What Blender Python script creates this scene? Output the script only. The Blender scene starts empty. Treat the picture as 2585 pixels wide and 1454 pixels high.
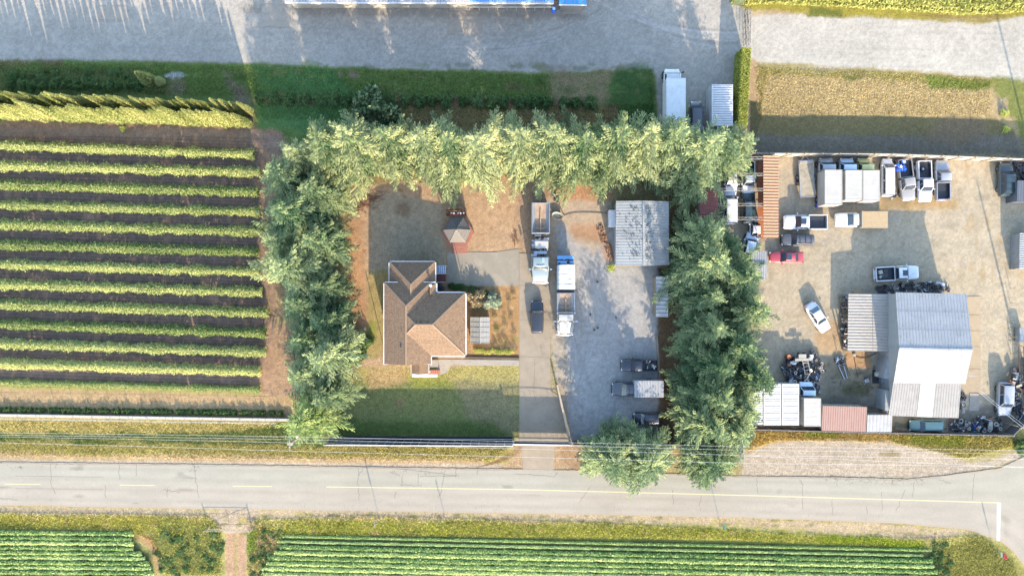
import bpy, bmesh, math, random
import numpy as np
from mathutils import Vector, Matrix

random.seed(7)
R = math.radians
SC = bpy.context.scene
COL = SC.collection

# ---------------------------------------------------------------- camera, sky, sun, exposure
HC = 93.0            # drone height in metres
S = 18.5             # photograph pixels per metre on the ground
CX, CY = 1292.5, 727.0
cam_d = bpy.data.cameras.new('camera')
cam = bpy.data.objects.new('camera', cam_d)
COL.objects.link(cam)
cam.location = (0, 0, HC)
cam.rotation_euler = (0, 0, 0)
cam_d.sensor_width = 36
cam_d.lens = 36 * HC * S / 2585
cam_d.clip_end = 5000
cam_d.clip_start = 1
SC.camera = cam

SUN_EL = 20.5
SUN_DIR = Vector((0.235, -0.972, 0)).normalized() * math.cos(R(SUN_EL)) + Vector((0, 0, math.sin(R(SUN_EL))))
world = bpy.data.worlds.new('World')
SC.world = world
world.use_nodes = True
wn = world.node_tree.nodes
wl = world.node_tree.links
wn.clear()
sky = wn.new('ShaderNodeTexSky')
sky.sky_type = 'NISHITA'
sky.sun_disc = False
sky.sun_elevation = R(SUN_EL)
sky.sun_rotation = math.atan2(SUN_DIR.x, SUN_DIR.y)
sky.air_density = 1.0
sky.dust_density = 1.0
bg = wn.new('ShaderNodeBackground')
bg.inputs[1].default_value = 0.15
wo = wn.new('ShaderNodeOutputWorld')
wl.new(sky.outputs[0], bg.inputs[0])
wl.new(bg.outputs[0], wo.inputs[0])
sun_d = bpy.data.lights.new('sun', 'SUN')
sun_d.energy = 2.45
sun_d.angle = R(0.5)
sun_d.color = (1.0, 0.83, 0.62)
sun = bpy.data.objects.new('sun', sun_d)
COL.objects.link(sun)
sun.rotation_euler = SUN_DIR.to_track_quat('Z', 'Y').to_euler()
SC.view_settings.view_transform = 'Standard'
SC.view_settings.look = 'None'
SC.view_settings.gamma = 1
SC.view_settings.exposure = 2.65

# ---------------------------------------------------------------- helpers
KEXP = 2.9           # lit ground radiance per unit of albedo at this exposure


def P(x, y, h=0.0):
    """world point of a photograph pixel for something that stands h metres high"""
    k = (HC - h) / (HC * S)
    return Vector(((x - CX) * k, -(y - CY) * k, h))


def lin1(c):
    c = c / 255.0
    return c / 12.92 if c <= 0.04045 else ((c + 0.055) / 1.055) ** 2.4


def A(r, g, b, k=None):
    k = k or KEXP
    return tuple(min(0.85, max(0.006, lin1(v) / k * w)) for v, w in ((r, 1.0), (g, .97), (b, .91)))


class MB:
    """collects shapes and links them as ONE mesh object"""

    def __init__(s):
        s.v, s.f, s.m, s.sm = [], [], [], []

    def add(s, vs, fs, m=0, smooth=False):
        o = len(s.v)
        s.v += [tuple(v) for v in vs]
        for f in fs:
            s.f.append([i + o for i in f])
            s.m.append(m)
            s.sm.append(smooth)
        return s

    def box(s, x0, x1, y0, y1, z0, z1, m=0):
        v = [(x0, y0, z0), (x1, y0, z0), (x1, y1, z0), (x0, y1, z0), (x0, y0, z1), (x1, y0, z1), (x1, y1, z1), (x0, y1, z1)]
        return s.add(v, [(3, 2, 1, 0), (4, 5, 6, 7), (0, 1, 5, 4), (1, 2, 6, 5), (2, 3, 7, 6), (3, 0, 4, 7)], m)

    def obox(s, c, sz, rz=0.0, m=0, rx=0.0, ry=0.0):
        M = Matrix.Translation(Vector(c)) @ Matrix.Rotation(rz, 4, 'Z') @ Matrix.Rotation(ry, 4, 'Y') @ Matrix.Rotation(rx, 4, 'X')
        a, b, d = sz[0] / 2, sz[1] / 2, sz[2] / 2
        v = [M @ Vector(q) for q in ((-a, -b, -d), (a, -b, -d), (a, b, -d), (-a, b, -d), (-a, -b, d), (a, -b, d), (a, b, d), (-a, b, d))]
        return s.add(v, [(3, 2, 1, 0), (4, 5, 6, 7), (0, 1, 5, 4), (1, 2, 6, 5), (2, 3, 7, 6), (3, 0, 4, 7)], m)

    def prism(s, poly, z0, z1, m=0):
        n = len(poly)
        v = [(p[0], p[1], z0) for p in poly] + [(p[0], p[1], z1) for p in poly]
        f = [tuple(range(n - 1, -1, -1)), tuple(range(n, 2 * n))]
        f += [(i, (i + 1) % n, n + (i + 1) % n, n + i) for i in range(n)]
        return s.add(v, f, m)

    def solid(s, low, up, m=0):
        """closed solid from two matching polygons"""
        n = len(low)
        f = [tuple(range(n - 1, -1, -1)), tuple(range(n, 2 * n))]
        f += [(i, (i + 1) % n, n + (i + 1) % n, n + i) for i in range(n)]
        return s.add(list(low) + list(up), f, m)

    def tube(s, pts, r, n=8, m=0, r1=None):
        pts = [Vector(p) for p in pts]
        o = len(s.v)
        vs, fs = [], []
        k = len(pts)
        for i, p in enumerate(pts):
            d = (pts[min(i + 1, k - 1)] - pts[max(i - 1, 0)]).normalized()
            a = Vector((0, 0, 1)) if abs(d.z) < 0.9 else Vector((1, 0, 0))
            u = d.cross(a).normalized()
            w = d.cross(u)
            rr = r if r1 is None else r + (r1 - r) * i / (k - 1)
            for j in range(n):
                t = 2 * math.pi * j / n
                vs.append(p + (u * math.cos(t) + w * math.sin(t)) * rr)
        for i in range(k - 1):
            for j in range(n):
                fs.append((i * n + j, i * n + (j + 1) % n, (i + 1) * n + (j + 1) % n, (i + 1) * n + j))
        s.add(vs, fs, m, n > 5)
        s.add([vs[j] for j in range(n)], [tuple(range(n))], m)
        s.add([vs[(k - 1) * n + j] for j in range(n)], [tuple(range(n - 1, -1, -1))], m)
        return s

    def bar(s, p, q, w, h, m=0):
        p, q = Vector(p), Vector(q)
        d = (q - p).normalized()
        a = Vector((0, 0, 1)) if abs(d.z) < 0.95 else Vector((1, 0, 0))
        u = d.cross(a).normalized() * w / 2
        t = d.cross(u).normalized() * h / 2
        v = [p - u - t, p + u - t, p + u + t, p - u + t, q - u - t, q + u - t, q + u + t, q - u + t]
        return s.add(v, [(0, 1, 2, 3), (7, 6, 5, 4), (0, 4, 5, 1), (1, 5, 6, 2), (2, 6, 7, 3), (3, 7, 4, 0)], m)

    def lathe(s, prof, c=(0, 0, 0), axis='Z', n=16, m=0, smooth=True):
        vs, fs = [], []
        for r_, z_ in prof:
            for j in range(n):
                t = 2 * math.pi * j / n
                p = (r_ * math.cos(t), r_ * math.sin(t), z_)
                if axis == 'Y':
                    p = (p[0], p[2], p[1])
                if axis == 'X':
                    p = (p[2], p[0], p[1])
                vs.append((p[0] + c[0], p[1] + c[1], p[2] + c[2]))
        k = len(prof)
        for i in range(k - 1):
            for j in range(n):
                fs.append((i * n + j, i * n + (j + 1) % n, (i + 1) * n + (j + 1) % n, (i + 1) * n + j))
        s.add(vs, fs, m, smooth)
        return s

    def loft(s, rings, m=0, smooth=True, caps=True):
        n = len(rings[0])
        vs = [p for r_ in rings for p in r_]
        fs = []
        for i in range(len(rings) - 1):
            for j in range(n):
                fs.append((i * n + j, i * n + (j + 1) % n, (i + 1) * n + (j + 1) % n, (i + 1) * n + j))
        s.add(vs, fs, m, smooth)
        if caps:
            s.add(rings[0], [tuple(range(n - 1, -1, -1))], m)
            s.add(rings[-1], [tuple(range(n))], m)
        return s

    def mesh(s, name, mats, org=(0, 0, 0), bevel=0):
        me = bpy.data.meshes.new(name)
        ox, oy, oz = org
        me.from_pydata([(x - ox, y - oy, z - oz) for x, y, z in s.v], [], s.f)
        if not isinstance(mats, (list, tuple)):
            mats = [mats]
        for m_ in mats:
            me.materials.append(m_)
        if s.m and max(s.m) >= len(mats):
            me.materials.append(RIB_DARK)
        me.polygons.foreach_set('material_index', s.m)
        me.polygons.foreach_set('use_smooth', s.sm)
        bm = bmesh.new()
        bm.from_mesh(me)
        bmesh.ops.recalc_face_normals(bm, faces=bm.faces)
        if bevel:
            ed = [e for e in bm.edges if len(e.link_faces) == 2 and e.calc_face_angle(0) > 0.5]
            if ed:
                bmesh.ops.bevel(bm, geom=ed, offset=bevel, segments=2, affect='EDGES', clamp_overlap=True)
        bm.to_mesh(me)
        bm.free()
        me.update()
        return me

    def build(s, name, mats, parent=None, org=None, bevel=0):
        if org is None:
            org = parent.location if (parent is not None and parent.get('world_parts')) else (0, 0, 0)
        o = bpy.data.objects.new(name, s.mesh(name, mats, org, bevel))
        COL.objects.link(o)
        if parent is not None:
            o.parent = parent
        else:
            o.location = org
        return o


def thing(name, label, cat, loc=(0, 0, 0), rz=0.0, group=None, wp=False):
    o = bpy.data.objects.new(name, None)
    COL.objects.link(o)
    o.empty_display_size = 0.3
    o.location = loc
    o.rotation_euler = (0, 0, rz)
    o['label'] = label
    o['category'] = cat
    if group:
        o['group'] = group
    if wp:
        o['world_parts'] = 1
    return o


def tag(o, label, cat, group=None, kind=None):
    o['label'] = label
    o['category'] = cat
    if group:
        o['group'] = group
    if kind:
        o['kind'] = kind
    return o


def struct(o, label=None):
    o['kind'] = 'structure'
    if label:
        o['label'] = label
    return o


def sub(parent, name, mb, mats, bevel=0, child_of_part=False):
    """sub-part under a part of a thing built in world coordinates"""
    root = parent.parent if parent.parent is not None else parent
    org = root.location if root.get('world_parts') else (0, 0, 0)
    o = bpy.data.objects.new(name, mb.mesh(name, mats, org, bevel))
    COL.objects.link(o)
    o.parent = parent
    return o


def copy_tree(o, parent=None):
    c = o.copy()
    COL.objects.link(c)
    c.parent = parent
    for ch in list(KIDS.get(o.name, ())) or [q for q in o.children]:
        copy_tree(ch, c)
    return c


KIDS = {}
ORD = ['first', 'second', 'third', 'fourth', 'fifth', 'sixth', 'seventh', 'eighth', 'ninth', 'tenth', 'eleventh', 'twelfth',
       'thirteenth', 'fourteenth', 'fifteenth', 'sixteenth', 'seventeenth', 'eighteenth', 'nineteenth', 'twentieth']

# ---------------------------------------------------------------- materials
MC = {}


def mat(name, col, rough=0.6, metal=0.0, var=0.15, scale=1.5, bump=0.0, bscale=8.0, spec=0.5, coat=0.0, dirt=None, dscale=0.6, damt=0.5):
    if name in MC:
        return MC[name]
    m = bpy.data.materials.new(name)
    m.use_nodes = True
    n, l = m.node_tree.nodes, m.node_tree.links
    b = n['Principled BSDF']
    b.inputs['Roughness'].default_value = rough
    b.inputs['Metallic'].default_value = metal
    b.inputs['Specular IOR Level'].default_value = spec
    b.inputs['Coat Weight'].default_value = coat
    tc = n.new('ShaderNodeNewGeometry')
    nz = n.new('ShaderNodeTexNoise')
    nz.inputs['Scale'].default_value = scale
    nz.inputs['Detail'].default_value = 6
    nz.inputs['Roughness'].default_value = 0.7
    l.new(tc.outputs['Position'], nz.inputs['Vector'])
    mp = n.new('ShaderNodeMapRange')
    mp.inputs[1].default_value = 0.3
    mp.inputs[2].default_value = 0.7
    mp.inputs[3].default_value = 1 - var
    mp.inputs[4].default_value = 1 + var
    l.new(nz.outputs[0], mp.inputs[0])
    mx = n.new('ShaderNodeVectorMath')
    mx.operation = 'SCALE'
    mx.inputs[0].default_value = col
    l.new(mp.outputs[0], mx.inputs['Scale'])
    out = mx.outputs[0]
    if dirt:
        nd = n.new('ShaderNodeTexNoise')
        nd.inputs['Scale'].default_value = dscale
        nd.inputs['Detail'].default_value = 8
        nd.inputs['Roughness'].default_value = 0.75
        l.new(tc.outputs['Position'], nd.inputs['Vector'])
        mr = n.new('ShaderNodeMapRange')
        mr.inputs[1].default_value = 0.5
        mr.inputs[2].default_value = 0.68
        mr.inputs[3].default_value = 0
        mr.inputs[4].default_value = damt
        l.new(nd.outputs[0], mr.inputs[0])
        mm = n.new('ShaderNodeMix')
        mm.data_type = 'RGBA'
        l.new(mr.outputs[0], mm.inputs[0])
        l.new(out, mm.inputs[6])
        mm.inputs[7].default_value = (*dirt, 1)
        out = mm.outputs[2]
    l.new(out, b.inputs['Base Color'])
    if bump:
        nb = n.new('ShaderNodeTexNoise')
        nb.inputs['Scale'].default_value = bscale
        nb.inputs['Detail'].default_value = 5
        l.new(tc.outputs['Position'], nb.inputs['Vector'])
        bp = n.new('ShaderNodeBump')
        bp.inputs['Strength'].default_value = 1
        bp.inputs['Distance'].default_value = bump
        l.new(nb.outputs[0], bp.inputs['Height'])
        l.new(bp.outputs[0], b.inputs['Normal'])
    MC[name] = m
    return m


def leafmat(name, col, col2, trans=0.25, rough=0.6):
    """foliage: two greens mixed by a per-leaf tint and a per-plant random"""
    if name in MC:
        return MC[name]
    m = bpy.data.materials.new(name)
    m.use_nodes = True
    n, l = m.node_tree.nodes, m.node_tree.links
    n.remove(n['Principled BSDF'])
    out = n['Material Output']
    at = n.new('ShaderNodeAttribute')
    at.attribute_name = 'tint'
    oi = n.new('ShaderNodeObjectInfo')
    ad = n.new('ShaderNodeMath')
    ad.operation = 'MULTIPLY_ADD'
    l.new(oi.outputs['Random'], ad.inputs[0])
    ad.inputs[1].default_value = 0.5
    l.new(at.outputs['Fac'], ad.inputs[2])
    sb = n.new('ShaderNodeMath')
    sb.operation = 'SUBTRACT'
    sb.use_clamp = True
    l.new(ad.outputs[0], sb.inputs[0])
    sb.inputs[1].default_value = 0.25
    mm = n.new('ShaderNodeMix')
    mm.data_type = 'RGBA'
    l.new(sb.outputs[0], mm.inputs[0])
    mm.inputs[6].default_value = (*col, 1)
    mm.inputs[7].default_value = (*col2, 1)
    d = n.new('ShaderNodeBsdfDiffuse')
    t = n.new('ShaderNodeBsdfTranslucent')
    ms = n.new('ShaderNodeMixShader')
    ms.inputs[0].default_value = trans
    l.new(mm.outputs[2], d.inputs[0])
    l.new(mm.outputs[2], t.inputs[0])
    l.new(d.outputs[0], ms.inputs[1])
    l.new(t.outputs[0], ms.inputs[2])
    l.new(ms.outputs[0], out.inputs[0])
    MC[name] = m
    return m


def groundmat(name, fine, famt, mid, mamt, bump, bscale, hue=None, hamt=0.0, spots=None, rough=0.95):
    """ground: the sheet's own soil colour (attribute) broken up by grain"""
    m = bpy.data.materials.new(name)
    m.use_nodes = True
    n, l = m.node_tree.nodes, m.node_tree.links
    b = n['Principled BSDF']
    b.inputs['Roughness'].default_value = rough
    b.inputs['Specular IOR Level'].default_value = 0.15
    g = n.new('ShaderNodeNewGeometry')
    at = n.new('ShaderNodeAttribute')
    at.attribute_name = 'Col'

    def nz(sc, det=4, ro=0.6):
        q = n.new('ShaderNodeTexNoise')
        q.inputs['Scale'].default_value = sc
        q.inputs['Detail'].default_value = det
        q.inputs['Roughness'].default_value = ro
        l.new(g.outputs['Position'], q.inputs['Vector'])
        return q

    def mr(src, a, b_, c, d):
        q = n.new('ShaderNodeMapRange')
        for i, v in enumerate((a, b_, c, d)):
            q.inputs[i + 1].default_value = v
        l.new(src, q.inputs[0])
        return q.outputs[0]
    f1 = mr(nz(fine, 3).outputs[0], 0.25, 0.75, 1 - famt, 1 + famt)
    f2 = mr(nz(mid, 5, 0.7).outputs[0], 0.25, 0.75, 1 - mamt, 1 + mamt)
    mu = n.new('ShaderNodeMath')
    mu.operation = 'MULTIPLY'
    l.new(f1, mu.inputs[0])
    l.new(f2, mu.inputs[1])
    sc = n.new('ShaderNodeVectorMath')
    sc.operation = 'SCALE'
    l.new(at.outputs['Color'], sc.inputs[0])
    l.new(mu.outputs[0], sc.inputs['Scale'])
    o = sc.outputs[0]
    if hue:
        mm = n.new('ShaderNodeMix')
        mm.data_type = 'RGBA'
        l.new(mr(nz(mid * 2.3, 5, 0.75).outputs[0], 0.45, 0.7, 0, hamt), mm.inputs[0])
        l.new(o, mm.inputs[6])
        mm.inputs[7].default_value = (*hue, 1)
        o = mm.outputs[2]
    if spots:
        mm = n.new('ShaderNodeMix')
        mm.data_type = 'RGBA'
        l.new(mr(nz(spots[0], 2).outputs[0], 0.66, 0.72, 0, spots[2]), mm.inputs[0])
        l.new(o, mm.inputs[6])
        mm.inputs[7].default_value = (*spots[1], 1)
        o = mm.outputs[2]
    l.new(o, b.inputs['Base Color'])
    nb = nz(bscale, 4, 0.7)
    bp = n.new('ShaderNodeBump')
    bp.inputs['Distance'].default_value = bump
    l.new(nb.outputs[0], bp.inputs['Height'])
    l.new(bp.outputs[0], b.inputs['Normal'])
    return m


WHITE = mat('white_paint', (.50, .50, .49), 0.35, var=0.06, scale=2, dirt=A(190, 180, 160), damt=0.35)
OFFW = mat('weathered_white', A(222, 218, 208), 0.6, var=0.1, dirt=A(160, 145, 125), damt=0.5)
CARW = mat('car_white', (.50, .51, .52), 0.25, var=0.05, coat=0.6, dirt=A(205, 200, 190), dscale=2.5, damt=.4)
GLASS = mat('dark_glass', (0.02, 0.03, 0.045), 0.08, var=0.3, spec=0.8)
RUBBER = mat('rubber', (0.018, 0.018, 0.02), 0.85, var=0.3, scale=6)
RIM = mat('rim_metal', (0.45, 0.45, 0.47), 0.3, metal=0.8)
DARKM = mat('dark_metal', (0.03, 0.032, 0.038), 0.55, metal=0.3, var=0.4, scale=4)
STEEL = mat('bare_steel', (0.35, 0.37, 0.40), 0.4, metal=0.7, var=0.25, scale=3)
CHROME = mat('polished_metal', (0.75, 0.78, 0.82), 0.16, metal=0.9, var=0.1)
WOOD = mat('weathered_wood', A(200, 180, 150), 0.8, var=0.25, scale=5, bump=0.01)
BROWNW = mat('brown_wood', A(165, 115, 80), 0.7, var=0.3, scale=6, bump=0.01)
CONC = mat('concrete', A(212, 202, 188), 0.85, var=0.1, scale=1.2, dirt=A(165, 155, 142), dscale=1.3, damt=0.5)
REDL = mat('red_lens', (0.35, 0.01, 0.01), 0.2)
LAMP = mat('clear_lens', (0.7, 0.7, 0.7), 0.15)
BLUEP = mat('blue_plastic', (0.02, 0.08, 0.45), 0.4)
BARK = mat('bark', (0.11, 0.075, 0.05), 0.9, var=0.3, scale=5, bump=0.02)
POLEW = mat('pole_wood', (0.24, 0.19, 0.14), 0.85, var=0.25, scale=4)
RIB_DARK = mat('rib_dark', (0.12, 0.125, 0.13), .7, var=.3, scale=2)  # darker tone for one facet of each roof rib and for lap lines
GALV = mat('galvanised_sheet', A(205, 212, 218), 0.45, metal=0.25, var=0.12, scale=0.8, dirt=A(120, 118, 112), dscale=1.1, damt=0.4)
# ---------------------------------------------------------------- ground: one raster of soil colours
_rng = np.random.RandomState(11)
_TB = _rng.rand(512, 512).astype(np.float32)


def vn(x, y, sc, seed=0):
    x = x / sc + seed * 37.3
    y = y / sc + seed * 91.7
    xi, yi = np.floor(x).astype(int), np.floor(y).astype(int)
    fx, fy = x - xi, y - yi
    fx, fy = fx * fx * (3 - 2 * fx), fy * fy * (3 - 2 * fy)
    g = lambda a, b: _TB[a % 512, b % 512]
    return (g(xi, yi) * (1 - fx) + g(xi + 1, yi) * fx) * (1 - fy) + (g(xi, yi + 1) * (1 - fx) + g(xi + 1, yi + 1) * fx) * fy


def fbm(x, y, sc, seed=0, o=4):
    t, a, w = 0, 1.0, 0
    for i in range(o):
        t = t + vn(x, y, sc / 2 ** i, seed + i) * a
        w += a
        a *= 0.55
    return t / w


GX0, GX1, GY0, GY1, GS = -140, 2726, -110, 1560, 3.0
gxs = np.arange(GX0, GX1, GS)
gys = np.arange(GY0, GY1, GS)
PX, PY = np.meshgrid(gxs, gys)
NY, NX = PX.shape
FIELD = np.zeros((NY, NX, 3), np.float32)
FIELD[:] = A(196, 180, 130)


def sdist(poly, x, y):
    """signed distance to a polygon, negative inside"""
    d = np.full(x.shape, 1e9)
    ins = np.zeros(x.shape, bool)
    n = len(poly)
    for i in range(n):
        x0, y0 = poly[i]
        x1, y1 = poly[(i + 1) % n]
        ex, ey = x1 - x0, y1 - y0
        t = np.clip(((x - x0) * ex + (y - y0) * ey) / (ex * ex + ey * ey + 1e-9), 0, 1)
        d = np.minimum(d, (x - x0 - t * ex) ** 2 + (y - y0 - t * ey) ** 2)
        c = ((y0 > y) != (y1 > y)) & (x < (x1 - x0) * (y - y0) / ((y1 - y0) if y1 != y0 else 1e-9) + x0)
        ins ^= c
    d = np.sqrt(d)
    return np.where(ins, -d, d)


def window(x0, x1, y0, y1, m):
    i0 = max(0, int((y0 - m - GY0) / GS)); i1 = min(NY, int((y1 + m - GY0) / GS) + 2)
    j0 = max(0, int((x0 - m - GX0) / GS)); j1 = min(NX, int((x1 + m - GX0) / GS) + 2)
    return slice(i0, i1), slice(j0, j1)


def paint(poly, col, soft=6, warp=8, a=1.0, wsc=40, var=0.0):
    xs, ys = [p[0] for p in poly], [p[1] for p in poly]
    w = window(min(xs), max(xs), min(ys), max(ys), soft + warp + 4)
    x, y = PX[w], PY[w]
    wx = x + (fbm(x, y, wsc, 1) - 0.5) * 2 * warp + (vn(x, y, 7, 3) - 0.5) * warp * 0.6
    wy = y + (fbm(x, y, wsc, 5) - 0.5) * 2 * warp + (vn(x, y, 7, 8) - 0.5) * warp * 0.6
    d = sdist(poly, wx, wy)
    al = np.clip(0.5 - d / max(soft, 0.5), 0, 1) * a
    if var:
        al = al * np.clip((fbm(x, y, 30, 13) - 0.5) * 4 * var + 1 - var * 0.6, 0, 1)
    c = np.array(A(*col), np.float32)
    FIELD[w] = FIELD[w] * (1 - al[..., None]) + c * al[..., None]


def blob(cx, cy, rx, ry, col, a=1.0, soft=None, warp=None):
    poly = [(cx + rx * math.cos(t), cy + ry * math.sin(t)) for t in [k * math.pi / 8 for k in range(16)]]
    m = min(rx, ry)
    paint(poly, col, soft if soft is not None else m * 0.8, warp if warp is not None else m * 0.5, a, wsc=max(12, m))


def streak(pts, wd, col, a=0.5, soft=None):
    xs, ys = [p[0] for p in pts], [p[1] for p in pts]
    w = window(min(xs), max(xs), min(ys), max(ys), wd * 2 + 6)
    x, y = PX[w], PY[w]
    d = np.full(x.shape, 1e9)
    for (x0, y0), (x1, y1) in zip(pts, pts[1:]):
        ex, ey = x1 - x0, y1 - y0
        t = np.clip(((x - x0) * ex + (y - y0) * ey) / (ex * ex + ey * ey + 1e-9), 0, 1)
        d = np.minimum(d, np.hypot(x - x0 - t * ex, y - y0 - t * ey))
    al = np.clip(1 - d / wd, 0, 1) * a * np.clip(0.35 + vn(x, y, 25, 4), 0, 1)
    c = np.array(A(*col), np.float32)
    FIELD[w] = FIELD[w] * (1 - al[..., None]) + c * al[..., None]


def curve(p0, p1, p2, n=10):
    return [((1 - t) ** 2 * p0[0] + 2 * t * (1 - t) * p1[0] + t * t * p2[0], (1 - t) ** 2 * p0[1] + 2 * t * (1 - t) * p1[1] + t * t * p2[1]) for t in [k / n for k in range(n + 1)]]


TOPGRAVEL = [(-150, -120), (1868, -120), (1868, 130), (1862, 335), (1664, 335), (1656, 190), (1600, 174), (1560, 176), (1400, 184), (1150, 178), (850, 168), (600, 160), (300, 152), (-150, 148)]
EASTGRAVEL = [(1866, 22), (1960, 30), (2050, 40), (2200, 44), (2350, 52), (2480, 60), (2540, 48), (2730, 30), (2730, 215), (2560, 203), (2440, 190), (2300, 178), (2150, 172), (2000, 162), (1905, 158), (1866, 150)]
MIDYARD = [(1386, 500), (1542, 498), (1556, 672), (1668, 672), (1672, 1118), (1440, 1116), (1407, 965), (1390, 850)]
EASTYARD = [(1760, 396), (2600, 401), (2730, 405), (2730, 1000), (2590, 1044), (2542, 1096), (1890, 1078), (1885, 700), (1760, 600)]
VINE = [(-150, 318), (640, 330), (700, 350), (700, 420), (690, 1000), (-150, 1000)]
VEGL = [(-150, 1338), (332, 1344), (345, 1360), (352, 1385), (385, 1395), (385, 1560), (-150, 1560)]
VEGR = [(715, 1350), (1200, 1355), (1800, 1365), (2352, 1385), (2360, 1560), (660, 1560), (672, 1430), (700, 1400)]
LAWNP = [(915, 925), (1312, 922), (1312, 1104), (835, 1104), (835, 1000)]
YARDP = [(885, 470), (1345, 430), (1392, 470), (1386, 640), (1312, 640), (1312, 906), (1175, 925), (915, 925), (900, 700)]
MEADOW = [(1895, 158), (2000, 162), (2150, 172), (2300, 178), (2440, 190), (2560, 203), (2730, 215), (2730, 400), (1895, 388)]

g_ = paint
# north strips
g_(TOPGRAVEL, (218, 212, 202), 6, 5)
g_([(-150, 149), (300, 153), (600, 161), (850, 169), (1150, 179), (1400, 186), (1560, 178), (1650, 176), (1662, 330), (1500, 470), (700, 470), (690, 330), (-150, 320)], (128, 152, 84), 8, 5)
g_([(-150, 170), (350, 172), (420, 240), (-150, 240)], (118, 125, 80), 15, 12, 0.7)
g_([(650, 160), (850, 170), (900, 250), (900, 330), (650, 330)], (104, 156, 96), 20, 14, 0.7)
g_([(-150, 300), (620, 318), (700, 335), (760, 395), (700, 430), (640, 380), (-150, 365)], (178, 146, 124), 10, 9)
g_([(560, 170), (630, 240), (640, 340), (760, 385), (700, 420), (600, 350), (590, 250)], (170, 148, 132), 20, 14, 0.8)
g_([(0, 150), (160, 150), (160, 166), (0, 166)], (150, 130, 100), 8, 8, 0.8)
for k in range(60):
    x0 = random.uniform(-20, 640); y0 = 318 + random.uniform(-8, 35) + x0 * 0.02
    streak([(x0, y0), (x0 + 5, y0 + random.uniform(10, 30))], 3.5, (235, 196, 168), 0.8)
blob(440, 190, 24, 9, (235, 240, 245), 0.95, 8, 8)
blob(445, 215, 26, 24, (185, 160, 145), 0.6)
blob(890, 190, 13, 11, (185, 160, 140), 0.8)
blob(860, 188, 7, 8, (180, 155, 130), 0.6)
g_([(1385, 182), (1560, 178), (1545, 235), (1520, 262), (1400, 262)], (182, 156, 124), 30, 20, 0.8)
g_([(1552, 178), (1600, 168), (1645, 180), (1660, 230), (1655, 330), (1510, 320), (1540, 240)], (84, 118, 64), 20, 12, 0.9)
blob(1295, 218, 24, 12, (170, 140, 110), 0.5)
for k in range(150):
    blob(random.uniform(-50, 1640), random.uniform(160, 245), random.uniform(5, 26), random.uniform(3, 10), random.choice([(150, 165, 100), (96, 122, 62), (165, 150, 110), (120, 150, 78)]), 0.4)
g_([(640, 247), (1500, 250), (1510, 268), (640, 262)], (150, 124, 106), 8, 5, 0.75)
g_([(890, 250), (1560, 262), (1560, 470), (890, 470)], (196, 150, 118), 20, 14, 0.55)
# bright gravel to the north-east and its meadow
g_(MEADOW, (214, 190, 142), 6, 5)
g_(EASTGRAVEL, (226, 221, 210), 8, 5)
g_([(1866, -120), (2730, -120), (2730, 30), (2540, 48), (2480, 60), (2350, 52), (2200, 44), (2050, 40), (1960, 30), (1880, 22)], (186, 176, 84), 8, 7)
g_([(2040, 20), (2130, 24), (2130, 42), (2040, 40)], (110, 125, 60), 10, 8, 0.8)
g_([(2300, 36), (2560, 38), (2500, 58), (2380, 52)], (170, 152, 96), 8, 5, 0.8)
g_([(1895, 28), (1960, 26), (2040, 34), (1900, 40)], (214, 186, 140), 8, 5, 0.8)
g_([(1880, 158), (2000, 163), (2150, 174), (2300, 180), (2440, 192), (2520, 200), (2510, 225), (2300, 208), (2150, 195), (1920, 190)], (168, 160, 92), 10, 7, 0.75)
g_([(2330, 188), (2505, 205), (2500, 224), (2340, 222)], (126, 146, 66), 10, 8, 0.8)
blob(2148, 197, 22, 6, (120, 140, 66), 0.7)
g_([(1908, 200), (1925, 165), (1935, 200), (1918, 260)], (160, 150, 88), 8, 6, 0.7)
g_([(2506, 195), (2730, 215), (2730, 420), (2590, 400), (2560, 300), (2510, 230)], (130, 148, 72), 12, 8, 0.85)
g_([(2515, 250), (2540, 245), (2545, 300), (2515, 305)], (215, 190, 165), 10, 6, 0.8)
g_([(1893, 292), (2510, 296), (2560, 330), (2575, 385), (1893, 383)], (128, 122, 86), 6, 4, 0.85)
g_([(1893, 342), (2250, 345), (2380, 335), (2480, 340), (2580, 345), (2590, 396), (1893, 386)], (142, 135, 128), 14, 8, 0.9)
g_([(2380, 295), (2480, 296), (2500, 345), (2420, 370), (2330, 350)], (150, 132, 110), 16, 8, 0.8)
g_([(1868, 150), (1906, 152), (1915, 300), (1890, 380), (1868, 380)], (214, 184, 146), 8, 5)
g_([(1893, 255), (1920, 255), (1925, 300), (1893, 380)], (120, 116, 84), 5, 3)
# orchard rows
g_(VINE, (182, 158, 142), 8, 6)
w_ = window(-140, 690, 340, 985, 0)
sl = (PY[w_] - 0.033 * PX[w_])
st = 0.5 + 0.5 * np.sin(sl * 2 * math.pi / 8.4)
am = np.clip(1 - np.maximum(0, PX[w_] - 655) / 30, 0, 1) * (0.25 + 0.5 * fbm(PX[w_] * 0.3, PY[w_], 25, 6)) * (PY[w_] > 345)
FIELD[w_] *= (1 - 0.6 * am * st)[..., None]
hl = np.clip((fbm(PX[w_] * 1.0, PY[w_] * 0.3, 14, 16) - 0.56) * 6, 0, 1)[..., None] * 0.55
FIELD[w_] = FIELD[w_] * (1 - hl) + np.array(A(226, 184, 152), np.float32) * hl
g_([(640, 960), (680, 890), (700, 820), (770, 820), (770, 1050), (640, 1040)], (208, 172, 140), 12, 8, 0.9)
g_([(655, 380), (720, 380), (720, 820), (668, 820)], (190, 160, 130), 14, 10, 0.6)
g_([(-150, 968), (655, 990), (690, 1000), (760, 1010), (760, 1060), (-150, 1045)], (222, 190, 144), 8, 6)
g_([(-150, 962), (655, 986), (655, 998), (-150, 978)], (205, 200, 120), 6, 4, 0.7)
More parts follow.
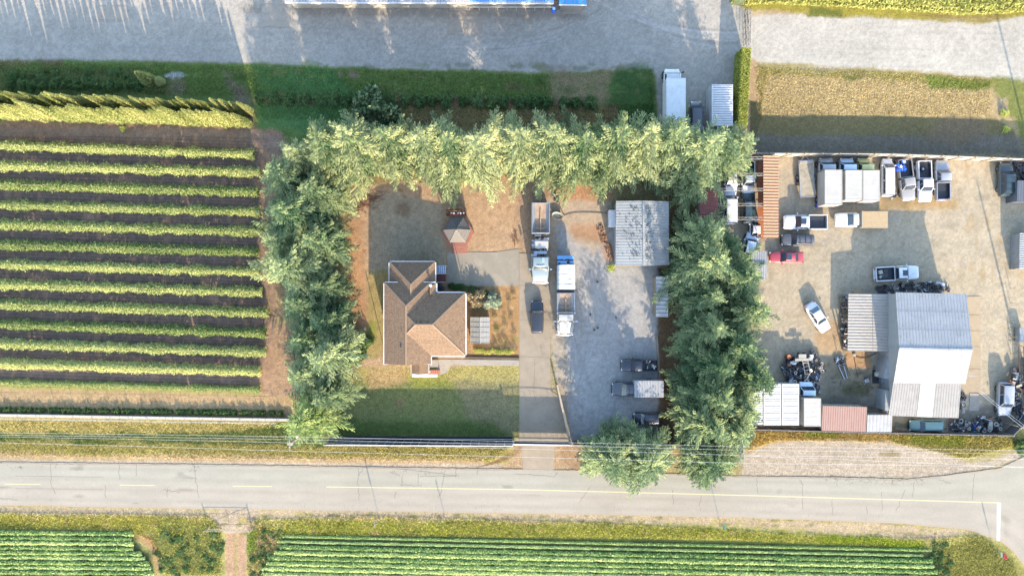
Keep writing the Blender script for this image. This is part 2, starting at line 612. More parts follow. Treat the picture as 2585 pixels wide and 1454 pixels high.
g_([(-150, 1026), (720, 1038), (720, 1056), (-150, 1042)], (150, 138, 92), 6, 6, 0.7)
for k in range(130):
    x0 = random.uniform(-20, 700); y0 = 990 + random.uniform(0, 40)
    streak([(x0, y0), (x0 + 3, y0 + random.uniform(6, 14))], 2.5, random.choice([(190, 150, 112), (235, 205, 165), (170, 145, 110)]), 0.7)
# verge north of the road
g_([(-150, 1046), (740, 1056), (830, 1070), (1300, 1104), (1300, 1182), (600, 1172), (-150, 1166)], (204, 188, 120), 5, 5)
g_([(-150, 1092), (560, 1090), (730, 1066), (830, 1080), (830, 1128), (600, 1124), (-150, 1112)], (96, 118, 62), 10, 10, 0.9)
g_([(-150, 1115), (600, 1128), (1200, 1128), (1280, 1120), (1280, 1150), (600, 1150), (-150, 1135)], (170, 160, 92), 12, 9, 0.7)
g_([(-150, 1142), (600, 1150), (1220, 1158), (1220, 1182), (600, 1172), (-150, 1166)], (220, 192, 152), 8, 6, 0.9)
g_([(-150, 1158), (600, 1165), (1300, 1172), (1300, 1186), (-150, 1170)], (224, 206, 184), 4, 3, 0.9)
for k in range(80):
    x0 = random.uniform(-50, 800); y0 = 1058 + random.uniform(0, 80) + x0 * 0.008
    streak([(x0, y0), (x0 + random.uniform(30, 120), y0 + 2)], 2.5, random.choice([(222, 205, 140), (165, 160, 90), (205, 180, 120)]), 0.5)
# yard round the house
g_(YARDP, (224, 190, 152), 6, 5)
g_([(935, 500), (1000, 480), (1110, 520), (1120, 560), (1130, 640), (1120, 670), (935, 700)], (206, 192, 164), 14, 10, 0.9)
g_([(930, 690), (985, 680), (985, 760), (960, 900), (920, 900)], (196, 180, 116), 12, 10, 0.8)
blob(940, 835, 12, 30, (150, 165, 70), 0.7)
blob(1020, 528, 24, 18, (140, 110, 85), 0.6)
g_([(880, 560), (915, 560), (925, 800), (915, 900), (890, 900)], (228, 178, 132), 10, 8, 0.8)
g_([(1176, 722), (1310, 722), (1310, 902), (1176, 902)], (214, 172, 122), 6, 6)
g_([(1176, 722), (1225, 722), (1240, 790), (1176, 800)], (160, 136, 104), 12, 10, 0.7)
for k in range(46):
    blob(random.uniform(1240, 1305), random.uniform(730, 895), random.uniform(3, 9), random.uniform(3, 7), random.choice([(185, 150, 110), (235, 205, 160), (170, 165, 90), (150, 115, 90)]), 0.6)
g_([(1176, 895), (1312, 897), (1312, 906), (1176, 904)], (110, 90, 75), 4, 3, 0.8)
g_(LAWNP, (212, 200, 130), 5, 5)
g_([(930, 960), (1320, 965), (1320, 1108), (835, 1108), (835, 985)], (150, 160, 104), 14, 8, 0.95)
g_([(1140, 960), (1310, 960), (1310, 1100), (1190, 1060)], (184, 172, 138), 24, 14, 0.7)
g_([(835, 1060), (1240, 1062), (1280, 1104), (835, 1104)], (98, 128, 64), 20, 12, 0.7)
blob(1010, 1018, 16, 10, (175, 150, 120), 0.6)
g_([(920, 925), (1040, 925), (1020, 960), (930, 985)], (226, 190, 145), 16, 10, 0.7)
g_([(1020, 945), (1120, 945), (1150, 975), (1040, 975)], (170, 176, 84), 12, 8, 0.7)
for k in range(240):
    x0, y0 = random.uniform(895, 1305), random.uniform(475, 640)
    if not (935 < x0 < 1120 and y0 > 500):
        blob(x0, y0, random.uniform(2, 7), random.uniform(2, 4), random.choice([(190, 140, 100), (240, 205, 165), (205, 160, 118)]), 0.55)
for k in range(16):
    x0, y0 = random.uniform(890, 960), random.uniform(485, 530)
    streak(curve((x0, y0), (x0 + 12, y0 + random.uniform(-12, 12)), (x0 + random.uniform(12, 30), y0 + random.uniform(-6, 6)), 5), 2.2, (150, 105, 75), 0.7)
# strip by the parked dump trucks
g_([(1300, 400), (1420, 400), (1392, 520), (1392, 700), (1312, 640), (1300, 560)], (206, 176, 146), 12, 8, 0.8)
g_(MIDYARD, (210, 210, 209), 8, 6)
g_([(1386, 470), (1545, 470), (1548, 560), (1500, 640), (1440, 600), (1400, 540)], (222, 196, 162), 18, 12, 0.8)
g_([(1390, 470), (1545, 470), (1545, 505), (1400, 508)], (220, 168, 128), 10, 8, 0.9)
g_([(1440, 565), (1500, 562), (1535, 600), (1555, 660), (1530, 664), (1510, 610), (1445, 600)], (215, 162, 120), 14, 12, 0.65)
g_([(1380, 500), (1405, 500), (1410, 700), (1440, 960), (1435, 1100), (1405, 965), (1388, 850)], (214, 196, 170), 8, 6, 0.8)
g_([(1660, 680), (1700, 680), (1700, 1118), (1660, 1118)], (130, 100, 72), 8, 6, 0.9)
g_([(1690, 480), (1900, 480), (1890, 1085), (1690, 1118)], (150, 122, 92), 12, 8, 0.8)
for k in range(90):
    blob(random.uniform(1400, 1660), random.uniform(690, 1110), random.uniform(4, 16), random.uniform(2, 8), random.choice([(225, 222, 218), (185, 180, 175), (230, 225, 215)]), 0.35)
blob(1542, 678, 11, 9, (140, 160, 66), 0.8)
# wheel-worn entrance
g_([(1255, 1190), (1300, 1150), (1305, 1110), (1440, 1110), (1470, 1165), (1495, 1190)], (214, 184, 148), 8, 5)
for k in range(7):
    streak(curve((1318 - k * 2, 1128), (1300 - k * 5, 1160), (1235 - k * 6, 1172 + k * 1.5)), 2.2, (150, 115, 88), 0.75)
    streak(curve((1410 + k * 4, 1128), (1420 + k * 5, 1158), (1445 + k * 7, 1184)), 2.2, (150, 115, 88), 0.75)
g_([(1395, 1110), (1470, 1110), (1470, 1150), (1440, 1160)], (196, 160, 122), 8, 5, 0.6)
# salvage yard
g_(EASTYARD, (222, 208, 182), 6, 4)
for k in range(240):
    x0, y0 = random.uniform(1890, 2585), random.uniform(400, 1070)
    blob(x0, y0, random.uniform(5, 26), random.uniform(3, 9), random.choice([(228, 215, 188), (208, 188, 155), (214, 206, 192), (230, 212, 180)]), 0.4)
g_([(2215, 500), (2420, 500), (2420, 530), (2215, 530)], (216, 180, 120), 14, 8, 0.7)
g_([(2225, 478), (2290, 478), (2300, 530), (2225, 530)], (186, 160, 118), 10, 8, 0.6)
g_([(2090, 820), (2150, 790), (2150, 890), (2060, 895), (2050, 850)], (220, 186, 142), 12, 8, 0.8)
g_([(2080, 900), (2200, 890), (2200, 1010), (2100, 1040), (2075, 980)], (165, 158, 138), 20, 12, 0.8)
for k in range(30):
    blob(random.uniform(1900, 2560), random.uniform(410, 1060), random.uniform(6, 22), random.uniform(4, 12), random.choice([(176, 158, 128), (190, 176, 150), (160, 150, 132)]), 0.35)
for k in range(34):
    x0, y0 = random.uniform(1900, 2500), random.uniform(520, 900)
    streak(curve((x0, y0), (x0 + random.uniform(40, 120), y0 + random.uniform(-60, 60)), (x0 + random.uniform(60, 220), y0 + random.uniform(-120, 120))), 3, random.choice([(238, 226, 204), (190, 172, 142)]), 0.4)
for k in range(30):
    x0, y0 = random.uniform(1400, 1600), random.uniform(700, 1000)
    streak(curve((x0, y0), (x0 + random.uniform(-20, 30), y0 + 80), (x0 + random.uniform(-40, 60), y0 + 160)), 3.5, random.choice([(228, 224, 218), (176, 170, 162)]), 0.4)
blob(2160, 985, 34, 24, (112, 112, 78), 0.75)
blob(2125, 940, 20, 14, (130, 124, 105), 0.5)
blob(2190, 1010, 20, 8, (225, 222, 215), 0.6)
g_([(2065, 1000), (2230, 1000), (2230, 1050), (2065, 1050)], (150, 146, 138), 14, 10, 0.7)
g_([(2115, 745), (2142, 745), (2140, 890), (2128, 890)], (150, 134, 112), 8, 5, 0.7)
g_([(2135, 888), (2195, 888), (2200, 930), (2136, 925)], (226, 184, 138), 3, 2, 0.95)
for k in range(40):
    x0 = random.uniform(2090, 2250); y0 = random.uniform(890, 1040)
    blob(x0, y0, random.uniform(2, 9), random.uniform(2, 6), random.choice([(90, 84, 74), (120, 112, 96)]), 0.5)
for k in range(60):
    blob(random.uniform(2400, 2580), random.uniform(400, 700), random.uniform(3, 8), random.uniform(6, 30), random.choice([(214, 184, 134), (232, 218, 190), (200, 184, 156)]), 0.4)
g_([(2395, 1045), (2560, 1010), (2560, 1060), (2540, 1095), (2395, 1095)], (150, 142, 132), 10, 8, 0.8)
# verge and shoulder south of the salvage yard
g_([(1880, 1078), (2540, 1098), (2585, 1050), (2730, 1000), (2730, 1150), (2560, 1165), (2400, 1205), (1870, 1205)], (216, 202, 182), 9, 7)
g_([(1872, 1080), (1960, 1084), (2200, 1092), (2300, 1096), (2290, 1112), (2100, 1108), (1960, 1114), (1900, 1140), (1872, 1150)], (208, 178, 104), 10, 8, 0.9)
g_([(2250, 1098), (2545, 1100), (2590, 1060), (2730, 1030), (2730, 1130), (2560, 1145), (2450, 1168), (2360, 1135), (2250, 1115)], (186, 174, 96), 10, 9, 0.9)
g_([(2030, 1088), (2110, 1090), (2110, 1102), (2030, 1100)], (160, 172, 72), 8, 5, 0.8)
g_([(2290, 1102), (2440, 1104), (2430, 1125), (2300, 1118)], (150, 165, 70), 10, 7, 0.7)
for k in range(110):
    x0 = random.uniform(1880, 2480); y0 = random.uniform(1120, 1200)
    streak([(x0, y0), (x0 + random.uniform(20, 90), y0 + random.uniform(-3, 4))], 2.5, random.choice([(238, 222, 200), (198, 178, 152), (170, 150, 125)]), 0.4)
blob(2247, 1145, 26, 8, (165, 150, 100), 0.7)
# south verge and fields
g_([(-150, 1268), (500, 1280), (1000, 1288), (1500, 1296), (1850, 1302), (2450, 1336), (2530, 1368), (2560, 1395), (2730, 1560), (-150, 1560)], (214, 206, 132), 4, 3)
g_([(-150, 1272), (640, 1290), (760, 1284), (1150, 1292), (1500, 1298), (1900, 1306), (2150, 1316), (2470, 1340), (2350, 1360), (2130, 1352), (1950, 1332), (1700, 1322), (1200, 1312), (760, 1306), (640, 1312), (-150, 1290)], (224, 200, 170), 8, 6, 0.85)
g_([(760, 1310), (1300, 1322), (1800, 1330), (1950, 1345), (2330, 1370), (2330, 1392), (700, 1350), (700, 1330)], (184, 184, 84), 12, 8, 0.8)
g_([(2050, 1352), (2200, 1348), (2330, 1365), (2330, 1385), (2080, 1370)], (168, 184, 60), 12, 8, 0.8)
g_([(-150, 1300), (440, 1303), (520, 1320), (440, 1340), (-150, 1332)], (198, 190, 96), 8, 6, 0.8)
g_([(400, 1310), (560, 1320), (565, 1454), (400, 1454), (345, 1360)], (172, 174, 104), 20, 14, 0.8)
g_([(330, 1345), (385, 1350), (410, 1400), (395, 1454), (380, 1390)], (212, 168, 128), 10, 8, 0.8)
g_([(615, 1330), (668, 1330), (700, 1345), (690, 1454), (625, 1454)], (196, 180, 124), 12, 8, 0.8)
g_([(615, 1338), (650, 1338), (650, 1385), (612, 1400)], (150, 172, 78), 10, 7, 0.8)
g_([(650, 1360), (700, 1345), (690, 1400), (655, 1425)], (214, 186, 140), 10, 6, 0.7)
g_(VEGL, (120, 126, 78), 12, 8)
g_(VEGR, (136, 140, 84), 14, 9)
g_([(560, 1270), (655, 1285), (640, 1330), (622, 1345), (618, 1454), (622, 1560), (568, 1560), (570, 1454), (572, 1345), (540, 1315)], (220, 198, 170), 5, 4)
g_([(570, 1345), (620, 1345), (622, 1560), (568, 1560)], (222, 182, 148), 5, 3, 0.9)
g_([(590, 1350), (600, 1350), (602, 1420), (590, 1560)], (190, 178, 118), 6, 4, 0.6)
g_([(2360, 1385), (2480, 1350), (2540, 1380), (2600, 1450), (2650, 1560), (2360, 1560)], (160, 158, 88), 10, 8, 0.8)
g_([(2352, 1385), (2372, 1388), (2372, 1454), (2352, 1454)], (196, 172, 128), 8, 6, 0.8)
g_([(1055, 1405), (1100, 1405), (1105, 1454), (1060, 1454)], (190, 195, 130), 4, 3, 0.6)
for k in range(420):
    x0 = random.uniform(-40, 2400); y0 = random.uniform(1296, 1350)
    blob(x0, y0, random.uniform(4, 16), random.uniform(2, 5), random.choice([(210, 200, 120), (140, 146, 66), (226, 196, 150), (120, 128, 62), (196, 190, 70)]), 0.5)
# tracks over the northern gravel
for k in range(26):
    a_ = random.uniform(-25, 25)
    streak(curve((1300 + random.uniform(-160, 20), 120 + a_ * .6), (1480 + a_, 110 + a_), (1520 + random.uniform(-60, 60), -10)), 3, random.choice([(236, 232, 226), (196, 190, 182)]), 0.45)
for k in range(24):
    a_ = random.uniform(-20, 30)
    streak(curve((1860, 95 + a_), (1640 + a_, 95 + a_), (1540 + random.uniform(-60, 60), -10)), 3, random.choice([(236, 232, 226), (192, 186, 178)]), 0.45)
for k in range(60):
    y0 = random.uniform(0, 150); x0 = random.uniform(-100, 1300)
    streak([(x0, y0), (x0 + random.uniform(150, 500), y0 + random.uniform(2, 10))], 3, random.choice([(232, 226, 218), (196, 188, 178)]), 0.3)
for k in range(90):
    y0 = random.uniform(45, 175); x0 = random.uniform(1880, 2450)
    streak([(x0, y0), (x0 + random.uniform(80, 260), y0 + random.uniform(0, 14))], 3, random.choice([(236, 230, 220), (206, 200, 190)]), 0.35)
g_([(-150, 105), (60, 108), (180, 128), (500, 142), (500, 152), (-150, 148)], (232, 222, 212), 14, 6, 0.6)
g_([(600, 10), (900, 16), (1480, 24), (1480, 50), (900, 40), (620, 36)], (176, 164, 152), 14, 8, 0.5)

FIELD *= (0.86 + 0.28 * fbm(PX, PY, 60, 30, 5))[..., None]
FIELD *= (0.86 + 0.28 * vn(PX, PY, 4.5, 44))[..., None]
FIELD *= (0.91 + 0.18 * fbm(PX, PY, 14, 47, 3))[..., None]
ZF = (fbm(PX, PY, 90, 50, 4) - 0.5) * 0.04 + (vn(PX, PY, 9, 60) - 0.5) * 0.014
FIELDF = np.clip(FIELD, 0.004, 0.8)

CLS = np.zeros((NY - 1, NX - 1), int)
cxm, cym = PX[:-1, :-1] + GS / 2, PY[:-1, :-1] + GS / 2
jx = cxm + (fbm(cxm, cym, 30, 70) - 0.5) * 14
jy = cym + (fbm(cxm, cym, 30, 75) - 0.5) * 14
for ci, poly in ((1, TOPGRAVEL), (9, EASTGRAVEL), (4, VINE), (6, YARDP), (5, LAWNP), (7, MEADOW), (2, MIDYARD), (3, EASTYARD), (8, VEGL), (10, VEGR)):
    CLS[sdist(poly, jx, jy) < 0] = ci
CLS[(sdist(EASTGRAVEL, jx, jy) < 0)] = 9

GM_GRASS = groundmat('grass_ground', 5.0, 0.42, 1.3, 0.2, 0.05, 6.0, hue=A(130, 140, 70), hamt=0.10)
GM_SOIL = groundmat('soil_ground', 7.0, 0.3, 1.2, 0.18, 0.07, 7.0)
GM_GRAV = groundmat('gravel_ground', 9.0, 0.24, 1.6, 0.10, 0.04, 9.0, spots=(5.5, A(235, 232, 226), 0.4))
GM_MEAD = groundmat('dry_grass_ground', 4.5, 0.36, 1.6, 0.2, 0.05, 6.0, hue=A(190, 160, 90), hamt=0.3)


def sheet(name, ci, m, label):
    cells = np.argwhere(CLS == ci)
    i, j = cells[:, 0], cells[:, 1]
    vid = np.stack([i * NX + j, i * NX + j + 1, (i + 1) * NX + j + 1, (i + 1) * NX + j], 1)
    vid = vid[:, ::-1]
    uq, inv = np.unique(vid.ravel(), return_inverse=True)
    ii, jj = uq // NX, uq % NX
    co = np.stack([(PX[ii, jj] - CX) / S, -(PY[ii, jj] - CY) / S, ZF[ii, jj] - 0.022], 1).astype(np.float32)
    me = bpy.data.meshes.new(name)
    me.vertices.add(len(uq))
    me.vertices.foreach_set('co', co.ravel())
    nf = len(vid)
    me.loops.add(nf * 4)
    me.loops.foreach_set('vertex_index', inv.astype(np.int32).ravel())
    me.polygons.add(nf)
    me.polygons.foreach_set('loop_start', np.arange(0, nf * 4, 4, dtype=np.int32))
    me.polygons.foreach_set('use_smooth', np.ones(nf, bool))
    me.update(calc_edges=True)
    c = me.color_attributes.new('Col', 'FLOAT_COLOR', 'POINT')
    cc = np.ones((len(uq), 4), np.float32)
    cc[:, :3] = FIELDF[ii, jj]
    c.data.foreach_set('color', cc.ravel())
    me.materials.append(m)
    o = bpy.data.objects.new(name, me)
    COL.objects.link(o)
    struct(o, label)
    return o


sheet('ground', 0, GM_GRASS, 'grassy verges and bare earth around the fields and yards')
sheet('gravel_road', 1, GM_GRAV, 'shaded grey gravel road across the top left')
sheet('gravel_road', 9, GM_GRAV, 'sunlit pale gravel road at the top right')
sheet('gravel_yard', 2, GM_GRAV, 'grey gravel yard between the driveway and the conifers')
sheet('salvage_yard_ground', 3, GM_GRAV, 'tan gravel ground of the vehicle yard')
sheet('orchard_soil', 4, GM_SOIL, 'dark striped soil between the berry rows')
sheet('lawn', 5, GM_GRASS, 'front lawn between house and black fence')
sheet('bare_yard', 6, GM_SOIL, 'orange dirt yard around the house and gazebo')
sheet('meadow', 7, GM_MEAD, 'dry mown meadow above the white fence')
sheet('vegetable_field', 8, GM_SOIL, 'soil of the vegetable field at the bottom left')
sheet('vegetable_field', 10, GM_SOIL, 'soil of the vegetable field along the bottom')
mb = MB()
mb.add([(-900, -900, -0.4), (900, -900, -0.4), (900, 900, -0.4), (-900, 900, -0.4)], [(0, 1, 2, 3)])
struct(mb.build('far_ground', mat('far_grass', A(170, 170, 100), 0.95, var=0.3, scale=0.05)), 'farmland all around, out to the horizon')


def field_at(px, py):
    j = int(min(max((px - GX0) / GS, 0), NX - 1)); i = int(min(max((py - GY0) / GS, 0), NY - 1))
    return FIELDF[i, j]


def gz(px, py):
    j = int(min(max((px - GX0) / GS, 0), NX - 1)); i = int(min(max((py - GY0) / GS, 0), NY - 1))
    return float(ZF[i, j]) - 0.022


# ---------------------------------------------------------------- paved surfaces
def ipl(tab, x):
    xs = [t[0] for t in tab]
    return float(np.interp(x, xs, [t[1] for t in tab]))


def strip(name, top, bot, x0, x1, z, m, label, step=12, jit=1.2, colf=None, nv=8):
    cols = []
    xs = np.arange(x0, x1 + 0.1, step)
    vs, fs = [], []
    for x in xs:
        a = ipl(top, x) + random.uniform(-jit, jit)
        b = ipl(bot, x) + random.uniform(-jit, jit)
        for k in range(nv + 1):
            p = P(x, a + (b - a) * k / nv)
            vs.append((p.x, p.y, z if 0 < k < nv else z - 0.0))
            if colf:
                cols.append((*colf(x, k / nv), 1))
    n = nv + 1
    for i in range(len(xs) - 1):
        for k in range(nv):
            fs.append((i * n + k, i * n + k + 1, (i + 1) * n + k + 1, (i + 1) * n + k))
    q = MB()
    q.add(vs, fs, 0, True)
    o = q.build(name, m)
    if colf:
        ca = o.data.color_attributes.new('Col', 'FLOAT_COLOR', 'POINT')
        ca.data.foreach_set('color', np.array(cols, np.float32).ravel())
    struct(o, label)
    return o


ASPH = mat('old_asphalt', A(208, 202, 188), 0.9, var=0.09, scale=0.25, dirt=A(196, 182, 166), dscale=0.12, damt=0.8)
ROADT = [(-150, 1164), (0, 1166), (600, 1173), (1000, 1179), (1300, 1184), (1480, 1187), (1850, 1201), (2100, 1204), (2292, 1209), (2383, 1200), (2523, 1181), (2590, 1150), (2730, 1100)]
ROADB = [(-150, 1272), (0, 1275), (500, 1284), (1000, 1291), (1500, 1299), (1850, 1306), (2021, 1311), (2278, 1322), (2449, 1338), (2529, 1368), (2560, 1395), (2590, 1435), (2730, 1640)]
_up, _lo, _dk, _sh = (np.array(A(*c)) for c in ((212, 209, 195), (216, 208, 194), (176, 170, 158), (216, 196, 172)))


def road_col(x, f):
    c = _up * (1 - min(1, max(0, (f - .35) * 5))) + _lo * min(1, max(0, (f - .35) * 5))
    n1 = float(vn(np.array([x]), np.array([f * 100]), 90, 3)[0]); n2 = float(vn(np.array([x * .25]), np.array([f * 100]), 9, 8)[0])
    wp = sum(math.exp(-((f - w0) / .045) ** 2) for w0 in (.13, .36, .60, .84))
    c = c * (1 - .09 * wp * (.4 + n1)) * (.93 + .12 * n1) * (.95 + .1 * n2)
    e = max(0, 1 - min(f, 1 - f) / .07) * (.3 + .7 * n2)
    c = c * (1 - e) + _sh * e
    st = max(0, n1 * n2 * 2.0 - 1.2)
    return tuple(c * (1 - min(.3, st)) )


GM_ROAD = groundmat('asphalt_ground', 10.0, 0.10, 2.2, 0.05, 0.006, 14.0, rough=.85)
road = strip('road', ROADT, ROADB, -150, 2730, 0.03, GM_ROAD, 'pale cracked asphalt road running across the bottom', step=7, nv=26, jit=.8, colf=road_col)
q = MB()
for (x0, x1, y0, y1) in ((40, 262, 1200, 1203), (40, 262, 1231, 1234)):
    q.add([P(x0, y0) + Vector((0, 0, .034)), P(x0, y0 + 1.6) + Vector((0, 0, .034)), P(x1, y1 + 1.6) + Vector((0, 0, .034)), P(x1, y1) + Vector((0, 0, .034))], [(0, 1, 2, 3)])
struct(q.build('tyre_marks', mat('tyre_mark', A(184, 176, 164), .9)), 'two faint parallel tyre marks on the road at the left')
YEL = mat('road_yellow', A(244, 240, 190), 0.7, var=0.08, scale=3)
PWH = mat('road_white', A(238, 236, 230), 0.7, var=0.06, scale=3)


def line_y(x):
    return float(np.interp(x, [0, 687, 824, 1300, 1900, 2517], [1220.5, 1227, 1228, 1234.5, 1250, 1268]))


def marking(x0, x1, w_, m, label, step=20):
    q = MB()
    n = max(1, int((x1 - x0) / step))
    for i in range(n):
        a, b = x0 + (x1 - x0) * i / n, x0 + (x1 - x0) * (i + 1) / n
        ya, yb = line_y(a), line_y(b)
        q.add([P(a, ya - w_ / 2) + Vector((0, 0, .036)), P(a, ya + w_ / 2) + Vector((0, 0, .036)), P(b, yb + w_ / 2) + Vector((0, 0, .036)), P(b, yb - w_ / 2) + Vector((0, 0, .036))], [(0, 1, 2, 3)])
    struct(q.build('centre_line', m), label)


marking(12, 103, 2.6, YEL, 'leftmost yellow centre line dash')
marking(303, 390, 2.6, YEL, 'second yellow centre line dash')
marking(588, 687, 2.6, YEL, 'third yellow centre line dash')
marking(824, 2517, 2.8, YEL, 'long solid yellow centre line')
q = MB()
q.add([P(2516, 1266) + Vector((0, 0, .037)), P(2515, 1365) + Vector((0, 0, .037)), P(2524, 1365) + Vector((0, 0, .037)), P(2527, 1268) + Vector((0, 0, .037))], [(0, 1, 2, 3)])
struct(q.build('stop_line', PWH), 'white stop bar at the junction')

CRK = mat('crack_tar', A(140, 132, 122), 0.9, var=0.2)


def crack(pts, w_=0.9, z=0.034):
    q = cracks
    for (a, b), (c, d) in zip(pts, pts[1:]):
        pa, pb = P(a, b), P(c, d)
        dv = (pb - pa)
        if dv.length < 1e-4:
            continue
        nrm = Vector((-dv.y, dv.x, 0)).normalized() * w_ / 2 / S
        zz = Vector((0, 0, z))
        q.add([pa - nrm + zz, pa + nrm + zz, pb + nrm + zz, pb - nrm + zz], [(0, 1, 2, 3)])


cracks = MB()


def wob(x0, y0, x1, y1, j=3, n=8):
    return [(x0 + (x1 - x0) * k / n + (random.uniform(-j, j) if 0 < k < n else 0), y0 + (y1 - y0) * k / n + (random.uniform(-j, j) if 0 < k < n else 0)) for k in range(n + 1)]


for a in ((128, 1170, 130, 1222), (130, 1222, 141, 1246), (300, 1172, 302, 1210), (345, 1172, 344, 1203), (490, 1175, 495, 1210), (494, 1210, 503, 1256), (266, 1224, 266, 1256),
          (412, 1235, 455, 1242), (425, 1228, 422, 1254), (905, 1182, 903, 1222), (904, 1222, 907, 1262), (917, 1182, 905, 1200), (985, 1190, 1010, 1200), (1016, 1198, 1014, 1228),
          (1000, 1182, 1150, 1199), (1056, 1194, 1056, 1222), (1010, 1223, 1065, 1225), (1120, 1198, 1116, 1232), (1118, 1232, 1106, 1258), (1060, 1202, 1160, 1200), (1000, 1240, 996, 1258),
          (1152, 1180, 1151, 1204), (1300, 1195, 1400, 1203), (1400, 1203, 1408, 1192), (1490, 1229, 1462, 1268), (1698, 1236, 1699, 1272), (1910, 1205, 1912, 1245), (2020, 1210, 2027, 1226),
          (2025, 1226, 2026, 1285), (2308, 1215, 2302, 1255), (2285, 1235, 2262, 1288), (2226, 1240, 2226, 1290), (2100, 1262, 2102, 1300), (2188, 1280, 2188, 1296), (2370, 1210, 2400, 1218),
          (0, 1258, 46, 1262), (335, 1270, 350, 1268), (1205, 1184, 1205, 1198), (2460, 1195, 2455, 1262), (1770, 1250, 1765, 1278)):
    crack(wob(*a, j=2.2))
for x0, x1 in ((-50, 700), (700, 1290), (1480, 1850), (1850, 2380)):
    crack([(x, ipl(ROADT, x) + 3 + random.uniform(-1, 1)) for x in range(x0, x1, 12)], 0.4)
for k in range(60):
    x0 = random.uniform(2080, 2330)
    y0 = ipl(ROADT, x0) + random.uniform(2, 14)
    crack(wob(x0, y0, x0 + random.uniform(-10, 10), y0 + random.uniform(-8, 8), 1.5, 3), 0.7)
for k in range(40):
    x0 = random.choice([random.uniform(990, 1130), random.uniform(20, 200), random.uniform(480, 500)])
    y0 = ipl(ROADT, x0) + random.uniform(1, 14)
    crack(wob(x0, y0, x0 + random.uniform(-9, 9), y0 + random.uniform(-8, 10), 1.5, 3), 0.7)
for k in range(60):
    x0 = random.uniform(0, 2300)
    y0 = ipl(ROADB, x0) - random.uniform(10, 26)
    crack(wob(x0, y0, x0 + random.uniform(-1, 1), y0 + random.uniform(3, 8), .6, 2), 0.5)
cracks_o = cracks.build('road_cracks', CRK)
struct(cracks_o, 'thin dark cracks across the asphalt road')

def pave(name, poly, z, m, label, zb=None):
    q = MB()
    pts = [P(*p) for p in poly]
    q.prism([(p.x, p.y) for p in pts], (z - 0.12) if zb is None else zb, z)
    o = q.build(name, m)
    struct(o, label)
    return o


DRIVE = mat('driveway_concrete', A(200, 186, 165), 0.9, var=0.12, scale=0.5, dirt=A(158, 144, 128), dscale=0.8, damt=0.5)
pave('driveway', [(1311, 640), (1386, 640), (1388, 800), (1390, 985), (1412, 1000), (1436, 1112), (1400, 1112), (1398, 1186), (1320, 1186), (1316, 1112), (1311, 1112)], 0.02, DRIVE, 'long concrete driveway from the road up past the house')
pave('driveway_apron', [(1128, 636), (1250, 637), (1310.5, 628), (1310.5, 722), (1180, 722), (1128, 722)], 0.022, mat('apron_concrete', A(188, 180, 163), 0.9, var=0.1, scale=0.7, dirt=A(228, 220, 206), dscale=0.5, damt=0.6), 'square concrete apron beside the house')
pave('garden_path', [(1122, 907), (1310, 909), (1310, 923), (1138, 922), (1128, 940), (1112, 946), (1100, 946), (1100, 907)], 0.03, CONC, 'concrete path from the driveway to the porch')
q = MB()
for a in ((1311, 806, 1386, 808), (1311, 900, 1388, 902), (1311, 720, 1386, 721), (1350, 905, 1348, 990), (1345, 985, 1352, 1010), (1365, 870, 1370, 900)):
    cracks = q
    crack(wob(*a, j=0.8), 0.8, 0.026)
struct(q.build('driveway_cracks', CRK), 'joints and cracks in the driveway')
pave('concrete_pad', [(661, 12), (738, 12), (738, 70), (661, 68)], 0.03, CONC, 'pale concrete loading pad left of the white building')
pave('concrete_pad', [(1130, 52), (1218, 54), (1217, 90), (1129, 88)], 0.03, CONC, 'pale concrete pad in the middle of the gravel road')
pave('concrete_pad', [(240, 17), (323, 17), (323, 52), (240, 50)], 0.03, CONC, 'leftmost pale concrete pad on the gravel road')
pave('concrete_pad', [(1422, 17), (1466, 18), (1465, 37), (1422, 36)], 0.05, CONC, 'small concrete slab below the blue roof')
pave('concrete_pad', [(1134, 10), (1186, 11), (1186, 28), (1134, 27)], 0.14, CONC, 'concrete doorstep of the white building')
APR = mat('shop_apron', A(218, 198, 166), 0.9, var=0.1, scale=0.8, dirt=A(185, 160, 130), dscale=1.0, damt=0.5)
for k, (y0, y1) in enumerate(((748, 794), (795, 834), (835, 874), (875, 930), (931, 990))):
    pave('apron_slab', [(2420, y0), (2475, y0), (2474, y1), (2420, y1)], 0.03, APR, ORD[k] + ' concrete apron slab from the top beside the metal workshop')
pave('concrete_pad', [(2448, 992), (2471, 993), (2470, 1037), (2446, 1036)], 0.03, CONC, 'grey concrete slab at the lower right of the workshop')
pave('garden_curb', [(1176, 900), (1310, 902), (1310, 905), (1176, 904)], 0.12, mat('dark_kerb', A(120, 105, 95), 0.9), 'dark kerb between the flower bed and garden path')
# ---------------------------------------------------------------- foliage
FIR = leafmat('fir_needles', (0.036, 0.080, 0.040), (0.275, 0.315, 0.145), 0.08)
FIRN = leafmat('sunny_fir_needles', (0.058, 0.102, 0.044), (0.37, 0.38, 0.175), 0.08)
CEDL = leafmat('cedar_foliage', (0.18, 0.23, 0.07), (0.48, 0.47, 0.20), 0.3)
BERRY = leafmat('berry_leaves', (0.07, 0.125, 0.035), (0.43, 0.44, 0.17), 0.3)
VEG = leafmat('vegetable_leaves', (0.07, 0.17, 0.04), (0.60, 0.66, 0.26), 0.35)
SHR = leafmat('shrub_leaves', (0.06, 0.12, 0.04), (0.15, 0.21, 0.08), 0.25)
LIME = leafmat('lime_leaves', (0.26, 0.33, 0.07), (0.52, 0.54, 0.13), 0.3)
DRYL = leafmat('dry_leaves', (0.22, 0.17, 0.10), (0.34, 0.28, 0.17), 0.2)
GRASSL = leafmat('grass_blades', (0.26, 0.27, 0.11), (0.60, 0.50, 0.29), 0.35)


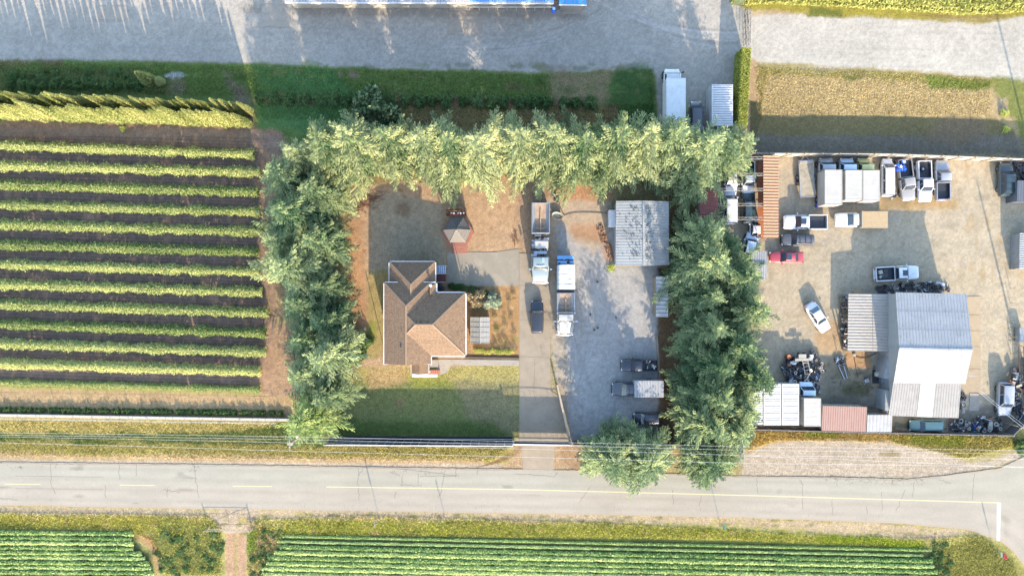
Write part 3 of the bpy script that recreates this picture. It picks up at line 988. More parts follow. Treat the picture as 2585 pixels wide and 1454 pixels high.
def leaf_mesh(name, C, D, N, Ln, Wd, tint, m, extra=None):
    """many small rhombic leaves: centres C, directions D, normals-ish N"""
    C, D, N = (np.asarray(a, np.float32) for a in (C, D, N))
    D /= np.linalg.norm(D, axis=1)[:, None] + 1e-9
    B = np.cross(D, N)
    B /= np.linalg.norm(B, axis=1)[:, None] + 1e-9
    Ln, Wd = Ln[:, None] / 2, Wd[:, None] / 2
    v = np.stack([C - D * Ln, C - B * Wd, C + D * Ln, C + B * Wd], 1).reshape(-1, 3).astype(np.float32)
    n = len(C)
    me = bpy.data.meshes.new(name)
    me.vertices.add(n * 4)
    me.vertices.foreach_set('co', v.ravel())
    me.loops.add(n * 4)
    me.loops.foreach_set('vertex_index', np.arange(n * 4, dtype=np.int32))
    me.polygons.add(n)
    me.polygons.foreach_set('loop_start', np.arange(0, n * 4, 4, dtype=np.int32))
    me.update(calc_edges=True)
    t = me.attributes.new('tint', 'FLOAT', 'POINT')
    t.data.foreach_set('value', np.repeat(np.asarray(tint, np.float32), 4))
    me.materials.append(m)
    return me


def fir_crown(seed, H, Rr, pw=1.0, leaf=.26, z0=.05, lo=.55, hi=1.28):
    """whorls of branches; each branch is a flat feather of side sprays that share the tilt of their branch"""
    rs = np.random.RandomState(seed)
    CC, DD, NN, LN, WD, TT = [], [], [], [], [], []
    z = H * z0
    while z < H * .985:
        u = (z / H - z0) / (1 - z0)
        prof = (1 - u) ** pw * min(1, .70 + u * 2.4)
        k = int(rs.randint(9, 13) if u < .75 else 7)
        a0 = rs.rand() * 6.28
        for b in range(k):
            az = a0 + b * 6.283 / k + rs.randn() * .15
            lob = 1 + .20 * math.sin(az * 3 + seed) + .16 * math.sin(az * 5 + seed * 2.1 + u * 6)
            L = Rr * prof * lob * rs.uniform(lo, hi) + .35
            zb = z + rs.uniform(-.3, .3)
            bt = rs.rand()
            roll = rs.randn() * .45
            ns = max(3, int(L / .34))
            d = np.array([math.cos(az), math.sin(az)]); p = np.array([-d[1], d[0]])
            up = .34 * u - .14 + rs.randn() * .08
            for j in range(ns):
                t = (j + rs.rand() * .7 + .5) / (ns + .2)
                if t < .14 and L > 1.5:
                    continue
                zc = zb + L * (up * t + .10 * t * t)
                for sgn in (-1, 1):
                    sl = (.30 * L * (1.04 - t) ** .8 + .26) * rs.uniform(.6, 1.25)
                    an = sgn * rs.uniform(.6, 1.0) * (1 - .4 * t)
                    e = d * math.cos(an) + p * math.sin(an)
                    tl = roll + sgn * .25 + rs.randn() * .25
                    nv = np.array([p[0] * tl - d[0] * up, p[1] * tl - d[1] * up, 1.0])
                    m = max(2, int(sl / .11))
                    f = (np.arange(m) + rs.rand(m) * .6 + .2) / m
                    q = d[None] * L * t + e[None] * (sl * f)[:, None]
                    zz = zc - (sl * f) * (sgn * math.sin(an) * sgn * tl * .6 + .10)
                    CC.append(np.concatenate([q, zz[:, None]], 1))
                    ja = an * .75 + rs.randn(m) * .32
                    dd = d[None] * np.cos(ja)[:, None] + p[None] * np.sin(ja)[:, None]
                    DD.append(np.concatenate([dd, (rs.randn(m) * .12 + up)[:, None]], 1))
                    NN.append(nv[None] + rs.randn(m, 3) * .16)
                    l_ = leaf * rs.uniform(.75, 1.35, m)
                    LN.append(l_)
                    WD.append(l_ * rs.uniform(.42, .62, m))
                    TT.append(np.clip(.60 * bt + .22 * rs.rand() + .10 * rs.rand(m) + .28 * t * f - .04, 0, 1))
        z += rs.uniform(.55, .95) * (1 if u < .8 else .6) * (1 if lo < .7 else .7)
    # inner leaves added, coloured dark to deepen the gaps and thicken the shade
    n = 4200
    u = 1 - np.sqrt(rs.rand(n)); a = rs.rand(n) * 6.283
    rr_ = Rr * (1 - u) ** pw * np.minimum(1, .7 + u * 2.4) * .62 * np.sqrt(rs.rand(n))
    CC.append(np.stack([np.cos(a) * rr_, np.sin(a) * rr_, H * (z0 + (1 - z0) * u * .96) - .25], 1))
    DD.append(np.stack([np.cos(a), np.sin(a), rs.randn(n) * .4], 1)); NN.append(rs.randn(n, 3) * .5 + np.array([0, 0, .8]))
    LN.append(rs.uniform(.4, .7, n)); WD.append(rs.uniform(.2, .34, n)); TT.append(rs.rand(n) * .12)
    C, D = np.concatenate(CC), np.concatenate(DD)
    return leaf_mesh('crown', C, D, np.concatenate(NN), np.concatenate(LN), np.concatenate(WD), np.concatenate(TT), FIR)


def trunk_mesh(H, r, seed=0, limbs=14, Rr=4.5):
    rs = random.Random(seed)
    q = MB()
    q.tube([(0, 0, -0.3), (rs.uniform(-.1, .1), rs.uniform(-.1, .1), H * .5), (0, 0, H * .97)], r, 8, 0, 0.04)
    for k in range(limbs):
        z = H * (0.08 + 0.8 * k / limbs)
        a = k * 2.4
        L = Rr * (1 - z / H) * 0.8
        q.tube([(0, 0, z), (math.cos(a) * L * .5, math.sin(a) * L * .5, z - .02 * L), (math.cos(a) * L, math.sin(a) * L, z + .05 * L)], 0.07, 5, 0, 0.02)
    return q.mesh('trunk', BARK)


FIRV = []
for s_, (H_, R_, pw) in enumerate(((15, 5.6, 1.0), (14, 5.1, 1.1), (16, 5.8, .95), (13, 5.0, 1.05), (11, 4.8, .6))):
    FIRV.append((fir_crown(s_ + 3, H_, R_, pw=pw), trunk_mesh(H_, .26, s_, Rr=R_), H_))


def put(name, me, parent):
    o = bpy.data.objects.new(name, me)
    COL.objects.link(o)
    o.parent = parent
    return o

FIRV.append((fir_crown(77, 9.5, 5.0, pw=.5, lo=.8, hi=1.08), trunk_mesh(9.5, .24, 6, Rr=4.2), 9.5))


def fir(bx, by, v, s, label, group, cat='tree', sz=None, name='conifer_tree', m=None):
    g = P(bx, by)
    t = thing(name, label, cat, (g.x, g.y, 0), random.uniform(0, 6.28), group)
    t.scale = (s, s, (sz or s * random.uniform(.92, 1.12)) * 1.08)
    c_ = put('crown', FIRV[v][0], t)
    if m:
        c_.material_slots[0].link = 'OBJECT'
        c_.material_slots[0].material = m
    put('trunk', FIRV[v][1], t)
    return t


random.seed(21)
# northern row, west to east
NROW = [(800, 418, 1, .78), (868, 398, 2, .88), (942, 402, 0, .92), (1016, 398, 3, .98), (1088, 398, 2, .88), (1160, 402, 1, .98), (1220, 404, 0, .92), (1312, 402, 2, .88),
        (1378, 404, 3, 1.0), (1448, 408, 1, .98), (1520, 406, 0, .96), (1592, 400, 2, .92), (1660, 402, 1, 1.0), (1722, 418, 0, .95), (1778, 414, 3, .95), (1822, 394, 1, .72)]
for i, (x, y, v, s) in enumerate(NROW):
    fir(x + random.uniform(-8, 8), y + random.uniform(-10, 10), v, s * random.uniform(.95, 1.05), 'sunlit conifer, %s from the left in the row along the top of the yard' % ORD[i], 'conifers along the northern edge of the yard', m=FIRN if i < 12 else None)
WCOL = [(765, 470, 3, .92), (830, 505, 0, .70), (790, 560, 1, .95), (752, 622, 2, .62), (838, 620, 3, .80), (785, 684, 0, .92), (842, 722, 1, .62), (792, 765, 2, .66), (846, 806, 3, .74),
        (800, 848, 1, .72), (866, 886, 3, .86), (806, 930, 2, .62), (850, 985, 0, .66)]
for i, (x, y, v, s) in enumerate(WCOL):
    fir(x, y, v, s * random.uniform(.95, 1.05), 'blue-green conifer, %s from the top in the belt between berry rows and house' % ORD[i], 'conifers along the western edge of the yard')
t_ = fir(812, 1040, 4, .86, 'yellow-green bushy tree at the bottom end of the left conifer belt', 'conifers along the western edge of the yard', name='leafy_tree', m=leafmat('broadleaf', (0.13, 0.19, 0.06), (0.38, 0.42, 0.16), .2))
ECOL = [(1728, 484, 3, .60), (1742, 606, 1, .84), (1796, 632, 3, .66), (1742, 670, 0, .88), (1806, 704, 2, .74), (1750, 745, 3, .80), (1828, 778, 1, .84), (1758, 822, 2, .70), (1800, 862, 0, .86),
        (1760, 905, 1, .80), (1836, 934, 3, .82), (1756, 975, 2, .72), (1806, 1004, 0, .72), (1738, 1040, 1, .86), (1792, 1056, 4, .84)]
for i, (x, y, v, s) in enumerate(ECOL):
    fir(x + (14 if x > 1790 else 0), y, v, s * random.uniform(.95, 1.05), 'dark conifer, %s from the top in the belt left of the salvage yard' % ORD[i], 'conifers between gravel yard and salvage yard', sz=s * 1.2 if i >= 9 else None)
fir(1530, 1130, 5, .84, 'left part of the two bushy conifers overhanging the road edge', 'bushy trees overhanging the road', name='roadside_tree', sz=.95)
fir(1606, 1134, 5, .90, 'wide bushy conifer overhanging the road below the parked cars', 'bushy trees overhanging the road', name='roadside_tree', sz=.95)
fir(1762, 1138, 5, .82, 'smaller bushy conifer overhanging the road near the utility pole', 'bushy trees overhanging the road', name='roadside_tree', sz=.85)
# trees outside the frame whose shade falls into it
for x, y, s in ((1712, 300, .55),):
    pass


# cedar hedge
def cedar_mesh(seed, H=7.0, r=0.56, n=4200):
    rs = np.random.RandomState(seed)
    u = rs.rand(n) ** 0.9
    a = rs.rand(n) * 2 * np.pi
    rad = r * np.where(u < .35, 1.0, np.clip((1 - u) / .65, 0, 1) ** .8 + 0.02) * (0.8 + 0.25 * rs.rand(n)) * (1 + .14 * np.sin(a * 3 + seed))
    C = np.stack([np.cos(a) * rad, np.sin(a) * rad, u * H], 1)
    D = np.stack([np.cos(a) * .6 + rs.randn(n) * .6, np.sin(a) * .6 + rs.randn(n) * .6, np.ones(n)], 1)
    N = np.stack([np.cos(a) + rs.randn(n) * .5, np.sin(a) + rs.randn(n) * .5, rs.rand(n) * .9], 1)
    ln = 0.20 + 0.22 * rs.rand(n)
    return leaf_mesh('foliage', C, D, N, ln, ln * .34, 0.15 + .75 * rs.rand(n), CEDL)


CED = [cedar_mesh(k) for k in range(4)]
tq = MB(); tq.tube([(0, 0, -.2), (0, 0, 6)], .09, 6, 0, .02)
CTR = tq.mesh('trunk', BARK)


def cedar(x, y, sz, label, group):
    g = P(x, y)
    t = thing('columnar_cedar', label, 'cedar', (g.x, g.y, 0), random.uniform(0, 6.28), group)
    w_ = random.uniform(.72, 1.0)
    t.scale = (w_, w_, sz)
    put('foliage', random.choice(CED), t)
    put('trunk', CTR, t)


for k in range(45):
    x = -70 + k * 16.0 + random.uniform(-3, 3)
    if x < 650:
        cedar(x, 294 + x * .034 + random.uniform(-2, 2), random.uniform(.82, 1.08) * (1.0 if k % 7 else 1.18), 'tall narrow yellow-green cedar in the front hedge row beside the berry field', 'front row of the tall cedar hedge')
for k in range(40):
    x = 20 + k * 16.2 + random.uniform(-3, 3)
    if x < 650 and k not in (22, 34):
        cedar(x, 264 + x * .034 + random.uniform(-2, 2), random.uniform(.72, .98), 'narrow yellow-green cedar in the rear hedge row beside the green strip', 'rear row of the tall cedar hedge')


# lumpy shrubs
def shrub_mesh(seed, r, h, n, leaf, m, name='foliage'):
    rs = np.random.RandomState(seed)
    d = rs.randn(n, 3); d /= np.linalg.norm(d, axis=1)[:, None]
    d[:, 2] = np.abs(d[:, 2])
    a = np.arctan2(d[:, 1], d[:, 0])
    lump = 1 + .18 * np.sin(a * 3 + seed) + .14 * np.sin(a * 5 + 1.3 * seed + d[:, 2] * 4)
    q = (0.55 + .5 * rs.rand(n) ** .5) * lump
    C = d * np.stack([q * r, q * r, q * h], 1)
    D = d + rs.randn(n, 3) * .7
    N = d + rs.randn(n, 3) * .4
    ln = leaf * (.7 + .7 * rs.rand(n))
    return leaf_mesh(name, C, D, N, ln, ln * .5, rs.rand(n), m)


SHM = [shrub_mesh(k, 1.0, .9, 1500, .22, SHR) for k in range(3)]


def shrub(x, y, r, h, me, label, cat, group=None, name='shrub', z=0):
    g = P(x, y)
    t = thing(name, label, cat, (g.x, g.y, z), random.uniform(0, 6.28), group)
    t.scale = (r, r, h)
    put('foliage', me, t)
    q = CSTEM
    put('stem', q, t)
    return t


sq = MB(); sq.tube([(0, 0, -.1), (0, 0, .5)], .04, 5, 0, .02)
for a_ in (0, 2, 4):
    sq.tube([(0, 0, .1), (math.cos(a_) * .35, math.sin(a_) * .35, .6)], .025, 5, 0, .01)
CSTEM = sq.mesh('stem', BARK)
for k in range(24):
    x = 662 + k * 36 + random.uniform(-6, 6)
    shrub(x, 250 + k * .5, random.uniform(.7, 1.0), random.uniform(.7, 1.0), random.choice(SHM), 'small shaded shrub in the planted line behind the conifers', 'shrub', 'line of small shrubs in the shaded strip')
for k in range(13):
    x = 30 + k * 27 + random.uniform(-6, 6)
    shrub(x, 214 + random.uniform(-3, 5), random.uniform(.5, .8), random.uniform(.6, .8), random.choice(SHM), 'low shaded bush just above the cedar hedge', 'bush', 'low bushes above the cedar hedge')
for k in range(26):
    x = random.uniform(10, 350)
    shrub(x, random.uniform(176, 208), random.uniform(.3, .55), random.uniform(.3, .5), random.choice(SHM), 'small weed clump on the shaded bank above the cedar hedge', 'weed', 'weed clumps on the shaded bank')
g = P(382, 205)
t = thing('columnar_cedar', 'lone yellow-topped cedar leaning left in the green strip above the hedge', 'cedar', (g.x, g.y, 0), 0)
t.scale = (1.5, 1.3, .55); put('foliage', CED[1], t); put('trunk', CTR, t)
g = P(408, 208)
t = thing('columnar_cedar', 'shaded lower cedar right of the lone yellow-topped cedar', 'cedar', (g.x, g.y, 0), 0)
t.scale = (1.0, 1.0, .22); put('foliage', CED[2], t); put('trunk', CTR, t)
shrub(312, 327, .45, .5, shrub_mesh(9, 1, 1, 400, .22, LIME), 'tiny lime green plant alone on the bare soil below the cedars', 'plant', name='seedling')
# grey-blue bush behind the northern row
FB = shrub_mesh(12, 1, 1, 6000, .2, FIR)
shrub(945, 290, 3.0, 3.6, FB, 'blue-green rounded bush behind the northern conifer row', 'bush', name='round_bush')

# trimmed hedge
def hedge_box(name, pts, w_, h, n, m, label, cat, core=None):
    """leafy box hedge along a pixel polyline"""
    W = [P(*p) for p in pts]
    t = thing(name, label, cat, (W[0].x, W[0].y, 0), wp=True)
    rs = np.random.RandomState(len(pts) + n)
    C, N = [], []
    tot = sum((b - a).length for a, b in zip(W, W[1:]))
    q = MB()
    for a, b in zip(W, W[1:]):
        d = (b - a).normalized(); s_ = Vector((-d.y, d.x, 0))
        q.bar(a + Vector((0, 0, h * .47)), b + Vector((0, 0, h * .47)), w_ * .86, h * .92)
        for k in range(int(n * (b - a).length / tot)):
            f = rs.rand(); p = a + (b - a) * f
            per = rs.rand() * (2 * h + w_)
            if per < h:
                o, nn = s_ * (w_ / 2), s_; zz = per
            elif per < 2 * h:
                o, nn = s_ * (-w_ / 2), -s_; zz = per - h
            else:
                o, nn = s_ * ((per - 2 * h) - w_ / 2), Vector((0, 0, 1)); zz = h
            pp = p + o + nn * rs.uniform(-.1, .07)
            C.append((pp.x - W[0].x, pp.y - W[0].y, zz)); N.append(tuple(nn))
    C, N = np.array(C), np.array(N)
    k = len(C)
    ln = .15 + .14 * rs.rand(k)
    me = leaf_mesh('foliage', C, rs.randn(k, 3), N + rs.randn(k, 3) * .45, ln, ln * .55, rs.rand(k), m)
    put('foliage', me, t)
    q.build('branches', mat('hedge_inside', (0.05, 0.07, 0.03), .9), t)
    return t


hedge_box('trimmed_hedge', [(1866, 140), (1857, 330)], 1.15, 2.9, 16000, leafmat('trimmed_leaves', (0.12, 0.16, 0.03), (0.40, 0.38, 0.09), .2), 'tall clipped hedge right of the white container', 'hedge')
hedge_box('trimmed_hedge', [(1868, -70), (1858, 14)], 1.5, 2.6, 7000, CEDL, 'clipped lime hedge end at the top edge by the wire gate', 'hedge')

# tall grass and rough growth along the top right edge
rs = np.random.RandomState(5)


def blademat():
    m = bpy.data.materials.new('grass_blades'); m.use_nodes = True
    n, l = m.node_tree.nodes, m.node_tree.links
    n.remove(n['Principled BSDF'])
    at = n.new('ShaderNodeAttribute'); at.attribute_name = 'Col'
    d = n.new('ShaderNodeBsdfDiffuse'); t = n.new('ShaderNodeBsdfTranslucent'); ms = n.new('ShaderNodeMixShader'); ms.inputs[0].default_value = .3
    l.new(at.outputs['Color'], d.inputs[0]); l.new(at.outputs['Color'], t.inputs[0]); l.new(d.outputs[0], ms.inputs[1]); l.new(t.outputs[0], ms.inputs[2]); l.new(ms.outputs[0], n['Material Output'].inputs[0])
    return m


BLADES = blademat()


def rough(name, poly_fn, n, h0, h1, m, label, leaf=.35, lean=.5, cat='grass'):
    C, T, KC = [], [], []
    for k in range(n):
        x, y, hh = poly_fn()
        if name != 'tall_grass':
            KC.append(field_at(x, y))
        g = P(x, y)
        C.append((g.x, g.y, gz(x, y) + random.random() ** .7 * hh * random.uniform(h0, h1)))
    n = len(C)
    r2 = np.random.RandomState(n)
    D = np.stack([r2.randn(n) * lean, r2.randn(n) * lean, np.ones(n)], 1)
    N = r2.randn(n, 3)
    ln = leaf * (.6 + .8 * r2.rand(n))
    me = leaf_mesh(name, C, D, N, ln, ln * .3, r2.rand(n), m if name == 'tall_grass' else BLADES)
    if name != 'tall_grass':
        kc = np.clip(np.array(KC) * (1.1 + 1.3 * r2.rand(n))[:, None] * np.array([1.08, 1.1, .95]), .01, .8)
        ca = me.color_attributes.new('Col', 'FLOAT_COLOR', 'POINT')
        ca.data.foreach_set('color', np.repeat(np.concatenate([kc, np.ones((n, 1))], 1), 4, 0).astype(np.float32).ravel())
    o = bpy.data.objects.new(name, me); COL.objects.link(o)
    tag(o, label, cat, kind='stuff')
    return o


def top_right():
    x = random.uniform(1880, 2640)
    yb = np.interp(x, [1880, 1960, 2050, 2130, 2300, 2420, 2560, 2640], [14, 12, 16, 20, 30, 40, 34, 20])
    y = random.uniform(-60, yb)
    return x, y, 1.0 if y < yb - 8 else .5


rough('tall_grass', top_right, 34000, .2, 1.5, leafmat('gold_green_grass', (0.20, 0.25, 0.07), (0.50, 0.47, 0.16), .35), 'tall yellow-green growth along the top right edge', .42, .7)


def in_poly(poly):
    xs, ys = [p[0] for p in poly], [p[1] for p in poly]

    def f():
        while True:
            x, y = random.uniform(min(xs), max(xs)), random.uniform(min(ys), max(ys))
            c = False
            for i in range(len(poly)):
                (x0, y0), (x1, y1) = poly[i], poly[(i + 1) % len(poly)]
                if (y0 > y) != (y1 > y) and x < (x1 - x0) * (y - y0) / (y1 - y0) + x0:
                    c = not c
            if c:
                return x, y, 1.0
    return f


rough('meadow_grass', in_poly([(1905, 170), (2150, 178), (2440, 196), (2500, 200), (2500, 292), (1915, 292)]), 16000, .02, .10, leafmat('dry_blades', (0.40, 0.34, 0.20), (0.62, 0.50, 0.30), .35), 'short dry grass of the meadow above the white fence', .2, 2.0)
rough('verge_grass', in_poly([(-60, 1062), (740, 1066), (830, 1128), (1290, 1130), (1240, 1166), (600, 1160), (-60, 1150)]), 22000, .02, .16, GRASSL, 'rough grass verge above the road', .22, 2.0)
rough('verge_grass', in_poly([(-60, 1292), (520, 1300), (560, 1330), (560, 1454), (420, 1454), (380, 1370), (330, 1338), (-60, 1330)]), 22000, .03, .35, leafmat('verge_blades', (0.24, 0.28, 0.09), (0.58, 0.52, 0.22), .35), 'rough weedy grass left of the farm track', .20, 1.6)
rough('verge_grass', in_poly([(625, 1312), (900, 1300), (1500, 1318), (2100, 1352), (2330, 1358), (2470, 1350), (2560, 1420), (2590, 1520), (2360, 1520), (2355, 1382), (1800, 1362), (715, 1348), (660, 1500), (625, 1500)]), 46000, .03, .32, MC['verge_blades'], 'green and yellow weedy grass between road and vegetable field', .20, 1.6)
rough('lawn_grass', in_poly([(925, 930), (1308, 926), (1308, 1100), (850, 1102), (930, 1060)]), 16000, .01, .07, leafmat('lawn_blades', (0.22, 0.27, 0.11), (0.56, 0.50, 0.26), .35), 'short grass of the front lawn', 0.14, 2.0)
rough('strip_grass', in_poly([(-60, 156), (600, 166), (1150, 184), (1390, 190), (1400, 262), (1640, 262), (1640, 186), (1655, 330), (1500, 330), (660, 300), (650, 240), (380, 240), (-60, 240)]), 40000, .02, .22, leafmat('shade_blades', (0.10, 0.17, 0.05), (0.26, 0.32, 0.10), .3), 'green grass strip below the top gravel road', .22, 1.1)
rough('weeds', in_poly([(1880, 1086), (2200, 1096), (2540, 1102), (2580, 1120), (2440, 1160), (2250, 1118), (1960, 1112), (1884, 1140)]), 15000, .02, .25, leafmat('orange_blades', (0.30, 0.30, 0.10), (0.62, 0.48, 0.22), .35), 'orange and green weeds below the salvage yard fence', .22, 1.1)


# berry rows
def row_mesh(seed, L, w_, h, n, leaf, m, ragged=.25):
    r3 = np.random.RandomState(seed)
    x = (r3.rand(n * 2) - .5) * L
    gp_ = vn(x, np.full(n * 2, seed * 7.7), .55, 11)
    x = x[gp_ > .06 * (w_ > 1) + .1 * (w_ > 1) * r3.rand(n * 2)][:n]
    n = len(x)
    hv = h * (0.82 + .3 * np.array([vn(np.array([q]), np.array([seed * 3.3]), .9, 2)[0] for q in x])) if n < 4000 else h * (0.78 + .42 * vn(x, np.full(n, seed * 3.3), .8, 2))
    wv = w_ * (0.68 + .62 * vn(x, np.full(n, seed * 5.1), .7, 5)) / 2
    a = r3.rand(n) * np.pi
    q = .55 + .45 * r3.rand(n) ** .6
    y = np.cos(a) * wv * q * (1 + ragged * r3.randn(n) * .4)
    z = (.25 + .75 * np.abs(np.sin(a)) ** .7 * q) * hv * (1 - .0 * r3.rand(n))
    low = r3.rand(n) < .22
    z = np.where(low, r3.rand(n) * hv * .7, z)
    D = np.stack([r3.randn(n), np.cos(a) * 1.2 + r3.randn(n) * .6, r3.randn(n) * .7], 1)
    N = np.stack([r3.randn(n) * .6, np.cos(a) + r3.randn(n) * .4, .6 + np.abs(np.sin(a))], 1)
    ln = leaf * (.7 + .7 * r3.rand(n))
    return leaf_mesh('foliage', np.stack([x, y, z], 1), D, N, ln, ln * .55, np.clip(r3.rand(n) * .8 + .2 * vn(x, y, 3., 9), 0, 1), m)


BR = [row_mesh(40 + k, 42.6, 1.15, 1.35, 30000, .20, BERRY, .6) for k in range(3)]
ROWS = [(366, 389), (417, 434), (465, 484), (516, 534), (566, 584), (617, 635), (667, 686), (717, 737), (768, 789), (818, 841), (868, 889), (917, 937), (966, 984)]
for i, (ya, yb) in enumerate(ROWS):
    xe = [640, 655, 650, 655, 660, 650, 655, 660, 675, 670, 670, 655, 652][i]
    pa, pb = P(-130, ya - (yb - ya) * .2, 1.0), P(xe, yb, 1.0)
    c = (pa + pb) / 2
    t = thing('berry_row', '%s berry bush row below the tall cedar hedge%s' % (ORD[i], ', the lowest and driest one' if i == 12 else ''), 'crop row', (c.x, c.y, 0), math.atan2(pb.y - pa.y, pb.x - pa.x), 'berry bush rows in the left field')
    t.scale = ((pb - pa).length / 42.6, 1 if i % 2 else -1, .45 if i == 12 else random.uniform(.94, 1.08))
    if i == 12:
        t.scale[1] = .7
    put('foliage', BR[i % 3], t)
    if i == 0:
        q = MB()
        for k in range(9):
            q.tube([(-21 + k * 5.2, 0, -.1), (-21 + k * 5.2, 0, 1.35)], .04, 6)
        q.tube([(-21, 0, 1.2), (21, 0, 1.2)], .012, 4)
        RPOST = q.mesh('trellis', POLEW)
    put('trellis', RPOST, t)


# vegetable rows
VRL = [row_mesh(60 + k, 22, .50, .40, 4200, .24, VEG, .3) for k in range(2)]
VRR = [row_mesh(70 + k, 92, .56, .38, 17500, .26, VEG, .3) for k in range(2)]
for i in range(11):
    y0 = 1343 + i * 12.4
    xe = [330, 332, 334, 340, 352, 372, 382, 385, 386, 380, 378][i]
    pa, pb = P(-60, y0 - 1), P(xe + random.uniform(-10, 8), y0 + 3)
    c = (pa + pb) / 2
    t = thing('vegetable_row', '%s vegetable row from the top in the lower left field' % ORD[i], 'crop row', (c.x, c.y, 0), math.atan2(pb.y - pa.y, pb.x - pa.x), 'vegetable rows in the lower left field')
    t.scale = ((pb - pa).length / 22, 1 if i % 2 else -1, random.uniform(.9, 1.1))
    put('foliage', VRL[i % 2], t)
for i in range(10):
    xs_ = [715, 715, 712, 700, 690, 680, 672, 668, 665, 660][i]
    y0 = 1352 + i * 13.6
    sl_ = .0235
    xs_ += random.uniform(-14, 10)
    pa, pb = P(xs_, y0 + (xs_ - 700) * sl_ * .5), P(2352 + random.uniform(-26, 14), y0 + (1500) * sl_)
    c = (pa + pb) / 2
    t = thing('vegetable_row', '%s vegetable row from the top in the long field below the road' % ORD[i], 'crop row', (c.x, c.y, 0), math.atan2(pb.y - pa.y, pb.x - pa.x), 'vegetable rows in the long lower field')
    t.scale = ((pb - pa).length / 92, (1 if i % 2 else -1) * (1.0 if i > 1 else .6), random.uniform(.95, 1.1) if i > 1 else .6)
    put('foliage', VRR[i % 2], t)

# garden plants by the house
shrub(1243, 760, 1.15, 1.2, shrub_mesh(31, 1, 1, 2600, .17, leafmat('pale_leaves', (0.12, 0.2, 0.1), (0.42, 0.45, 0.33), .25)), 'pale flowering bush in the garden right of the house', 'bush', name='flowering_bush')
shrub(1222, 742, .55, .8, SHM[0], 'small dark shrub next to the pale flowering bush', 'shrub')
shrub(1202, 752, 1.3, 1.5, shrub_mesh(33, 1, 1, 1500, .2, DRYL), 'brown withered bush at the corner of the house', 'bush', name='withered_bush')
shrub(1196, 735, .7, .8, SHM[1], 'green shrub at the top right corner of the house', 'shrub')
for k, (x, y) in enumerate(((1140, 722), (1152, 726), (1164, 724), (1174, 730))):
    shrub(x, y, .45, .5, SHM[k % 3], 'low dark shrub on the shaded side of the house', 'shrub', 'low shrubs on the shaded side of the house')
for k in range(13):
    shrub(1194 + k * 8.2, 885 + random.uniform(-3, 3) + k * .3, .34, .42, shrub_mesh(35, 1, 1, 420, .22, LIME) if k == 0 else LMM, 'lime green plant in the flower bed below the greenhouse', 'plant', 'lime green bedding plants', name='bedding_plant') if k else None
    if k == 0:
        LMM = shrub_mesh(35, 1, 1, 420, .22, LIME)
for x, y in ((1272, 855), (1282, 870), (1262, 862), (1290, 800), (1275, 820), (1298, 840), (1250, 800), (1262, 780), (1285, 760), (1296, 742), (1254, 835), (1250, 870), (1300, 880), (1215, 775), (1190, 775)):
    shrub(x, y, .35, .55, shrub_mesh(37, 1, 1, 300, .18, DRYL), 'dry stalky plant in the garden right of the greenhouse', 'plant', 'dry garden plants', name='dry_plant')
shrub(1542, 676, .55, .4, shrub_mesh(38, 1, 1, 500, .2, LIME), 'small green weed at the lower left corner of the metal barn', 'weed', name='weed')
shrub(2532, 288, .6, .7, shrub_mesh(39, 1, 1, 600, .2, LIME), 'small yellow-green sapling above the white fence at the far right', 'sapling', name='sapling')
shrub(2538, 328, .5, .5, shrub_mesh(39, 1, 1, 600, .2, LIME), 'tiny lime bush in the fence shadow at the far right', 'bush')
shrub(2575, 1125, 1.0, 1.0, SHM[2], 'dark bush at the right edge below the salvage yard corner', 'bush')
# hedge bottom of the berry field
for k in range(60):
    x = -20 + k * 12.3 + random.uniform(-4, 4)
    shrub(x, 1033 + x * .012, random.uniform(.28, .42), random.uniform(.35, .6), random.choice(SHM), 'small green clump beside the white kerb below the berry field', 'plant', 'plants beside the white kerb', name='low_plant')
for k in range(34):
    x = random.uniform(385, 560); y = random.uniform(1345, 1454)
    shrub(x, y, random.uniform(.3, .6), random.uniform(.2, .4), random.choice(SHM), 'grey-green weed clump on the rough ground left of the farm track', 'weed', 'weed clumps left of the farm track', name='weed')
for k in range(16):
    x = random.uniform(632, 690); y = random.uniform(1385, 1454)
    shrub(x, y, random.uniform(.3, .5), random.uniform(.2, .4), random.choice(SHM), 'weed clump on the rough ground right of the farm track', 'weed', 'weed clumps right of the farm track', name='weed')
for x, y in ((925, 862), (912, 880), (905, 900)):
    shrub(x, y, .9, 1.4, SHM[1], 'dark leafy shrub at the edge of the conifer belt left of the house', 'shrub', 'dark shrubs left of the house')

for k in range(46):
    x = 2350 + abs(random.gauss(0, 24)); y = random.uniform(1372, 1454)
    shrub(x, y, random.uniform(.2, .5), random.uniform(.15, .4), random.choice(SHM), 'low weed clump at the right end of the vegetable rows', 'weed', 'weed clumps at the right end of the vegetable rows', name='weed')
for k in range(30):
    x = random.uniform(655, 725); y = random.uniform(1340, 1454)
    shrub(x, y, random.uniform(.2, .45), random.uniform(.15, .35), random.choice(SHM), 'low weed clump at the left end of the long vegetable rows', 'weed', 'weed clumps at the left end of the long vegetable rows', name='weed')
# ---------------------------------------------------------------- buildings
SHING = mat('brown_shingle', A(172, 142, 114), 0.9, var=0.34, scale=5.0, bump=0.04, bscale=5, dirt=A(96, 78, 66), dscale=3.2, damt=0.55)
SIDING = mat('house_siding', A(225, 220, 210), 0.8, var=0.05)
CAPM = mat('ridge_shingle', A(205, 176, 148), 0.9, var=0.1)
PIT = 0.45


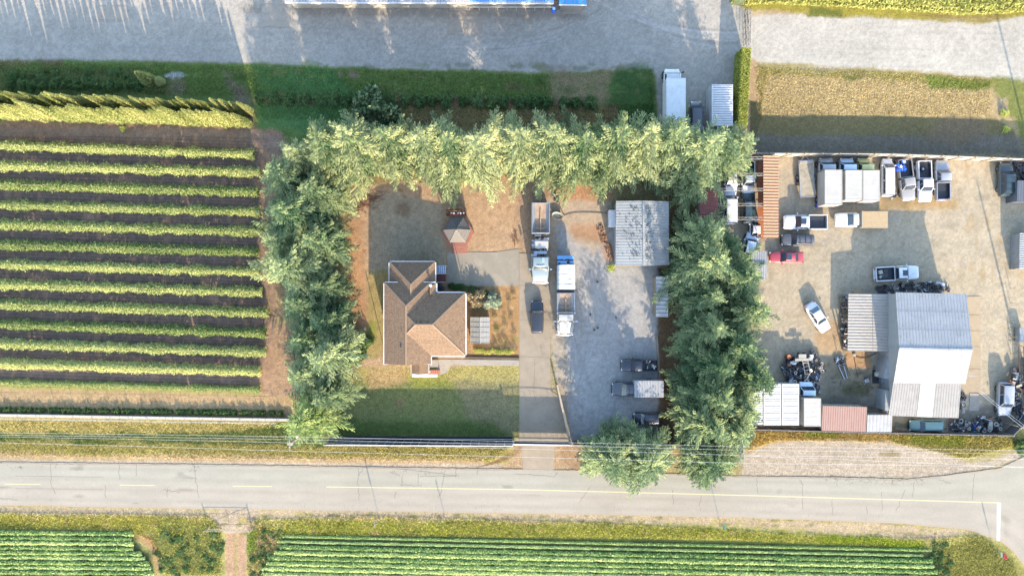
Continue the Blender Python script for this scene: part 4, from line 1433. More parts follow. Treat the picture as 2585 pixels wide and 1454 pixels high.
def shingle_lines(q, a, b, c, d, m=0, stepd=0.32, t=0.022):
    """courses across a roof plane a-b (eave) c-d (upper edge, d above a)"""
    a, b, c, d = (Vector(v) for v in (a, b, c, d))
    n = int(((d - a).length + (c - b).length) / 2 / stepd)
    nr = (b - a).cross(d - a).normalized()
    if nr.z < 0:
        nr = -nr
    for k in range(n):
        f0, f1 = k / n, (k + 1) / n
        p0, p1 = a.lerp(d, f0), b.lerp(c, f0)
        p2, p3 = b.lerp(c, f1), a.lerp(d, f1)
        q.add([p0 + nr * (t + .004), p1 + nr * (t + .004), p2 + nr * .004, p3 + nr * .004, p0, p1], [(0, 1, 2, 3), (4, 5, 1, 0)], m)


def hip_roof(q, x0, x1, y0, y1, ze, gable=None, inset=0):
    """hip roof, ridge along y if longer in y; gable: 's' closes the south end upright"""
    W, D = x1 - x0, y1 - y0
    h = min(W, D) / 2
    zr = ze + h * PIT
    if D >= W:
        xm = (x0 + x1) / 2
        ra = Vector((xm, y0 + (0 if gable == 's' else h), zr)); rb = Vector((xm, y1 - h, zr))
        A_, B_, C_, D_ = Vector((x0, y0, ze)), Vector((x1, y0, ze)), Vector((x1, y1, ze)), Vector((x0, y1, ze))
        q.add([A_, B_, C_, D_, ra, rb], [(3, 2, 1, 0), (0, 1, 4), (1, 2, 5, 4), (2, 3, 5), (3, 0, 4, 5)], 0)
        planes = [(D_, A_, ra, rb), (B_, C_, rb, ra), (C_, D_, rb, rb)] + ([] if gable == 's' else [(A_, B_, ra, ra)])
        hips = [(ra, rb), (C_, rb), (D_, rb)] + ([] if gable == 's' else [(A_, ra), (B_, ra)])
    else:
        ym = (y0 + y1) / 2
        ra = Vector((x0 + h, ym, zr)); rb = Vector((x1 - h, ym, zr))
        A_, B_, C_, D_ = Vector((x0, y0, ze)), Vector((x1, y0, ze)), Vector((x1, y1, ze)), Vector((x0, y1, ze))
        q.add([A_, B_, C_, D_, ra, rb], [(3, 2, 1, 0), (0, 1, 5, 4), (1, 2, 5), (2, 3, 4, 5), (3, 0, 4)], 0)
        planes = [(A_, B_, rb, ra), (C_, D_, ra, rb), (B_, C_, rb, rb), (D_, A_, ra, ra)]
        hips = [(ra, rb), (A_, ra), (D_, ra), (B_, rb), (C_, rb)]
    for pl in planes:
        shingle_lines(q, *pl)
    return hips


def gutter(q, pts, closed=False, w_=.2, h=.14):
    for a, b in zip(pts, pts[1:]):
        a, b = Vector(a), Vector(b)
        d = (b - a).normalized() * w_ / 2
        q.bar(a - d, b + d, w_, h)


ZE = 4.6
def E(x, y, h=ZE):
    v = P(x, y, h); return v.x, v.y


house = thing('house', 'two storey house with brown hipped shingle roof and white gutters', 'house', (P(1070, 820).x, P(1070, 820).y, 0), wp=True)
wx0, wy1 = E(970, 713); wx1, wy0 = E(1088, 918.5)
mx0, my1 = E(974, 738.5); mx1, my0 = E(1175.5, 898)
nx0, ny1 = E(983, 661, 3.95); nx1, _ = E(1099, 661, 3.95)
ny0 = E(0, 745, 3.95)[1]
rf = MB()
h1 = hip_roof(rf, wx0, wx1, wy0, wy1, ZE, 's')
roofw = rf.build('roof', SHING, house)
rf2 = MB()
h2 = hip_roof(rf2, mx0, mx1, my0, my1, ZE - .01)
rm = rf2.build('roof', SHING, house)
rf3 = MB()
# north wing: lower, ridge runs south into the main roof
hw = (nx1 - nx0) / 2
zr = 3.95 + hw * PIT
xm = (nx0 + nx1) / 2
yS = ny0 - 2.0
Aq, Bq, Cq, Dq = Vector((nx0, yS, 3.95)), Vector((nx1, yS, 3.95)), Vector((nx1, ny1, 3.95)), Vector((nx0, ny1, 3.95))
ra, rb = Vector((xm, yS, zr)), Vector((xm, ny1 - hw, zr))
rf3.add([Aq, Bq, Cq, Dq, ra, rb], [(3, 2, 1, 0), (0, 1, 4), (1, 2, 5, 4), (2, 3, 5), (3, 0, 4, 5)], 0)
shingle_lines(rf3, Dq, Aq, ra, rb); shingle_lines(rf3, Bq, Cq, rb, ra); shingle_lines(rf3, Cq, Dq, rb, rb)
rn = rf3.build('roof', SHING, house)
for par, hips in ((roofw, h1), (rm, h2), (rn, [(ra, rb), (Cq, rb), (Dq, rb)])):
    q = MB()
    for a, b in hips:
        up = Vector((0, 0, .03))
        q.bar(Vector(a) + up, Vector(b) + up, .16, .07)
    sub(par, 'ridge_cap', q, CAPM)
# gable triangle and walls
q = MB()
ov = .4
q.box(wx0 + ov, wx1 - ov, wy0 + .25, wy1 - ov, 0, ZE - .02)
q.box(mx0 + 1, mx1 - ov, my0 + ov, my1 - ov, 0, ZE - .03)
q.box(nx0 + ov, nx1 - ov, yS, ny1 - ov, 0, 3.92)
q.build('wall', SIDING, house)
q = MB()
gutter(q, [(wx0, wy0, ZE - .05), (wx0, wy1, ZE - .05), (wx0 + 1.65, wy1, ZE - .05)])
gutter(q, [(wx1 - 2.4, wy1, ZE - .05), (wx1 + .72, wy1, ZE - .05), (wx1 + .72, my1, ZE - .05), (mx1, my1, ZE - .05), (mx1, my0, ZE - .05), (wx1, my0, ZE - .05), (wx1, wy0, ZE - .05)])
gutter(q, [(wx0, wy0, ZE - .05), (wx0 + 2.4, wy0, ZE - .05)], w_=.08)
gutter(q, [(wx1 - 1.2, wy0, ZE - .05), (wx1, wy0, ZE - .05)], w_=.08)
gutter(q, [(nx0, wy1 + .1, 3.9), (nx0, ny1, 3.9), (nx1, ny1, 3.9), (nx1, wy1 + .1, 3.9)])
q.build('gutter', WHITE, house)
# small flat of roof in the corner east of the west block
q = MB()
cx0, cx1 = wx1 - .1, wx1 + .72
q.add([(cx0, my1 - .3, ZE + .45), (cx1, my1 - .3, ZE - .02), (cx1, wy1, ZE - .02), (cx0, wy1 - .7, ZE + .4), (cx0, wy1, ZE - .02), (cx0, my1 - .3, ZE - .06), (cx1, my1 - .3, ZE - .06), (cx1, wy1, ZE - .06), (cx0, wy1, ZE - .06)],
      [(0, 1, 2, 3), (3, 2, 4), (8, 7, 6, 5), (1, 6, 7, 2), (0, 5, 6, 1), (2, 7, 8, 4)], 0)
q.build('roof', SHING, house)
for (x, y, zz) in ((1087, 720, 5.0),):
    v = P(x, y, zz)
    q = MB(); q.lathe([(0, .3), (.2, .28), (.22, .1), (.14, 0), (.14, -.5)], (v.x, v.y, zz), n=12)
    q.build('roof_vent', WHITE, house)
for (x, y) in ((1052, 811), (1080, 812), (1063, 812)):
    v = P(x, y, 6.2)
    q = MB(); q.lathe([(0, .22), (.09, .2), (.09, -.5)], (v.x, v.y, 6.15), n=10)
    q.build('vent_pipe', DARKM, house)
for (x, y) in ((1018, 783), (1015, 828), (1013, 872)):
    v = P(x, y, 5.5)
    q = MB(); q.obox((v.x, v.y, 5.55), (.22, .5, .3), 0)
    q.build('roof_vent', DARKM, house)
q = MB()
for (x, y) in ((968, 905), (1176, 745)):
    v = P(x, y, 2)
    q.tube([(v.x, v.y, 0), (v.x, v.y, ZE - .1)], .05, 6)
q.build('downspout', WHITE, house)
# windows on south and east walls
for k in range(3):
    q = MB(); xx = mx1 - .9 - k * 1.7
    q.box(xx - .45, xx + .45, my0 + ov - .05, my0 + ov - .004, 2.6, 3.9)
    wf = q.build('window', WHITE, house)
    q = MB(); q.box(xx - .38, xx + .38, my0 + ov - .07, my0 + ov - .055, 2.68, 3.82); sub(wf, 'pane', q, GLASS)
for k in range(4):
    q = MB(); yy = my0 + 1.4 + k * 2.0
    q.box(mx1 - ov + .004, mx1 - ov + .05, yy - .45, yy + .45, 2.6, 3.9)
    wf = q.build('window', WHITE, house)
    q = MB(); q.box(mx1 - ov + .055, mx1 - ov + .07, yy - .38, yy + .38, 2.68, 3.82); sub(wf, 'pane', q, GLASS)
# porch
px0, py1 = E(1038, 919, 3.0); px1, py0 = E(1082, 944, 3.0)
xm = (px0 + px1) / 2
q = MB()
q.add([(px0, py0, 2.9), (xm, py0, 3.5), (px1, py0, 2.9), (px0, py1 + .5, 2.9), (xm, py1 + .5, 3.5), (px1, py1 + .5, 2.9)], [(0, 1, 4, 3), (1, 2, 5, 4), (0, 2, 1), (3, 4, 5), (0, 3, 5, 2)])
shingle_lines(q, (px0, py1 + .5, 2.9), (px0, py0, 2.9), (xm, py0, 3.5), (xm, py1 + .5, 3.5))
shingle_lines(q, (px1, py0, 2.9), (px1, py1 + .5, 2.9), (xm, py1 + .5, 3.5), (xm, py0, 3.5))
pr = q.build('porch_roof', SHING, house)
q = MB(); gutter(q, [(px0, py1 + .4, 2.86), (px0, py0 - .03, 2.86), (px1, py0 - .03, 2.86), (px1, py1 + .4, 2.86)], w_=.1)
for x in (px0 + .1, px1 - .1):
    q.box(x - .06, x + .06, py0 + .05, py0 + .17, .1, 2.8)
q.build('porch_frame', WHITE, house)
a = P(1040, 944, .3); b = P(1104, 952, .3)
q = MB(); q.box(a.x, b.x, b.y, a.y + .05, .05, .32)
q.build('porch_step', WHITE, house)
a = P(1083, 934, .35); b = P(1111, 945, .35)
q = MB()
for k in range(5):
    q.box(a.x + k * .3, a.x + k * .3 + .27, b.y, a.y, .05, .36)
q.build('porch_deck', mat('red_brick', A(228, 150, 120), .8, var=.15, scale=6), house)
a = P(1083, 908, .35); b = P(1106, 930, .35)
q = MB()
for k in range(3):
    q.box(a.x, b.x, a.y - .35 * (k + 1), a.y - .35 * k - .01, .02, .5 - k * .15)
q.build('porch_stairs', CONC, house)
# back entry by the north wing
a = P(1103, 671, 2.4); b = P(1125, 690, 2.4)
ent = thing('entry_canopy', 'small blue glass canopy beside the north wing of the house', 'canopy', (a.x, a.y, 0), wp=True)
q = MB(); q.box(a.x, b.x, b.y, a.y, 2.3, 2.36)
q.build('glass', mat('blue_glass', (0.12, 0.18, 0.27), .12, var=.3, scale=3), ent)
q = MB()
for k in range(5):
    x = a.x + (b.x - a.x) * k / 4
    q.bar((x, a.y, 2.39), (x, b.y, 2.39), .04, .05)
for k in range(4):
    y = a.y + (b.y - a.y) * k / 3
    q.bar((a.x, y, 2.395), (b.x, y, 2.395), .035, .05)
for x in (a.x, b.x):
    q.tube([(x, a.y, 0), (x, a.y, 2.3)], .04, 6); q.tube([(x, b.y, 0), (x, b.y, 2.3)], .04, 6)
q.build('frame', WHITE, ent)
a = P(1103, 692, .5); b = P(1125, 712, .5)
dk = thing('side_steps', 'dark red wooden side steps with white rail beside the house', 'steps', (a.x, a.y, 0), wp=True)
q = MB()
for k in range(9):
    q.box(a.x + (b.x - a.x) * k / 9, a.x + (b.x - a.x) * (k + .88) / 9, b.y, a.y, .1, .5)
q.build('deck', mat('maroon_boards', A(150, 84, 80), .7, var=.15), dk)
q = MB()
for y in (a.y + .02, b.y - .02):
    q = MB()
    q.bar((a.x, y, 1.35), (b.x + .05, y, 1.35), .06, .05)
    for k in range(3):
        q.tube([(a.x + (b.x - a.x) * k / 2, y, .1), (a.x + (b.x - a.x) * k / 2, y, 1.33)], .025, 6)
    q.build('railing', WHITE, dk)
for (x, y) in ((1117, 728), (1109, 722)):
    v = P(x, y)
    q = MB(); q.lathe([(0, .5), (.3, .5), (.34, .45), (.36, 0)], (v.x, v.y, 0), n=14)
    tag(q.build('planter', DARKM), 'dark round planter in the shaded house corner', 'planter', 'round planters in the shaded house corner')


# ---- gazebo
def gp(x, y, h):
    return P(x, y, h)


gz0 = P(1153, 580, 2.5)
gaz = thing('gazebo', 'hexagonal gazebo with grey roof on a red deck', 'gazebo', (gz0.x, gz0.y, 0), wp=True)
rim = [P(x, y, 2.5) for x, y in ((1188, 581), (1170, 549.5), (1139.5, 549), (1118.5, 581), (1136, 612), (1175, 612))]
apx = P(1151.5, 579, 3.7)
q = MB()
for i in range(6):
    a, b = rim[i], rim[(i + 1) % 6]
    lift = Vector((0, 0, .02))
    q.add([a, b, apx, a - Vector((0, 0, .1)), b - Vector((0, 0, .1))], [(0, 1, 2), (0, 3, 4, 1)], 0)
    for k in range(1, 12):
        f = k / 12
        if k % 2:
            p0, p1 = a.lerp(apx, f), b.lerp(apx, f)
            q.bar(p0 + lift * .4, p1 + lift * .4, .04, .012)
gr = q.build('roof', mat('grey_shingle', A(148, 142, 136), .85, var=.1, scale=4), gaz)
q = MB()
for a in rim:
    q.bar(a + Vector((0, 0, .03)), apx + Vector((0, 0, .03)), .08, .06)
sub(gr, 'hip_cap', q, mat('hip_grey', A(170, 164, 156), .8))
q = MB(); q.lathe([(0, .35), (.06, .3), (.12, .15), (.12, 0)], (apx.x, apx.y, apx.z), n=10)
sub(gr, 'finial', q, DARKM)
REDD = mat('red_deck', A(208, 142, 120), .75, var=.15, scale=3)
DRED = mat('dark_red_wood', A(120, 60, 52), .75, var=.2, scale=4)
dp = [P(1156 + 41 * math.cos(R(60 * k + 0)), 588 + 41 * math.sin(R(60 * k + 0))) for k in range(6)]
q = MB()
q.prism([(p.x, p.y) for p in dp], 0, .38)
q.build('deck', REDD, gaz)
q = MB()
for k in range(3):
    a = P(1143, 616 + k * 8); b = P(1180, 624 + k * 8)
    q.box(a.x, b.x, b.y, a.y, -.05, .34 - k * .11)
q.build('steps', REDD, gaz)
for k in range(6):
    c = (rim[k] - gz0) * .88 + gz0
    q = MB(); q.box(c.x - .06, c.x + .06, c.y - .06, c.y + .06, .3, 2.48)
    q.build('post', DRED, gaz)
for k in range(6):
    if k == 4:
        continue
    q = MB()
    a, b = (rim[k] - gz0) * .9 + gz0, (rim[(k + 1) % 6] - gz0) * .9 + gz0
    for zz in (.6, 1.25):
        q.bar((a.x, a.y, zz), (b.x, b.y, zz), .06, .06)
    for j in range(1, 10):
        p = a.lerp(b, j / 10)
        q.bar((p.x, p.y, .6), (p.x, p.y, 1.25), .035, .035)
    q.build('railing', DRED, gaz)
a = P(1128, 531); b = P(1178, 546)
bn = thing('garden_rack', 'dark red slatted bench rack with white pots above the gazebo', 'rack', (a.x, a.y, 0), wp=True)
q = MB()
q.box(a.x, b.x, b.y, b.y + .35, .45, .52); q.box(a.x, b.x, a.y - .1, a.y, .45, 1.0)
for k in range(14):
    x = a.x + (b.x - a.x) * k / 13
    q.box(x - .03, x + .03, b.y, a.y, .40, .45)
for x in (a.x + .1, b.x - .1):
    q.box(x - .05, x + .05, b.y, b.y + .1, 0, .45); q.box(x - .05, x + .05, a.y - .1, a.y, 0, .45)
q.build('frame', DRED, bn)
for k, x in enumerate((1140, 1146, 1157, 1163, 1170)):
    v = P(x, 538, .6)
    q = MB(); q.lathe([(0, .16), (.13, .2), (.1, 0), (0, 0)], (v.x, v.y, .53), n=10)
    tag(q.build('flower_pot', WHITE), 'small white pot on the dark red rack by the gazebo', 'pot', 'white pots on the rack')

# ---- greenhouse frame
a = P(1188, 801, .9); b = P(1236, 866, .9)
gh = thing('greenhouse', 'low glazed cold frame beside the house', 'greenhouse', (a.x, a.y, 0), wp=True)
xm = P(1212, 0, 1.2).x
q = MB()
GPAN = mat('polycarbonate', A(212, 212, 208), .2, var=.08, scale=3, dirt=A(170, 165, 155), dscale=1.5, damt=.6)
q.add([(a.x, b.y, .75), (xm, b.y, 1.2), (b.x, b.y, .75), (a.x, a.y, .75), (xm, a.y, 1.2), (b.x, a.y, .75)], [(0, 1, 4, 3), (1, 2, 5, 4), (0, 2, 1), (3, 4, 5), (0, 3, 5, 2)])
q.build('pane', GPAN, gh)
q = MB()
for k in range(6):
    y = a.y + (b.y - a.y) * k / 5
    q.bar((a.x, y, .78), (xm, y, 1.23), .04, .03); q.bar((xm, y, 1.23), (b.x, y, .78), .04, .03)
q.bar((xm, a.y, 1.24), (xm, b.y, 1.24), .09, .05)
for x in (a.x, b.x):
    q.bar((x, a.y, .77), (x, b.y, .77), .06, .05)
for f in (.33, .66):
    q.bar((a.x + (xm - a.x) * f, a.y, .78 + .45 * f), (a.x + (xm - a.x) * f, b.y, .78 + .45 * f), .025, .02)
    q.bar((b.x + (xm - b.x) * f, a.y, .78 + .45 * f), (b.x + (xm - b.x) * f, b.y, .78 + .45 * f), .025, .02)
q.build('frame', OFFW, gh)
q = MB(); q.box(a.x + .05, b.x - .05, b.y + .05, a.y - .05, 0, .74); q.build('base', WOOD, gh)


# ---- corrugated metal roofs
def ribbed(q, p00, p10, p11, p01, along, pitch=.3, rh=.035, m=0, th=.03, duty=.35, gr=.14):
    """sheet metal p00->p10->p11->p01; ribs run from edge p00-p10 to p01-p11 ('v') or the other way ('u')"""
    p00, p10, p11, p01 = (Vector(v) for v in (p00, p10, p11, p01))
    if along == 'u':
        p00, p10, p11, p01 = p10, p11, p01, p00
    W = ((p10 - p00).length + (p11 - p01).length) / 2
    n = max(3, int(W / pitch))
    nr = (p10 - p00).cross(p01 - p00).normalized()
    if nr.z < 0:
        nr = -nr
    vs, fs = [], []
    prof = []
    for k in range(n):
        f = k / n
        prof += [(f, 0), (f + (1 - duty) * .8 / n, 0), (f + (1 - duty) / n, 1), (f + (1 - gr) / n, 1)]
    prof.append((1, 0))
    for f, h in prof:
        vs.append(p00.lerp(p10, f) + nr * (h * rh)); vs.append(p01.lerp(p11, f) + nr * (h * rh))
    for i in range(len(prof) - 1):
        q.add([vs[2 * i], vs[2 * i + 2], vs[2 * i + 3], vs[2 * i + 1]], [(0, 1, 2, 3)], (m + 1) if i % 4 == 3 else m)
    q.add([p00 - nr * th, p10 - nr * th, p11 - nr * th, p01 - nr * th, p00 - nr * .004, p10 - nr * .004, p11 - nr * .004, p01 - nr * .004],
          [(3, 2, 1, 0), (4, 5, 6, 7), (0, 1, 5, 4), (1, 2, 6, 5), (2, 3, 7, 6), (3, 0, 4, 7)], m)


MROOF = mat('white_metal_roof', A(226, 228, 232), .42, metal=.15, var=.1, scale=.5, dirt=A(178, 176, 172), dscale=1.4, damt=.5)
MROOF2 = mat('worn_metal_roof', A(212, 208, 202), .5, metal=.1, var=.1, scale=.6, dirt=A(168, 160, 148), dscale=1.6, damt=.5)
MWALL = mat('metal_wall', A(218, 222, 226), .55, var=.08)
shop = thing('workshop', 'white metal workshop with ribbed roof and lower side roofs', 'workshop', (P(2350, 880).x, P(2350, 880).y, 0), wp=True)
he, hr, hs, hl = 4.3, 5.5, 4.2, 3.75
q = MB()
N0, N1 = P(2261, 738, he), P(2440, 742, he)
R0, R1 = P(2270, 879, hr), P(2455.5, 883, hr)
S0, S1 = P(2256, 966, hs), P(2437, 968.5, hs)
ribbed(q, N0, N1, R1, R0, 'v', .40, .04)
for f in (.33, .66):
    a, b = N0.lerp(R0, f) + Vector((.05, 0, .045)), N1.lerp(R1, f) + Vector((-.05, 0, .045))
    q.bar(a, b, .035, .012, 1)
q.build('roof', MROOF, shop)
q = MB(); ribbed(q, S0, S1, R1, R0, 'v', .40, .018)
rs_ = q.build('roof', MROOF, shop)
q = MB(); q.bar(R0 + Vector((0, 0, .05)), R1 + Vector((0, 0, .05)), .22, .06); sub(rs_, 'ridge_cap', q, MROOF)
L0, L1 = P(2243, 1049, hl), P(2419.5, 1055, hl)
q = MB(); ribbed(q, L0, L1, S1 + Vector((-.5, .1, -.06)), S0 + Vector((0, .1, -.06)), 'v', .34, .04)
lr = q.build('lean_to_roof', MROOF2, shop)
q = MB()
for k in range(1):
    f0, f1 = .40, .62
    a, b = L0.lerp(L1, f0), L0.lerp(L1, f1)
    c, d = (S1 + Vector((-.5, .1, -.06))).lerp(S0 + Vector((0, .1, -.06)), 1 - f1), (S1 + Vector((-.5, .1, -.06))).lerp(S0 + Vector((0, .1, -.06)), 1 - f0)
    nr = Vector((0, 0, .05)); q.add([a + nr, b + nr, c + nr, d + nr, a + nr * .9, b + nr * .9, c + nr * .9, d + nr * .9], [(0, 1, 2, 3), (7, 6, 5, 4)], 0)
sub(lr, 'skylight', q, mat('fibreglass', A(236, 240, 242), .5, var=.05))
W0, W1, W2, W3 = P(2142, 741, 2.1), P(2262, 743, 2.5), P(2268, 888, 2.5), P(2139.5, 885, 2.1)
q = MB(); ribbed(q, W3, W2, W1, W0, 'u', .40, .022)
a, b = W0.lerp(W1, .5) + Vector((0, -.05, .03)), W3.lerp(W2, .5) + Vector((0, .05, .03))
q.bar(a, b, .035, .012, 1)
q.build('side_roof', MROOF2, shop)
q = MB()
q.solid([(R0.x + .3, N0.y - .2, 0), (R1.x - .4, N1.y - .2, 0), (R1.x - .4, R1.y, 0), (R0.x + .3, R0.y, 0)], [(R0.x + .3, N0.y - .2, he - .1), (R1.x - .4, N1.y - .2, he - .1), (R1.x - .4, R1.y, hr - .12), (R0.x + .3, R0.y, hr - .12)])
q.solid([(S0.x + .3, S0.y + .2, 0), (S1.x - .2, S1.y + .2, 0), (R1.x - .45, R1.y, 0), (R0.x + .35, R0.y, 0)], [(S0.x + .3, S0.y + .2, hs - .12), (S1.x - .2, S1.y + .2, hs - .12), (R1.x - .45, R1.y, hr - .13), (R0.x + .35, R0.y, hr - .13)])
q.build('wall', MWALL, shop)
q = MB()
q.solid([(L0.x + .9, L0.y + .3, 0), (L1.x - .9, L1.y + .3, 0), (L1.x - .9, S1.y + .15, 0), (L0.x + .9, S0.y + .15, 0)], [(L0.x + .9, L0.y + .3, hl - .12), (L1.x - .9, L1.y + .3, hl - .12), (L1.x - .9, S1.y + .15, hs - .25), (L0.x + .9, S0.y + .15, hs - .25)])
q.build('wall', MWALL, shop)
for k in range(5):
    y = W0.y + (W3.y - W0.y) * k / 4
    q = MB(); q.box(W0.x + .1, W0.x + .25, y - .07, y + .07, 0, 2.02); q.build('post', OFFW, shop)
q = MB(); q.box(W0.x + .02, W0.x + .1, W3.y + .1, W0.y - .1, 1.85, 2.04); q.build('beam', OFFW, shop)
# west side annexes
a = P(2235, 892, 2.4); b = P(2262, 955, 2.4)
q = MB(); q.solid([(a.x + .5, a.y, 0), (b.x, a.y, 0), (b.x, b.y, 0), (a.x - .3, b.y, 0)], [(a.x + .5, a.y, 2.5), (b.x, a.y, 2.8), (b.x, b.y, 2.8), (a.x - .3, b.y, 2.5)])
q.build('annex', mat('blue_grey_metal', A(205, 212, 220), .5), shop)
a = P(2235, 985, 2.4); b = P(2252, 1036, 2.4)
q = MB(); q.box(a.x, b.x, b.y, a.y, 0, 2.4); q.build('annex', MC['blue_grey_metal'], shop)
for k in range(3):
    q = MB(); y = R1.y - 1.2 + k * 3.4
    q.box(R1.x - .4, R1.x - .34, y - 1.4, y + 1.4, 0, 3.3); dr = q.build('roller_door', OFFW, shop)
    q = MB(); q.box(R1.x - .335, R1.x - .30, y - .3, y + .3, .9, 1.0); sub(dr, 'handle', q, DARKM)
q = MB(); c = P(2434, 945, 5); q.tube([c, c + Vector((0, 0, 1.9))], .03, 6)
for k in range(4):
    q.tube([c + Vector((-.5, 0, 1.0 + k * .25)), c + Vector((.5, 0, 1.0 + k * .25))], .015, 5)
q.build('antenna', STEEL, shop)

# ---- grey metal barn by the trees
barn = thing('metal_barn', 'weathered grey metal barn with ribbed roof beside the gravel yard', 'barn', (P(1620, 590).x, P(1620, 590).y, 0), wp=True)
BARNM = mat('weathered_zinc', A(222, 228, 230), .55, metal=.1, var=.14, scale=.7, dirt=A(130, 135, 140), dscale=.5, damt=.55)
q = MB()
a0, a1 = P(1555, 508, 3.2), P(1554, 671, 3.2)
r0, r1 = P(1624, 507, 4.0), P(1626, 671, 4.0)
b0, b1 = P(1688, 509, 3.2), P(1689, 669, 3.2)
ribbed(q, a0, r0, r1, a1, 'u', .36, .025); q.build('roof', BARNM, barn)
q = MB(); ribbed(q, r0, b0, b1, r1, 'u', .36, .025); br_ = q.build('roof', BARNM, barn)
q = MB(); q.bar(r0 + Vector((0, 0, .05)), r1 + Vector((0, 0, .05)), .25, .06); sub(br_, 'ridge_cap', q, BARNM)
q = MB(); q.box(a0.x + .15, b0.x - .15, a1.y + .2, a0.y - .2, 0, 3.1); q.build('wall', MWALL, barn)
q = MB()
rr = random.Random(4)
for k in range(150):
    side = rr.random() < .5
    x = rr.gauss(1600, 12) if side else rr.gauss(1637, 6)
    y = rr.uniform(520, 655)
    zz = 3.2 + .8 * ((x - 1555) / 70 if x < 1625 else (1689 - x) / 64)
    c = P(x, y, zz)
    w_ = rr.uniform(.06, .22)
    q.obox((c.x, c.y, zz + .075), (w_, rr.uniform(.05, .12), .04), rr.uniform(-.3, .3), 0)
mo = q.build('moss', mat('dark_moss', (0.075, 0.085, 0.08), .95), barn); mo['kind'] = 'stuff'; mo['label'] = 'dark moss clumps along the roof ridge'
# moss is many clumps: keep as one part
a = P(1537, 530, 1.6); b = P(1556, 573, 1.6)
hv = thing('white_tank', 'white box unit against the left wall of the grey metal barn', 'tank', (a.x, a.y, 0), wp=True)
q = MB(); q.box(a.x, b.x - .1, b.y, a.y, .5, 1.6); q.build('body', WHITE, hv, bevel=.04)
q = MB()
for x in (a.x + .1, b.x - .25):
    for y in (a.y - .1, b.y + .1):
        q.box(x - .04, x + .04, y - .04, y + .04, 0, .5)
q.build('stand', DARKM, hv)
# lean roof under the trees
a = P(1656, 697, 2.2); b = P(1674, 800, 2.2)
ls = thing('lean_shed', 'narrow grey sheet roof half hidden under the conifers', 'shed', (a.x, a.y, 0), wp=True)
q = MB(); ribbed(q, (a.x, b.y, 2.2), (b.x + .6, b.y, 2.5), (b.x + .6, a.y, 2.5), (a.x, a.y, 2.2), 'u', .5, .04); q.build('roof', BARNM, ls)
q = MB(); q.box(a.x + .1, b.x + .5, b.y + .1, a.y - .1, 0, 2.1); q.build('wall', WOOD, ls)

# ---- long white building at the top edge
tb = thing('white_building', 'long white building with blue roof cut off by the top edge', 'building', (P(1100, -80).x, P(1100, -80).y, 0), wp=True)
a = P(719, 6, 3.2); b = P(1398, 8, 3.2)
q = MB(); ribbed(q, (a.x, a.y, 3.2), (b.x, b.y, 3.2), (b.x, b.y + 5, 4.4), (a.x, a.y + 5, 4.4), 'v', .4, .03); q.build('roof', MROOF, tb)
q = MB(); q.box(a.x + .3, b.x, a.y + .5, a.y + 9, 0, 3.1); q.build('wall', OFFW, tb)
q = MB(); q.bar((a.x, a.y - .05, 3.1), (b.x, b.y - .05, 3.1), .14, .16); q.build('gutter', WHITE, tb)
BLUER = mat('blue_metal_roof', (0.03, 0.20, 0.50), .4, var=.1)
a2 = P(1187, 3, 3.3); 
q = MB(); ribbed(q, (a2.x, a2.y, 3.3), (b.x, a2.y, 3.3), (b.x, a2.y + 5, 4.6), (a2.x, a2.y + 5, 4.6), 'v', .5, .03); q.build('roof', BLUER, tb)
a = P(1411, 12, 2.9); b = P(1481, 13, 2.9)
q = MB(); ribbed(q, (a.x, a.y, 2.9), (b.x, b.y, 2.9), (b.x, b.y + 5, 4.2), (a.x, a.y + 5, 4.2), 'v', .5, .03); q.build('roof', BLUER, tb)
q = MB(); q.bar((a.x, a.y - .06, 2.88), (b.x, b.y - .06, 2.88), .12, .14); q.build('gutter', WHITE, tb)
q = MB(); q.box(a.x + .3, b.x - .3, a.y + .4, a.y + 8, 0, 2.8); q.build('wall', OFFW, tb)
a = P(1185, 19, 1.1); b = P(1398, 19, 1.1)
q = MB(); q.bar((a.x, a.y, 1.1), (b.x, b.y, 1.1), .07, .06)
for k in range(10):
    x = a.x + (b.x - a.x) * k / 9; q.tube([(x, a.y, 0), (x, a.y, 1.1)], .03, 6)
q.build('railing', WHITE, tb)
q = MB(); a = P(1160, 0, .3); b = P(1184, 10, .3); q.box(a.x, b.x, b.y, a.y + .4, 0, 2.2); q.build('door', mat('brown_door', A(130, 100, 80), .6), tb)
v = P(1397, 29)
bb = thing('barrel', 'bright blue barrel standing by the top building', 'barrel', (v.x, v.y, 0), wp=True)
q = MB(); q.lathe([(0, .86), (.27, .86), (.29, .9), (.31, .85), (.29, .6), (.31, .55), (.29, .3), (.31, .25), (.29, 0)], (v.x, v.y, 0), n=20); q.build('drum', BLUEP, bb)
q = MB(); q.lathe([(0, .885), (.2, .885), (.22, .87)], (v.x, v.y, 0), n=16); q.build('lid', mat('pale_blue', (0.2, 0.4, 0.7), .4), bb)

